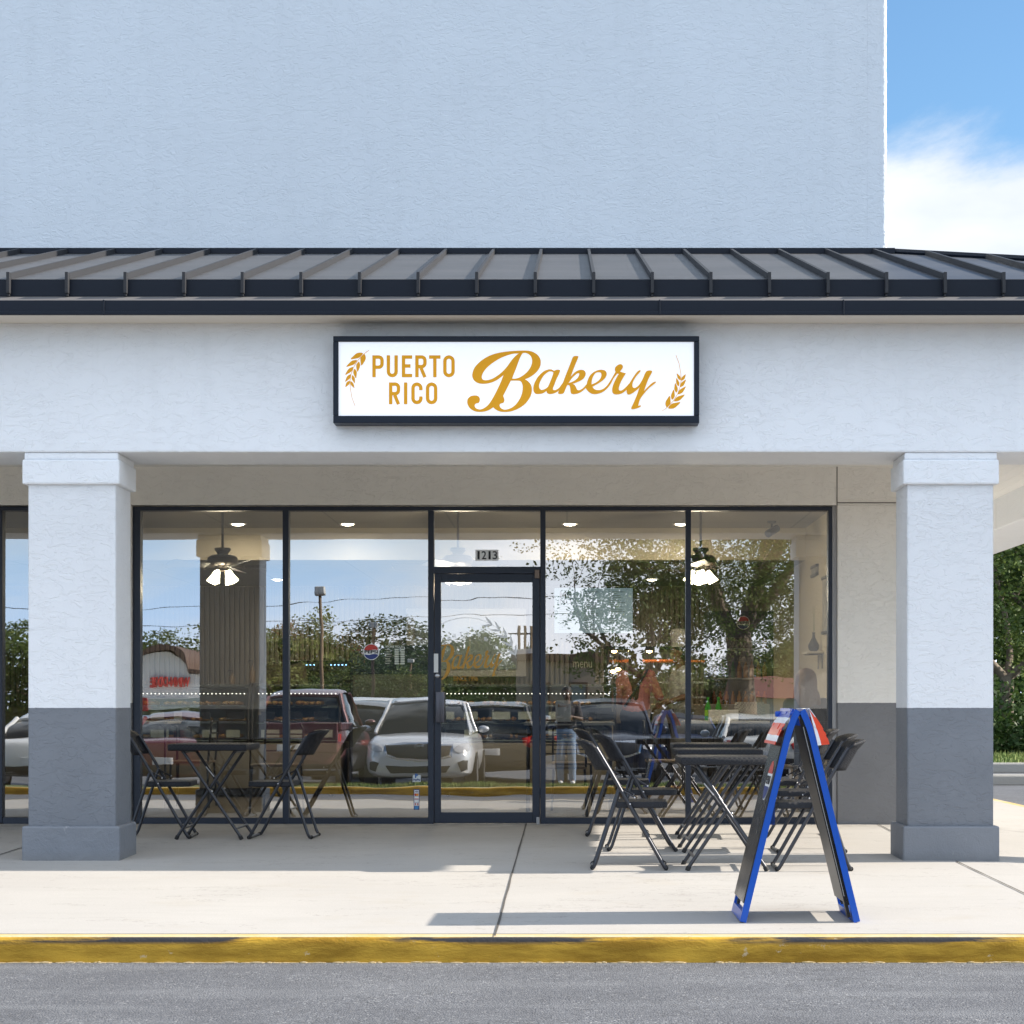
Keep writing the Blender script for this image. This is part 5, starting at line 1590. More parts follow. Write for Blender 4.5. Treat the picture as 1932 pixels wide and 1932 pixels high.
# café tables and chairs indoors
def make_icafe():
    t = empty('cafe_table')
    mb = MB(); mb.box(-.42, .42, -.32, .32, .83, .86, .006); mb.build('tabletop', mat('table_pale', (.52, .50, .45), .35), t)
    for sx_ in (-1, 1):
        for sy in (-1, 1):
            mb = MB(); mb.tube([(sx_ * .33, sy * .27, .829), (sx_ * .385, sy * .28, .80), (sx_ * .39, sy * .28, .0)], .014, 8); mb.build('leg', M_tube, t, smooth=60)
    return t
def make_ichair():
    t = empty('cafe_chair')
    mb = MB(); mb.box(-.2, .2, -.2, .2, .44, .465, .01); mb.build('seat', mat('seat_tan', (.22, .17, .12), .5), t)
    mb = MB(); mb.tube([(-.19, -.19, .46), (-.22, -.19, .78), (-.22, -.15, .86), (-.22, .15, .86), (-.22, .19, .78), (-.19, .19, .46)], .011, 8)
    for z_ in (.58, .66, .74): mb.tube([(-.205 - (z_ - .46) * .04, -.185, z_), (-.205 - (z_ - .46) * .04, .185, z_)], .007, 6)
    mb.build('backrest', M_tube, t, smooth=60)
    for sx_ in (-1, 1):
        for sy in (-1, 1):
            mb = MB(); mb.tube([(sx_ * .18, sy * .18, .44), (sx_ * .20, sy * .20, 0)], .011, 8); mb.build('leg', M_tube, t, smooth=60)
    return t
it = make_icafe(); ic = make_ichair()
it.location = (1.62, 3.0, 0); tag(it, 'pale topped cafe table holding white box and woven handbag', 'table', 'cafe tables indoors')
dup(it, (.02, 1.5, 0), 0, 'pale topped cafe table just right of the door inside the glass', 'cafe tables indoors')
dup(it, (-4.35, 2.6, 0), 0, 'pale topped cafe table behind the left window in front of the cases', 'cafe tables indoors')
ic.location = (-.02, .95, 0); ic.rotation_euler = (0, 0, R(90)); tag(ic, 'steel framed cafe chair just inside the glass right of the door', 'chair', 'cafe chairs indoors')
for (x, y, a_, lab) in ((.05, 2.1, -90, 'steel framed cafe chair on the far side of the table right of the door'),
                        (1.0, 2.9, 0, 'steel framed cafe chair left of the table with the handbag'),
                        (2.22, 1.2, 100, 'steel framed cafe chair holding the woman with wavy brown hair'),
                        (-4.9, 2.4, 20, 'steel framed cafe chair left of the table behind the left window'),
                        (-3.75, 2.6, 180, 'steel framed cafe chair right of the table behind the left window'),
                        (-2.75, 1.6, -100, 'steel framed cafe chair behind the second window beside the outdoor chair')):
    dup(ic, (x, y, 0), R(a_), lab, 'cafe chairs indoors')
# things on the table
xx0, zz = PX(1338, 1340, 2.9); xx1, _ = PX(1391, 1340, 2.9)
mb = MB(); mb.box(xx0, xx1, 2.75, 3.0, .861, .97, .004); tag(mb.build('cake_box', M_white), 'plain white bakery box on the cafe table', 'box')
M_gb = mat('bottle_green', (.05, .30, .04), .2); 
for i, px in enumerate((1336, 1356)):
    x_, _ = PX(px, 0, 3.1)
    t = empty('soda_bottle', (x_, 3.12, .86)); tag(t, ('left' if 0 else '') + ('green soda bottle behind the white box, the one by the mullion' if i == 0 else 'green soda bottle behind the white box with a bright label'), 'bottle', 'green soda bottles')
    mb = MB(); mb.lathe([(.032, 0), (.034, .02), (.034, .13), (.012, .20), (.012, .225)], n=14); mb.build('bottle', M_gb, t, smooth=50)
    mb = MB(); mb.lathe([(.0345, .05), (.0345, .11)], n=14); mb.build('label', mat('label_lime', (.25, .5, .03), .4), t)
    mb = MB(); mb.lathe([(.014, .225), (.014, .24), (0, .24)], n=10); mb.build('cap', mat('cap_green', (.08, .4, .05), .4), t)
# handbag
xh, _ = PX(1414, 0, 2.9)
t = empty('handbag', (xh, 2.9, .861)); tag(t, 'black and cream woven tote handbag standing on the cafe table', 'handbag')
g = G('bag_weave'); ck = g.n('ShaderNodeTexChecker', {'Vector': g.co, 'Scale': 70.0}).outputs['Fac']
g.out(Base_Color=g.mix(ck, (.03, .03, .035), (.38, .36, .30)), Roughness=.7)
mb = MB(); rings = []
for zz_, w_, d_ in ((0, .15, .07), (.03, .165, .08), (.12, .155, .06), (.19, .145, .03)):
    rings.append([(w_ * math.cos(a_), d_ * math.sin(a_), zz_) for a_ in [2 * PI * i / 20 for i in range(20)]])
mb.loft(rings); mb.build('bag_body', g.m, t, smooth=60)
mb = MB(); mb.tube([(-.07, -.02, .18)] + [(.07 * math.cos(R(180 - a_)), -.02, .18 + .10 * math.sin(R(a_))) for a_ in range(20, 161, 20)] + [(.07, -.02, .18)], .006, 6); mb.build('strap', M_black, t, smooth=60)
# wall shelf with vase and frames on the right-hand inside wall
t = empty('wall_shelf', (2.6, 3.0, 1.54)); tag(t, 'small pale wall shelf on black brackets on the right inside wall', 'shelf')
mb = MB(); mb.box(-.17, -.002, -.22, .22, 0, .022, .004); mb.build('shelf_board', mat('shelf_wood', (.5, .45, .36), .5), t)
for y_ in (-.15, .15):
    mb = MB(); mb.tube([(-.15, y_, -.004), (-.012, y_, -.004), (-.012, y_, -.15)], .006, 6); mb.build('bracket', M_black, t)
t = empty('vase', (2.52, 2.98, 1.562)); tag(t, 'round black vase with fern sprig on the wall shelf', 'vase')
mb = MB(); mb.lathe([(.03, 0), (.055, .03), (.058, .07), (.03, .12), (.016, .15), (.014, .19), (.02, .2)], n=18); mb.build('vase_body', M_blackgl, t, smooth=50)
mb = MB()
for s in (-1, 0, 1):
    for i in range(12):
        k = i / 12; z_ = .2 + .26 * k; y_ = s * .07 * k * k + .02 * s; 
        for q in (-1, 1): mb.add([(0, y_, z_), (.004, y_ + q * .045 * (1 - k), z_ + .04), (0, y_, z_ + .015)], [(0, 1, 2)])
mb.build('fern', mat('fern', (.10, .14, .04), .6), t, norm=False)
def wframe(y, z, w, h, lab):
    t = empty('wall_art', (2.598, y, z)); tag(t, lab, 'wall art', 'pictures on the inside wall')
    mb = MB(); mb.box(-.02, 0, -w / 2, w / 2, -h / 2, h / 2, .003); mb.build('panel', mat('art_grey', (.16, .15, .14), .6, var=(14, (.35, .33, .28), .4, .6)), t)
    mb = MB(); mb.box(-.03, 0, -w / 2 - .02, w / 2 + .02, h / 2, h / 2 + .03, .003); mb.box(-.03, 0, -w / 2 - .02, w / 2 + .02, -h / 2 - .03, -h / 2, .003); mb.build('hanging_rail', M_black, t)
wframe(2.6, 2.02, .34, .52, 'tall grey hanging scroll picture above the wall shelf')
wframe(3.4, 2.42, .40, .06, 'thin black rail bracket high on the right inside wall')
t = empty('security_camera', (2.15, 3.5, 2.95)); tag(t, 'small black security camera under the ceiling at the right', 'camera')
mb = MB(); mb.lathe([(.05, 0), (.045, -.02), (.012, -.03), (.012, -.07)], n=12); mb.build('mount', M_black, t, smooth=50)
mb = MB(); mb.tube([(.06, .06, -.07), (-.05, -.06, -.14)], .04, 12); mb.build('camera_body', M_black, t, smooth=50)
# counter card by the glass (printed side without its code)
t = empty('counter_card', (0, .75, 0)); xq, zq = PX(1063, 1372, 1.2); _, zq2 = PX(1063, 1344, 1.2)
t.location = (xq, 1.2, .861); tag(t, 'small white upright bakery card on the table right of the door', 'card')
mb = MB(); mb.box(-.072, .072, -.004, .004, 0, .20, .002); mb.build('card', M_white, t)
o = text_obj('lettering', 'Bakery', (-.05, .13, .05, .165), -.005, M_dgold, t, bold=.01)

# ------------------------------------------------------------------ PEOPLE
def remesh_obj(name, prims, m, parent, vox=.008, smooth_it=4):
    """fuse capsules / ellipsoids into one continuous skin"""
    mb = MB()
    for p in prims:
        if p[0] == 'c':
            _, a, b, ra, rb = p; a, b = Vector(a), Vector(b)
            L = (b - a).length; n = 12
            d = (b - a).normalized() if L > 1e-6 else Vector((0, 0, 1))
            pts, rs = [], []
            for k in range(4, 0, -1):
                t = k / 4 * PI / 2; pts.append(a - d * ra * math.sin(t)); rs.append(max(1e-4, ra * math.cos(t)))
            pts.append(a); rs.append(ra); pts.append(b); rs.append(rb)
            for k in range(1, 5):
                t = k / 4 * PI / 2; pts.append(b + d * rb * math.sin(t)); rs.append(max(1e-4, rb * math.cos(t)))
            mb.tube(pts, rs, n)
        else:
            mb.ell(p[1], p[2], 16, M=p[3] if len(p) > 3 else None)
    o = mb.build(name, m, None)
    r = o.modifiers.new('r', 'REMESH'); r.mode = 'VOXEL'; r.voxel_size = vox
    s = o.modifiers.new('s', 'SMOOTH'); s.factor = .5; s.iterations = smooth_it
    dg = bpy.context.evaluated_depsgraph_get()
    me = bpy.data.meshes.new_from_object(o.evaluated_get(dg)); bpy.data.objects.remove(o)
    me.name = name; me.materials.clear(); me.materials.append(m)
    me.polygons.foreach_set('use_smooth', [True] * len(me.polygons))
    o = bpy.data.objects.new(name, me); COL.objects.link(o); o.parent = parent
    return o
def hand(P, wrist, d, palm_up, curl=.5, s=1):
    """palm + five bent fingers; d = pointing direction, palm_up = normal of the back of the hand"""
    w = Vector(wrist); d = Vector(d).normalized(); n = Vector(palm_up); n = (n - d * n.dot(d)).normalized(); b = d.cross(n) * s
    P.append(('c', w, w + d * .045 + b * .018, .020, .022)); P.append(('c', w, w + d * .05 - b * .018, .020, .020))
    for i, (o_, l_) in enumerate(((-.030, .062), (-.010, .074), (.010, .080), (.029, .070))):
        a = w + d * .075 + b * o_
        k1_ = a + (d * math.cos(curl * .7) - n * math.sin(curl * .7)) * l_ * .5
        k2_ = k1_ + (d * math.cos(curl * 1.6) - n * math.sin(curl * 1.6)) * l_ * .5
        P.append(('c', a - d * .03, a, .011, .0095)); P.append(('c', a, k1_, .0095, .0085)); P.append(('c', k1_, k2_, .0085, .007))
    a = w + b * .030 + d * .02; k1_ = a + (d * .7 + b * .7).normalized() * .035; k2_ = k1_ + (d * .95 - n * .3).normalized() * .03
    P.append(('c', a, k1_, .012, .010)); P.append(('c', k1_, k2_, .010, .008))
def person(loc, rz, label, J, skin=(.42, .24, .15), top=None, pants=None, shoe=None, hair=None, sleeve='short', extra=None, curl=.6, female=False):
    """J: joints in local metres, x = right of the person, y = forward, z = up"""
    t = empty('person', loc, rz); tag(t, label, 'person')
    V = {k: Vector(v) for k, v in J.items()}
    hd = V['head']; f = V.get('face', Vector((0, 1, 0))).normalized(); ms = mat('skin_%d' % int(skin[0] * 100), skin, .55)
    sw = .155 if female else .185
    P = [('c', V['neck'] - Vector((0, 0, .05)), V['neck'] + (hd - V['neck']) * .5, .055, .052)]
    P.append(('e', tuple(hd + Vector((0, 0, .02))), (.075, .092, .105)))
    rz_f = math.atan2(-f.x, f.y)
    Mh = Matrix.Translation(hd) @ Matrix.Rotation(rz_f, 4, 'Z')
    P[-1] = ('e', (0, -.01, .02), (.074, .092, .100), Mh)
    P.append(('e', (0, .025, -.055), (.052, .058, .062), Mh))                      # jaw
    P.append(('e', (0, .092, -.020), (.013, .020, .024), Mh))                      # nose
    for s in (-1, 1): P.append(('e', (s * .076, -.005, -.01), (.010, .018, .030), Mh))   # ears
    P.append(('e', (0, .074, -.062), (.024, .012, .008), Mh))                      # lips
    for s in (-1, 1): P.append(('e', (s * .030, .074, .022), (.020, .012, .008), Mh))    # brows
    # torso, limbs
    for s, k in ((-1, 'l'), (1, 'r')):
        P.append(('c', V['chest'], V['sh' + k], .10, .052))
        P.append(('c', V['sh' + k], V['el' + k], .048, .038)); P.append(('c', V['el' + k], V['wr' + k], .038, .026))
        P.append(('c', V['hip'] + Vector((s * .07, 0, 0)), V['kn' + k], .088, .058)); P.append(('c', V['kn' + k], V['an' + k], .056, .036))
        P.append(('c', V['an' + k], V['an' + k] + Vector((0, .13, -.055)), .036, .032)); P.append(('c', V['an' + k], V['an' + k] + Vector((0, -.03, -.05)), .036, .034))
        hand(P, V['wr' + k], V.get('hd' + k, V['wr' + k] - V['el' + k]), V.get('hn' + k, Vector((0, 1, .2))), curl, s)
    ow = Vector((.030 if female else .048, 0, 0))
    for q in (-1, 1): P.append(('c', V['chest'] + ow * q, V['waist'] + ow * q, .115, .102)); P.append(('c', V['waist'] + ow * q, V['hip'] + ow * q, .102, .118))
    remesh_obj('body', P, ms, t, .009, 3)
    # eyes
    mb = MB()
    for s in (-1, 1): mb.ell((s * .030, .078, .006), (.012, .006, .006), 8, M=Mh)
    mb.build('eye', mat('eye_white', (.6, .58, .55), .3), t)
    e = .014
    if top:
        Q = []
        for s, k in ((-1, 'l'), (1, 'r')):
            Q.append(('c', V['chest'] + Vector((0, 0, .04)), V['sh' + k], .10 + e, .056 + e))
            endp = V['wr' + k] if sleeve == 'long' else V['sh' + k].lerp(V['el' + k], .75)
            if sleeve == 'long':
                Q.append(('c', V['sh' + k], V['el' + k], .050 + e, .040 + e)); Q.append(('c', V['el' + k], V['el' + k].lerp(V['wr' + k], .9), .040 + e, .030 + e))
            else: Q.append(('c', V['sh' + k], endp, .050 + e, .050 + e))
        for q in (-1, 1): Q.append(('c', V['chest'] + Vector((0, 0, .02)) + ow * q, V['waist'] + ow * q, .120 + e, .112 + e)); Q.append(('c', V['waist'] + ow * q, V['hip'] + Vector((0, 0, .085)) + ow * q, .112 + e, .122 + e))
        remesh_obj('shirt', Q, top, t, .012, 5)
    if pants:
        Q = [('c', V['hip'] + Vector((-.05, 0, 0)), V['hip'] + Vector((.05, 0, 0)), .125 + e, .125 + e)]
        for s, k in ((-1, 'l'), (1, 'r')):
            Q.append(('c', V['hip'] + Vector((s * .07, 0, 0)), V['kn' + k], .092 + e, .062 + e)); Q.append(('c', V['kn' + k], V['an' + k] + Vector((0, 0, .0)), .060 + e, .048 + e))
        remesh_obj('trousers', Q, pants, t, .012, 5)
    for k in 'lr':
        a = V['an' + k]
        Q = [('c', a + Vector((0, -.03, -.045)), a + Vector((0, .15, -.052)), .046, .040), ('c', a + Vector((0, 0, .01)), a + Vector((0, .03, -.03)), .044, .044)]
        remesh_obj('shoe', Q, shoe or mat('shoe_black', (.02, .02, .02), .5), t, .010, 4)
    if hair: 
        col_, prims = hair
        remesh_obj('hair', [(p[0], p[1], p[2], Mh) if p[0] == 'e' else ('c', Mh @ Vector(p[1]), Mh @ Vector(p[2]), p[3], p[4]) for p in prims], mat('hair_%d' % int(col_[0] * 1000), col_, .55, bump=(60, .8, .01, 4)), t, .011, 3)
    if extra: extra(t, V, Mh)
    return t
def stand(h=1.7, sw=.18, **kw):
    k = h / 1.75
    J = dict(head=(0, .02, 1.63), neck=(0, 0, 1.47), chest=(0, 0, 1.28), waist=(0, 0, 1.08), hip=(0, 0, .93),
             shl=(-sw, 0, 1.41), shr=(sw, 0, 1.41), ell=(-sw - .06, -.03, 1.13), elr=(sw + .06, -.03, 1.13), wrl=(-sw - .05, .08, .89), wrr=(sw + .05, .08, .89),
             knl=(-.10, .02, .50), knr=(.10, .02, .50), anl=(-.11, -.02, .09), anr=(.11, -.02, .09))
    J.update(kw)
    return {a: tuple(c * k if a != 'face' and a[:2] not in ('hn', 'hd') else c for c in v) for a, v in J.items()}
HB_ = lambda L=.1: [('e', (0, -.02, .045), (.084, .096, .092)), ('e', (0, -.05, -.01), (.082, .07, .10))]
def cloth(name, c): return mat(name, c, .85, bump=(14, .35, .02, 4))
# man in a cap behind the counter
def cap(c): 
    def f(t, V, Mh):
        Q = [('e', (0, -.005, .065), (.088, .104, .070), Mh), ('e', (0, .11, .050), (.062, .070, .012), Mh)]
        remesh_obj('cap', Q, mat('cap_cloth', c, .8), t, .009, 3)
    return f
person((-3.30, 5.75, 0), R(172), 'man in dark cap and tan top standing behind the pastry cases', stand(1.80, elr=(.25, .08, 1.13), wrr=(.16, .30, 1.10), ell=(-.25, .08, 1.13), wrl=(-.16, .30, 1.10)),
       skin=(.20, .10, .055), top=cloth('cloth_tan', (.20, .17, .12)), pants=cloth('cloth_black', (.02, .02, .022)), hair=((.012, .01, .01), HB_()), extra=cap((.02, .022, .03)))
def longhair(n=.42): return [('e', (0, -.02, .035), (.090, .104, .098)), ('c', (0, -.075, .0), (0, -.10, -.20), .080, .085), ('c', (0, -.10, -.20), (.01, -.10, -n), .085, .055)]
def strap(t, V, Mh):
    mb = MB(); mb.tube([(.14, -.085, 1.42), (.02, -.155, 1.20), (-.12, -.13, 1.0)], .013, 8); mb.build('bag_strap', M_black, t, smooth=60)
person((.78, 5.0, 0), R(-8), 'woman in coral long sleeve top with long brown hair, seen from behind', stand(1.68, .16, elr=(.27, .04, 1.16), wrr=(.20, .22, 1.28), ell=(-.24, .0, 1.13), wrl=(-.16, .22, 1.10)),
       skin=(.40, .22, .14), top=cloth('cloth_coral', (.50, .19, .165)), pants=cloth('cloth_navy', (.02, .028, .06)), hair=((.075, .035, .018), longhair(.46)), sleeve='long', female=True, extra=strap)
def chefhat(t, V, Mh):
    Q = [('c', (0, 0, .09), (0, -.01, .16), .082, .090)]
    mb = MB(); mb.lathe([(.086, .06), (.088, .12), (.105, .20), (.10, .25), (.06, .27), (0, .275)], n=20, M=Mh); mb.build('chef_hat', mat('cloth_offwhite', (.62, .60, .55), .85, bump=(14, .4, .02)), t, smooth=60)
def bagx(t, V, Mh):
    chefhat(t, V, Mh)
person((1.30, 5.25, 0), R(100), 'man in tall white chef hat and pale shirt standing sideways at counter', stand(1.74, elr=(.23, .0, 1.12), wrr=(.16, .22, 1.02), ell=(-.23, 0, 1.12), wrl=(-.14, .24, 1.04)),
       skin=(.24, .12, .07), top=cloth('cloth_pale', (.52, .51, .47)), pants=cloth('cloth_grey', (.20, .20, .20)), hair=((.02, .015, .012), HB_()), extra=bagx)
# seated woman by the window
sit = dict(head=(0, .03, 1.23), neck=(0, 0, 1.08), chest=(0, -.01, .90), waist=(0, -.02, .72), hip=(0, 0, .55), shl=(-.16, 0, 1.02), shr=(.16, 0, 1.02),
           ell=(-.22, .03, .76), elr=(.22, .03, .76), wrl=(-.14, .24, .68), wrr=(.14, .24, .68), knl=(-.11, .40, .52), knr=(.11, .40, .52), anl=(-.12, .40, .09), anr=(.12, .40, .09))
wavy = [('e', (0, -.02, .035), (.098, .108, .100)), ('c', (0, -.07, .0), (-.02, -.09, -.15), .090, .10), ('c', (-.04, -.09, -.12), (-.07, -.08, -.22), .07, .05), ('c', (.05, -.08, -.12), (.08, -.07, -.20), .06, .05), ('c', (.07, 0, 0), (.085, .0, -.15), .035, .04), ('c', (-.07, 0, 0), (-.085, 0, -.15), .035, .04)]
person((2.22, 1.22, 0), R(10), 'seated woman with wavy brown hair and black jacket behind the right window, back turned', sit,
       skin=(.42, .25, .16), top=cloth('cloth_jacket', (.014, .014, .018)), pants=cloth('cloth_navy', (.02, .028, .06)), hair=((.21, .095, .038), wavy), sleeve='long', female=True)
# the photographer out on the median, seen in the glass
def camera_kit(t, V, Mh):
    mb = MB(); mb.box(-.07, .07, .262, .32, 1.175, 1.27, .01); mb.tube([(0, .32, 1.222), (0, .42, 1.222)], .038, 14); mb.box(-.025, .025, .27, .31, 1.27, 1.295, .005)
    mb.build('camera', M_black, t, smooth=40)
pj = stand(1.72, elr=(.26, .10, 1.16), wrr=(.11, .24, 1.20), ell=(-.26, .10, 1.16), wrl=(-.11, .24, 1.20))
ph = person((.0, -16.25 - .25, -.262), 0, 'man in dark shirt and jeans holding a camera on the grassy median', pj,
       skin=(.10, .055, .035), top=cloth('cloth_dark', (.035, .033, .04)), pants=cloth('cloth_denim', (.16, .23, .34)), shoe=mat('shoe_white', (.7, .7, .7), .5), hair=((.010, .009, .009), HB_()), extra=camera_kit)
ph.location = (0.0, -16.62, -.262)
# ================================================================== TREES
def leafmat(name, a, b, c):
    m = bpy.data.materials.new(name); m.use_nodes = True; MATS[name] = m
    t = m.node_tree; p = t.nodes['Principled BSDF']
    oi = t.nodes.new('ShaderNodeTexCoord'); n = t.nodes.new('ShaderNodeTexNoise'); n.inputs['Scale'].default_value = .9; n.inputs['Detail'].default_value = 5
    t.links.new(oi.outputs['Object'], n.inputs[0])
    r = t.nodes.new('ShaderNodeValToRGB'); r.color_ramp.elements[0].color = (*a, 1); r.color_ramp.elements[0].position = .34
    r.color_ramp.elements[1].color = (*c, 1); r.color_ramp.elements[1].position = .68
    e = r.color_ramp.elements.new(.5); e.color = (*b, 1)
    t.links.new(n.outputs['Fac'], r.inputs[0]); t.links.new(r.outputs[0], p.inputs['Base Color'])
    p.inputs['Roughness'].default_value = .55; p.inputs['Specular IOR Level'].default_value = .35
    tr = t.nodes.new('ShaderNodeBsdfTranslucent'); t.links.new(r.outputs[0], tr.inputs['Color'])
    mx = t.nodes.new('ShaderNodeMixShader'); mx.inputs[0].default_value = .35
    o = t.nodes['Material Output']
    t.links.new(p.outputs[0], mx.inputs[1]); t.links.new(tr.outputs[0], mx.inputs[2]); t.links.new(mx.outputs[0], o.inputs['Surface'])
    return m
L_oak = leafmat('oak_leaf', (.060, .10, .026), (.11, .16, .040), (.20, .24, .070))
L_dark = leafmat('dark_leaf', (.025, .055, .018), (.045, .085, .022), (.08, .12, .03))
L_autumn = leafmat('autumn_leaf', (.16, .09, .03), (.26, .13, .035), (.22, .19, .05))
L_lime = leafmat('light_leaf', (.09, .13, .03), (.15, .19, .045), (.24, .26, .07))
M_bark = mat('bark', (.115, .088, .065), .9, bump=(7, 1.0, .06, 6), var=(3, (.19, .16, .125), .4, .65))

def tree_obj(name, loc, h, cr, tr, leafm, n_leaf, leaf, seed, label, trunk_h=.35, group=None, flat=.75, lean=(0, 0), clumps=26, cz=None, moss=False):
    rnd = random.Random(seed); t = empty(name, loc); tag(t, label, 'tree', group)
    mb = MB(); tips = []
    def limb(p, d, r, L, lvl):
        pts, rs = [p], [r]; q = p.copy(); dd = d.copy()
        n = 5
        for i in range(n):
            dd = (dd + Vector((rnd.uniform(-.22, .22), rnd.uniform(-.22, .22), rnd.uniform(-.05, .16)))).normalized()
            q = q + dd * L / n; pts.append(q.copy()); rs.append(r * (1 - .11 * (i + 1)))
            if lvl < 2 and i >= 2 and rnd.random() < .75:
                nd = (dd + Vector((rnd.uniform(-1, 1), rnd.uniform(-1, 1), rnd.uniform(0, .6)))).normalized()
                limb(q.copy(), nd, rs[-1] * .55, L * .62, lvl + 1)
        mb.tube(pts, rs, 8 if lvl == 0 else 5)
        tips.append(q.copy())
    # trunk with flare
    base = Vector((0, 0, -.15)); th = h * trunk_h
    tp = Vector((lean[0], lean[1], th))
    pts = [base, Vector((0, 0, .25)), tp * .4 + Vector((rnd.uniform(-.05, .05), 0, 0)), tp * .75, tp]
    mb.tube(pts, [tr * 1.7, tr * 1.12, tr, tr * .93, tr * .9], 12)
    nl = 5
    for i in range(nl):
        a_ = 2 * PI * (i + rnd.uniform(-.3, .3)) / nl
        limb(tp.copy() - Vector((0, 0, tr * .5)), Vector((math.cos(a_) * .75, math.sin(a_) * .75, rnd.uniform(.55, 1.1))).normalized(), tr * rnd.uniform(.42, .62), min(h - th, cr * 1.3) * rnd.uniform(.62, .9), 0)
    mb.build('trunk', M_bark, t, smooth=70)
    # crown: leaf sprays round many clump centres, mostly on the shell
    mb = MB(); ch = h - th * .8; cz0 = th * .8 + ch * .5
    cs = []
    for i in range(clumps):
        while True:
            v = Vector((rnd.gauss(0, 1), rnd.gauss(0, 1), rnd.gauss(0, 1)))
            if v.length > .1: break
        v.normalize(); rr = rnd.uniform(.55, 1.0)
        c = Vector((v.x * cr * rr, v.y * cr * rr, cz0 + v.z * ch * .46 * rr))
        if c.z < th * .85: c.z = th * .85 + rnd.uniform(0, .2) * ch
        cs.append((c, cr * rnd.uniform(.20, .40)))
    for q in tips:
        if len(cs) < clumps * 2: cs.append((q, cr * rnd.uniform(.14, .26)))
    per = max(1, n_leaf // len(cs))
    for c, r in cs:
        # sub sprays
        for k in range(max(1, per // 9)):
            v = Vector((rnd.gauss(0, .42), rnd.gauss(0, .42), rnd.gauss(0, .30))) * r * 1.3
            p0 = c + v; dr = Vector((rnd.uniform(-1, 1), rnd.uniform(-1, 1), rnd.uniform(-.9, .35))).normalized()
            for i in range(9):
                p = p0 + dr * leaf * .7 * i * .6 + Vector((rnd.uniform(-1, 1), rnd.uniform(-1, 1), rnd.uniform(-1, 1))) * leaf * .9
                a_ = Vector((rnd.uniform(-1, 1), rnd.uniform(-1, 1), rnd.uniform(-.6, .6))).normalized() * leaf * rnd.uniform(.7, 1.3)
                b_ = a_.cross(Vector((rnd.uniform(-1, 1), rnd.uniform(-1, 1), rnd.uniform(-1, 1)))).normalized() * leaf * .33
                mb.add([p, p + a_ * .5 + b_, p + a_, p + a_ * .5 - b_], [(0, 1, 2, 3)])
    if moss:
        for i in range(80):
            c, r = cs[rnd.randrange(len(cs))]
    mb.build('crown', leafm, t, norm=False)
    return t

def RF(x, y, d):               # where a thing seen in the glass at photo (x, y) really stands, d metres out
    k = (CAMD + d) / S
    return (x - 1070) * k, CAMZ + (1355 - y) * k
GZ = -.50
# big live oak and its slimmer neighbour, seen mirrored right of the door
X1, _ = RF(1396, 0, 52); t1 = tree_obj('oak_tree', (X1 + .2, -52, GZ), 12.5, 7.6, .52, L_oak, 90000, .12, 11, 'broad live oak with thick forked trunk mirrored in the right windows', .36, flat=.7, lean=(-.3, 0), clumps=72)
X2, _ = RF(1208, 0, 46); t2 = tree_obj('oak_tree', (X2, -46, GZ), 6.4, 2.6, .24, L_oak, 12000, .14, 12, 'slim young oak with leaning dark trunk mirrored right of the door', .42, lean=(.25, 0), clumps=22)
# tree line far behind the lot
spec = [(150, 1185, 9.0, 'oak'), (255, 1215, 6, 'oak'), (330, 1200, 8, 'oak'), (400, 1205, 7, 'oak'), (505, 1195, 7, 'lime'), (560, 1180, 4.2, 'autumn'), (610, 1228, 5, 'lime'), (650, 1206, 4.0, 'autumn'),
        (705, 1222, 8, 'dark'), (765, 1225, 8, 'dark'), (830, 1232, 6, 'oak'), (878, 1222, 5, 'lime'), (935, 1222, 6, 'oak'), (1000, 1262, 4, 'dark'), (1478, 1216, 6, 'dark'), (1560, 1215, 7, 'oak'), (-20, 1195, 8, 'oak'), (1640, 1190, 8, 'oak'), (1290, 1270, 6, 'dark'), (1380, 1275, 6, 'dark')]
words = {'oak': ('oak_tree', 'broad green tree'), 'lime': ('maple_tree', 'yellow green tree'), 'autumn': ('maple_tree', 'rust coloured autumn tree'), 'dark': ('oak_tree', 'dark dense tree')}
wh = ['above the white store at far left', 'behind the left end of the white store', 'behind the store gable', 'right of the store gable', 'behind the tall wooden light pole', 'just left of the brown light pole', 'low between the two rust trees', 'behind the round soda sign at left',
      'behind the soda sign', 'behind the store hours lettering', 'beside the door stile', 'mirrored at the left of the door glass', 'mirrored in the middle of the door glass', 'behind the tan building', 'beyond the fork of the live oak', 'at the right end of the mirrored lot', 'beyond the left pillar', 'beyond the right pillar', 'low behind the slim oak', 'low behind the live oak']
protos = {}
LM = {'oak': L_oak, 'lime': L_lime, 'autumn': L_autumn, 'dark': L_dark}
for i, (px, py, w_, kd) in enumerate(spec):
    d = 92 + (i * 7) % 13
    x, z = RF(px, py, d); h = z - GZ
    nm, wd = words[kd]
    lab = wd + ' ' + wh[i]
    if kd not in protos:
        protos[kd] = tree_obj(nm, (x, -d, GZ), 7.5, 4.0, .2, LM[kd], 11000, .22, 30 + i, lab, .22, 'trees beyond the parking lot', clumps=30)
        o = protos[kd]
    else:
        o = dup(protos[kd], (x, -d, GZ), R(47 * i), lab, 'trees beyond the parking lot')
    o.scale = (w_ / 6.0, w_ / 6.0, h / 8.1)
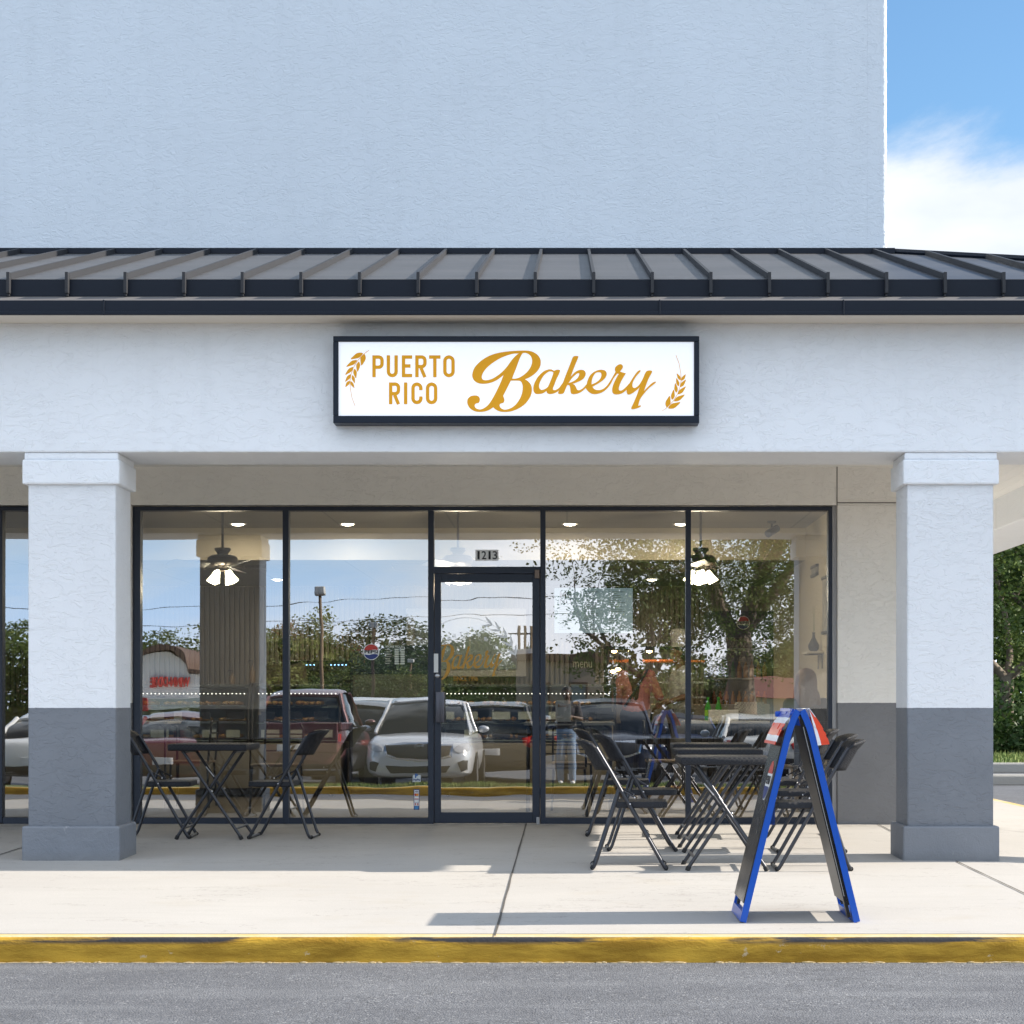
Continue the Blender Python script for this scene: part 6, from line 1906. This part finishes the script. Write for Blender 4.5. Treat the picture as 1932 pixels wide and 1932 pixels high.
# hedge-like woodland edge (uncountable)
rnd = random.Random(77); mb = MB()
for i in range(26000):
    x = rnd.uniform(-75, 42); y = -rnd.uniform(106, 112); z = GZ + min(2.3, abs(rnd.gauss(0, 1))) * 2.0 * (1 + .4 * math.sin(x * .37)) + .0
    a_ = Vector((rnd.uniform(-1, 1), rnd.uniform(-1, 1), rnd.uniform(-.6, .6))).normalized() * .55
    b_ = a_.cross(Vector((rnd.uniform(-1, 1), rnd.uniform(-1, 1), rnd.uniform(-1, 1)))).normalized() * .22
    p = Vector((x, y, z)); mb.add([p, p + a_ * .5 + b_, p + a_, p + a_ * .5 - b_], [(0, 1, 2, 3)])
tag(mb.build('woodland', L_dark, norm=False), 'low far-off woodland edge behind the parking lot', 'woodland', kind='stuff')
# bush mass behind the silver car (tall shrubs along the lot's edge)
for i, px in enumerate((640, 700, 765, 830)):
    d = 66; x, z = RF(px, 1262, d)
    o = dup(protos['dark' if i % 2 else 'oak'], (x, -d, GZ - .5), R(90 * i), 'bushy shrub tree along the lot edge, ' + ['left of the soda sign', 'below the soda sign', 'below the store hours lettering', 'beside the door frame'][i], 'bushy trees along the lot edge')
    o.scale = (.62, .5, (z - GZ) / 8.2)
# trees right of the building (seen directly)
tree_obj('oak_tree', (9.9, 25.8, -.05), 8.6, 3.6, .17, L_oak, 36000, .10, 51, 'leafy oak beyond the side road right of the building', .20, 'oaks beyond the side road', clumps=70)
tree_obj('oak_tree', (12.6, 29.5, .05), 11.5, 4.8, .24, L_dark, 30000, .13, 52, 'taller darker oak behind the first one beyond the side road', .14, 'oaks beyond the side road', clumps=60)
tree_obj('oak_tree', (8.6, 32, .1), 10.0, 4.4, .22, L_oak, 26000, .13, 53, 'rear oak mostly hidden by the building flank', .12, 'oaks beyond the side road', clumps=60)
tree_obj('oak_tree', (10.6, 37, .1), 12.0, 6.5, .22, L_dark, 26000, .2, 54, 'wide dark oak closing the view behind the other oaks', .06, 'oaks beyond the side road', clumps=60)
# dense wood closing the view behind
mb = MB(); rnd = random.Random(15)
for i in range(30000):
    x = rnd.uniform(4, 30); y = rnd.uniform(42, 48); z = rnd.uniform(-.2, 8.2) * (1 - .12 * math.sin(x * 1.3))
    a_ = Vector((rnd.uniform(-1, 1), rnd.uniform(-1, 1), rnd.uniform(-.6, .9))).normalized() * .36
    b_ = a_.cross(Vector((rnd.uniform(-1, 1), rnd.uniform(-1, 1), rnd.uniform(-1, 1)))).normalized() * .14
    p = Vector((x, y, z)); mb.add([p, p + a_ * .5 + b_, p + a_, p + a_ * .5 - b_], [(0, 1, 2, 3)])
tag(mb.build('woodland', L_dark, norm=False), 'deep green wood far behind the oaks right of the building', 'woodland', kind='stuff')
# shrubs low under them
mb = MB(); rnd = random.Random(5)
for i in range(22000):
    x = rnd.uniform(6.5, 16); y = rnd.uniform(23.4, 27.5); z = .0 + min(2.4, abs(rnd.gauss(0, 1))) * .62
    a_ = Vector((rnd.uniform(-1, 1), rnd.uniform(-1, 1), rnd.uniform(-.6, .9))).normalized() * .13
    b_ = a_.cross(Vector((rnd.uniform(-1, 1), rnd.uniform(-1, 1), rnd.uniform(-1, 1)))).normalized() * .045
    p = Vector((x, y, z)); mb.add([p, p + a_ * .5 + b_, p + a_, p + a_ * .5 - b_], [(0, 1, 2, 3)])
tag(mb.build('undergrowth', L_dark, norm=False), 'shady undergrowth below the oaks beyond the side road', 'undergrowth', kind='stuff')

# ================================================================== BUILDINGS AND POLES ACROSS THE LOT
M_stw = mat('store_white', (.72, .71, .68), .7); M_red = mat('store_red', (.50, .03, .025), .5); M_brn = mat('roof_brown', (.10, .06, .045), .7)
ds = 84
def SX(px, py): return RF(px, py, ds)
xl, _ = SX(120, 0); xr, _ = SX(432, 0); xp, zp = SX(306, 1232); _, zt = SX(0, 1262); _, zt2 = SX(0, 1278)
ST = empty('store_building', ((xl + xr) / 2, -ds, GZ)); tag(ST, 'white supermarket with curved gable and red lettering across the lot', 'building')
prof = [(xl, GZ), (xl, zt), (xp - 1.5, zt)] + [(xp - 1.5 + 0.05 + 1.45 * (1 - math.cos(R(a_))), zt + (zp - zt) * math.sin(R(a_))) for a_ in range(0, 91, 10)] + [(xp + 1.5 - .05 - 1.45 * (1 - math.cos(R(a_))), zt + (zp - zt) * math.sin(R(a_))) for a_ in range(90, -1, -10)] + [(xp + 1.5, zt2 + .2), (xr, zt2), (xr, GZ)]
mb = MB(); mb.prism(prof, 'y', -ds - 14, -ds); kidof(mb.build('wall', M_stw), ST)
mb = MB(); path = [(p[0], -ds - 7, p[1] + .12) for p in prof[1:-1]]
for a_, b_ in zip(prof[1:-2], prof[2:-1]):
    mb.add([(a_[0], -ds - 14, a_[1] + .05), (b_[0], -ds - 14, b_[1] + .05), (b_[0], -ds + .25, b_[1] + .05), (a_[0], -ds + .25, a_[1] + .05), (a_[0], -ds - 14, a_[1] + .3), (b_[0], -ds - 14, b_[1] + .3), (b_[0], -ds + .25, b_[1] + .3), (a_[0], -ds + .25, a_[1] + .3)], [(0, 1, 2, 3), (4, 7, 6, 5), (3, 2, 6, 7), (0, 4, 5, 1)])
kidof(mb.build('roof_edge', M_brn), ST)
x0_, z0_ = SX(287, 1298); x1_, z1_ = SX(362, 1279)
kidof(text_obj('lettering', 'WINN-DIXIE', (x0_, z0_, x1_, z1_), -ds + .1, M_red, face=1, depth=.12, bold=.05), ST)
# canopy with white columns
_, zc1 = SX(0, 1322); _, zc0 = SX(0, 1340); 
mb = MB(); mb.box(xl, xr + 3, -ds, -ds + 4, zc0, zc1, .02); kidof(mb.build('canopy', M_stw), ST)
x = xl + 1
while x < xr + 3:
    mb = MB(); mb.box(x, x + .45, -ds + 3.4, -ds + 3.8, GZ, zc0 - .01); kidof(mb.build('canopy_post', M_stw), ST); x += 3.1
mb = MB(); mb.box(xl, xr, -ds + .01, -ds + .08, GZ, zc0 - .6); kidof(mb.build('shop_window', mat('store_glass', (.05, .055, .06), .15)), ST)
mb = MB(); a_, b_ = SX(300, 1322); c_, d_ = SX(312, 1342); mb.box(a_, c_, -ds + 4.01, -ds + 4.06, d_, b_); kidof(mb.build('sign_panel', M_red), ST)
# tan shop building behind the door
dt = 72
xl, zt = RF(974, 1238, dt); xr, _ = RF(1142, 0, dt)
TB = empty('tan_building', ((xl + xr) / 2, -dt, GZ)); tag(TB, 'tan flat roofed building with brown fascia mirrored beside the door', 'building')
mb = MB(); mb.box(xl, xr, -dt - 10, -dt, GZ, zt - .35, .02); kidof(mb.build('wall', mat('tan_wall', (.42, .34, .28), .8)), TB)
mb = MB(); mb.box(xl - .25, xr + .25, -dt - 10.2, -dt + .3, zt - .35, zt, .02); kidof(mb.build('fascia', M_brn), TB)
for k in range(2):
    wx = lerp(xl, xr, .2 + .42 * k)
    mb = MB(); mb.box(wx, wx + .7, -dt + .01, -dt + .05, GZ + 1.1, GZ + 3.0); w = kidof(mb.build('window', mat('pane_grey', (.30, .32, .34), .15)), TB)
    mb = MB()
    for (aa, bb, cc, dd_) in ((wx - .1, wx, GZ + 1.0, GZ + 3.1), (wx + .7, wx + .8, GZ + 1.0, GZ + 3.1), (wx, wx + .7, GZ + 3.0, GZ + 3.1), (wx, wx + .7, GZ + 1.0, GZ + 1.1)): mb.box(aa, bb, -dt + .0, -dt + .1, cc, dd_)
    kidof(mb.build('window_frame', M_brn), TB)
mb = MB(); xq, _ = RF(992, 0, dt); mb.box(xq - .8, xq + .9, -dt - 3, -dt - 2, zt, zt + .4, .02); kidof(mb.build('rooftop_unit', M_stw), TB)
# red-roofed house right
dr = 78
xl, zr = RF(1400, 1296, dr); xr, _ = RF(1640, 0, dr); _, ze = RF(0, 1322, dr)
RB = empty('red_roofed_building', ((xl + xr) / 2, -dr, GZ)); tag(RB, 'white building with low red roof mirrored beyond the live oak', 'building')
mb = MB(); mb.box(xl, xr, -dr - 8, -dr, GZ, ze, .02); kidof(mb.build('wall', M_stw), RB)
mb = MB(); mb.prism([(-dr + .6, ze), (-dr - 4, zr + .5), (-dr - 8.6, ze)], 'x', xl - .4, xr + .4); kidof(mb.build('roof', mat('roof_red', (.17, .06, .045), .8)), RB)
# light poles, utility poles
M_wood = mat('pole_wood', (.20, .14, .09), .85, bump=(9, .5, .02))
def lightpole(px, py, d, label, r=.065):
    x, z = RF(px, py, d); t = empty('light_pole', (x, -d, GZ)); tag(t, label, 'light pole', 'light poles in the lot'); h = z - GZ
    mb = MB(); mb.tube([(0, 0, 0), (.02, 0, h * .5), (0, 0, h)], [r, r * .9, r * .7], 10); mb.build('pole', M_wood, t, smooth=60)
    mb = MB(); mb.box(-.15, .15, -.1, .2, h, h + .24, .03); mb.build('lamp_head', mat('lamp_grey', (.60, .60, .58), .4), t)
lightpole(604, 1131, 40, 'tall wooden light pole with white floodlight box mirrored left of the soda sign')
lightpole(702, 1190, 56, 'brown light pole rising behind the round soda sign', .075)
lightpole(772, 1256, 75, 'short far light pole beside the store hours lettering', .07)
for i, px in enumerate((978, 989, 1001)):
    d = 88; x, z = RF(px, 1186, d); t = empty('utility_pole', (x, -d, GZ)); tag(t, 'wooden utility pole above the tan building, ' + ('one nearest the door stile', 'middle of three', 'farthest from the tall trees')[2 - i], 'utility pole', 'utility poles')
    mb = MB(); mb.tube([(0, 0, 0), (0, 0, z - GZ)], .075, 8); mb.build('pole', M_wood, t)
    mb = MB(); mb.box(-.55, .55, -.05, .05, z - GZ - .5, z - GZ - .42); mb.build('crossarm', M_wood, t)
mb = MB()
for zz in (7.4, 6.4): mb.tube([(x_, -89, zz - GZ * 0 + .35 * math.cos((x_ + 2) * .12)) for x_ in range(-60, 61, 3)], .016, 4)
tag(mb.build('power_line', M_black), 'sagging dark power lines crossing above the tree line', 'cable')

# ================================================================== CARS
M_tyre = mat('tyre', (.02, .02, .02), .8); M_rim = mat('wheel_rim', (.50, .50, .52), .3, metal=.9); M_cg = mat('car_glass', (.015, .018, .02), .04, spec=.8)
M_tail = mat('tail_lamp', (.40, .02, .015), .2); M_hl = mat('head_lamp', (.55, .55, .56), .12, metal=.3); M_chrome = mat('chrome', (.75, .75, .76), .12, metal=1.0); M_plate = mat('plate_white', (.7, .7, .7), .5)
def car(name, loc, rz, paint, kind, label, cat='car', emblem=None):
    """x forward, z up, wheels on z=0"""
    t = empty(name, loc, rz); tag(t, label, cat, 'cars parked across the drive')
    P_ = dict(suv=dict(L=4.75, W=1.0, hood=1.03, roof=1.68, f=2.36, ws=(1.15, .42), rear=(-2.05, -2.30), belt=1.05),
              sedan=dict(L=4.7, W=.91, hood=.92, roof=1.43, f=2.32, ws=(1.05, .25), rear=(-1.0, -1.75), belt=.93),
              pickup=dict(L=5.6, W=.98, hood=1.10, roof=1.86, f=2.75, ws=(1.25, .65), rear=(-.75, -1.0), belt=1.18))[kind]
    f = P_['f']; b = f - P_['L']; Wd = P_['W']; hd = P_['hood']; bl = P_['belt']; rf = P_['roof']
    st = [(f, .74, .34, .62), (f - .05, .84, .26, .78 * hd), (f - .22, .95, .24, .90 * hd), (f - .6, 1.0, .22, .965 * hd), (P_['ws'][0] + .05, 1.0, .22, hd), (P_['ws'][0] - .5, 1.0, .22, bl), (0, 1.0, .22, bl), (b + .7, 1.0, .24, bl + .02), (b + .25, .97, .28, bl + .01), (b + .06, .90, .34, bl - .06), (b, .80, .42, bl - .16)]
    rings = []
    for (x, wk, z0, z1) in st:
        w = Wd * wk; m_ = (z0 + z1) / 2
        rings.append([(x, yy * w, zz) for yy, zz in ((0, z0), (.80, z0), (.95, z0 + .07), (1.0, m_ - .05), (.995, m_ + .10), (.955, z1 - .10), (.88, z1 - .03), (.70, z1), (.35, z1 + .022), (0, z1 + .03), (-.35, z1 + .022), (-.70, z1), (-.88, z1 - .03), (-.955, z1 - .10), (-.995, m_ + .10), (-1.0, m_ - .05), (-.95, z0 + .07), (-.80, z0))])
    mb = MB(); mb.loft(rings)
    o = mb.build('body', paint, t, smooth=45)
    o.modifiers.new('s', 'SUBSURF').render_levels = 1
    # greenhouse
    a0_, a1_ = P_['ws']; r1, r0 = P_['rear']
    def gr(x, z, wk): w = Wd * wk; return x, z, w
    rings = []
    for (x, z, wk) in ((a0_, bl - .02, .86), (lerp(a0_, a1_, .5), lerp(bl, rf, .58), .79), (a1_, rf - .06, .70), (a1_ - .45, rf - .012, .69), (lerp(a1_, r1, .55), rf - .008, .69), (r1 + .25, rf - .05, .68), (r1, rf - .12, .69), (lerp(r1, r0, .55), lerp(rf, bl, .5), .77), (r0, bl - .02, .84)):
        w = Wd * wk; wb = Wd * .90
        rings.append([(x, yy, zz) for yy, zz in ((-wb, bl - .03), (-w, max(bl - .02, z - .07)), (-w * .88, z), (0, z + .018), (w * .88, z), (w, max(bl - .02, z - .07)), (wb, bl - .03))])
    mb = MB(); mb.loft(rings); mb.build('window', M_cg, t, smooth=60)
    mb = MB(); rr = []
    for (x, z, wk) in ((a1_ + .06, rf - .075, .69), (a1_ - .45, rf + .004, .70), (lerp(a1_, r1, .55), rf + .010, .70), (r1 + .25, rf - .03, .69), (r1 - .02, rf - .10, .70)):
        w = Wd * wk; rr.append([(x, yy * w, z + zz) for yy, zz in ((-1.02, -.055), (-.97, -.015), (-.8, .008), (0, .026), (.8, .008), (.97, -.015), (1.02, -.055), (0, -.03))])
    mb.loft(rr)
    mb = MB(); mb.loft(rr); mb.build('roof', paint, t, smooth=60)
    mb = MB()
    for s in (-1, 1):
        mb.tube([(a0_ + .03, s * Wd * .885, bl - .02), (a1_ + .03, s * Wd * .70, rf - .06)], .036, 6)
        mb.tube([(r0 - .02, s * Wd * .87, bl - .02), (r1 - .02, s * Wd * .70, rf - .10)], .05, 6)
        if kind != 'pickup': mb.tube([(-.35, s * Wd * .905, bl), (-.42, s * Wd * .71, rf - .05)], .03, 6)
    mb.build('pillar', paint, t, smooth=60)
    for sx_, xx in ((1, f - .88), (-1, b + .88)):
        for s in (-1, 1):
            Mw = Matrix.Translation((xx, s * (Wd - .10), .34)) @ Matrix.Rotation(R(90), 4, 'X')
            mb = MB(); mb.lathe([(.20, -.11), (.30, -.115), (.335, -.08), (.34, 0), (.335, .08), (.30, .115), (.20, .11)], n=26, M=Mw)
            w = mb.build('wheel', M_tyre, t, smooth=50)
            mb = MB(); mb.lathe([(.0, .10), (.05, .105), (.07, .08), (.19, .085), (.215, .115)], n=20, M=Mw); mb.lathe([(.0, -.10), (.05, -.105), (.07, -.08), (.19, -.085), (.215, -.115)], n=20, M=Mw)
            mb.build('rim', M_rim, w, smooth=30)
            mb = MB(); mb.lathe([(.39, -.108), (.36, -.112), (.352, -.06), (.352, .06), (.36, .112), (.39, .108)], n=26, M=Matrix.Translation((xx, s * (Wd - .095), .36)) @ Matrix.Rotation(R(90), 4, 'X')); mb.build('wheel_arch', M_black, t, smooth=40)
    # front
    gz_, gh = hd * .70, .115
    mb = MB()
    def fr_(y, z, out=.0): # front surface x at lateral y
        return f - .02 - .30 * (abs(y) / Wd) ** 2.6 * 1.0 + out - max(0, z - .62) * .30
    from mathutils.bvhtree import BVHTree
    bpy.context.view_layer.update()
    dg = bpy.context.evaluated_depsgraph_get(); ev = o.evaluated_get(dg); em = ev.to_mesh()
    bvh = BVHTree.FromPolygons([v.co.copy() for v in em.vertices], [tuple(p.vertices) for p in em.polygons]); ev.to_mesh_clear()
    def hitx(y, z, rear):
        h = bvh.ray_cast(Vector((-20 if rear else 20, y, z)), Vector((1 if rear else -1, 0, 0)))
        return h[0].x if h[0] else (b + .15 if rear else f - .15)
    def patch(pts, mat_, nm, out, thick=.03, rear=False):
        """a lamp, grille or plate that follows the bodywork it is set in, standing a little proud"""
        mb = MB(); sg = -1 if rear else 1; pr = .006 + out * .25
        dense = []
        for i in range(len(pts)):
            p, q = pts[i], pts[(i + 1) % len(pts)]
            for k in range(3): dense.append((lerp(p[0], q[0], k / 3), lerp(p[1], q[1], k / 3)))
        cy_ = sum(p[0] for p in dense) / len(dense); cz_ = sum(p[1] for p in dense) / len(dense)
        rings = []
        for k_, dx in ((1.0, -.03), (1.0, pr * .7), (.96, pr), (.7, pr), (.4, pr), (.1, pr)):
            rings.append([(hitx(lerp(cy_, y, k_), lerp(cz_, z, k_), rear) + sg * dx, lerp(cy_, y, k_), lerp(cz_, z, k_)) for y, z in dense])
        mb.loft(rings)
        return mb.build(nm, mat_, t, smooth=40)
    gw = Wd * .60
    gp = lambda k, e_: [(-gw * k - e_, gz_ + gh + e_), (-gw * .5, gz_ + gh * 1.12 + e_), (0, gz_ + gh * 1.15 + e_), (gw * .5, gz_ + gh * 1.12 + e_), (gw * k + e_, gz_ + gh + e_), (gw * .93 + e_, gz_ - gh * .5 - e_), (gw * .62, gz_ - gh - e_), (0, gz_ - gh * 1.1 - e_), (-gw * .62, gz_ - gh - e_), (-gw * .93 - e_, gz_ - gh * .5 - e_)]
    patch(gp(1, .036), M_chrome, 'grille_trim', .0); patch(gp(1, 0), M_black, 'grille', .05)
    for s in (-1, 1):
        patch([(s * Wd * .64, gz_ + .06), (s * Wd * .72, gz_ + .13), (s * Wd * .86, gz_ + .17), (s * Wd * .93, gz_ + .13), (s * Wd * .90, gz_ + .03), (s * Wd * .74, gz_ - .02), (s * Wd * .65, gz_ + .0)], M_hl, 'head_lamp', .045, .08)
        patch([(s * Wd * .70, .52), (s * Wd * .80, .56), (s * Wd * .88, .55), (s * Wd * .87, .40), (s * Wd * .76, .36)], M_black, 'side_vent', .03, .06)
        patch([(s * Wd * .62, bl - .12), (s * Wd * .80, bl - .06), (s * Wd * .93, bl - .10), (s * Wd * .93, bl - .30), (s * Wd * .80, bl - .32), (s * Wd * .66, bl - .25)], M_tail, 'tail_lamp', .02, .06, True)
        mb = MB(); mb.ell((a0_ - .35, s * (Wd + .10), bl + .06), (.07, .11, .075), 12); mb.build('mirror', paint, t, smooth=60)
    patch([(-Wd * .58, .47), (Wd * .58, .47), (Wd * .50, .34), (-Wd * .50, .34)], M_black, 'air_intake', .03, .05)
    patch([(-Wd * .2, bl - .30), (Wd * .2, bl - .30), (Wd * .2, bl - .44), (-Wd * .2, bl - .44)], M_plate, 'number_plate', .03, .02, True)
    patch([(-Wd * .8, .48), (Wd * .8, .48), (Wd * .75, .30), (-Wd * .75, .30)], M_black, 'rear_bumper', .02, .05, True)
    if emblem:
        mb = MB(); ex_ = hitx(0, gz_ + .095, False) + .03; pts = [(ex_, .085 * math.cos(a_), gz_ + .095 + .042 * math.sin(a_)) for a_ in [2 * PI * i / 24 for i in range(24)]]
        mb.tube(pts, .006, 6, closed=True); mb.build('emblem_ring', M_chrome, t, smooth=60)
        lt = text_obj('emblem', emblem, (-.062, -.020, .062, .020), 0, M_chrome, t, face=-1, bold=.02)
        lt.matrix_local = Matrix.Translation((ex_ - .004, 0, gz_ + .095)) @ Matrix.Rotation(R(90), 4, 'Z')
    if kind == 'pickup':
        mb = MB(); mb.box(b + .10, -1.05, -Wd * .80, Wd * .80, bl - .25, bl + .035, .0); mb.build('cargo_bed', M_black, t)
        mb = MB()
        for s in (-1, 1): mb.box(b + .05, -1.03, s * Wd * .82, s * Wd * .97, bl - .1, bl + .06, .02)
        mb.box(b + .0, b + .08, -Wd * .9, Wd * .9, bl - .5, bl + .06, .02); mb.build('bed_rail', paint, t)
    return t
def paint(n, c, m=.4): return mat('paint_' + n, c, .28, metal=m, coat=.6)
def lotz(d): return -.40 - .003 * (d - 16.6)
FACE = R(90)      # nose towards the shop (+y)
TAIL = R(-90)
def put(px, d, rz, pt, kd, lab, cat='car', nm=None, L=2.36, emblem=None):
    x, _ = RF(px, 0, d); dd = d + (L if rz == FACE else L)
    return car(nm or {'suv': 'suv', 'sedan': 'sedan', 'pickup': 'pickup_truck'}[kd], (x, -dd, lotz(dd)), rz, pt, kd, lab, cat, emblem)
put(789, 16.9, FACE, paint('silver', (.66, .67, .69), .35), 'suv', 'silver family car nose to the kerb mirrored beside the door', emblem='KIA')
put(668, 24, TAIL, paint('black', (.015, .015, .018), .2), 'suv', 'black car parked tail first behind the left shoulder of the silver one')
put(545, 17.6, TAIL, paint('dusty_maroon', (.15, .065, .07), .2), 'pickup', 'maroon pickup truck tail to the kerb left of the silver car', 'pickup truck', L=2.8)
put(310, 17.2, TAIL, paint('maroon', (.13, .018, .03), .4), 'sedan', 'dark red sedan mirrored behind the leftmost table')
put(925, 21.0, TAIL, paint('charcoal', (.035, .036, .04), .4), 'suv', 'charcoal hatchback right of the silver car with lit red lamps')
put(1150, 19.5, FACE, paint('navy', (.012, .016, .035), .4), 'suv', 'dark navy car mirrored just right of the door')
put(1440, 23, TAIL, paint('pearl', (.60, .60, .58), .2), 'sedan', 'pearl white sedan mirrored behind the blue sandwich board')
put(60, 17.0, TAIL, paint('white', (.72, .72, .70), .1), 'sedan', 'white sedan mirrored in the window beyond the left pillar')
put(690, 31, FACE, paint('white', (.72, .72, .70), .1), 'pickup', 'white pickup truck in the second row above the silver car', 'pickup truck')
put(760, 33, TAIL, paint('maroon', (.13, .018, .03), .4), 'suv', 'dark red car in the second row behind the silver car')
put(265, 30, FACE, paint('steel_blue', (.16, .20, .26), .5), 'sedan', 'steel blue sedan in the second row behind the dark red sedan')
put(905, 36, FACE, paint('pale_grey', (.42, .43, .44), .5), 'suv', 'pale grey car in the far row mirrored in the door glass')
put(1300, 30, FACE, paint('blue', (.02, .05, .16), .4), 'sedan', 'blue sedan between the slim oak and the live oak trunk')
put(1010, 40, TAIL, paint('charcoal', (.035, .036, .04), .4), 'sedan', 'charcoal sedan in the far row below the tan building')
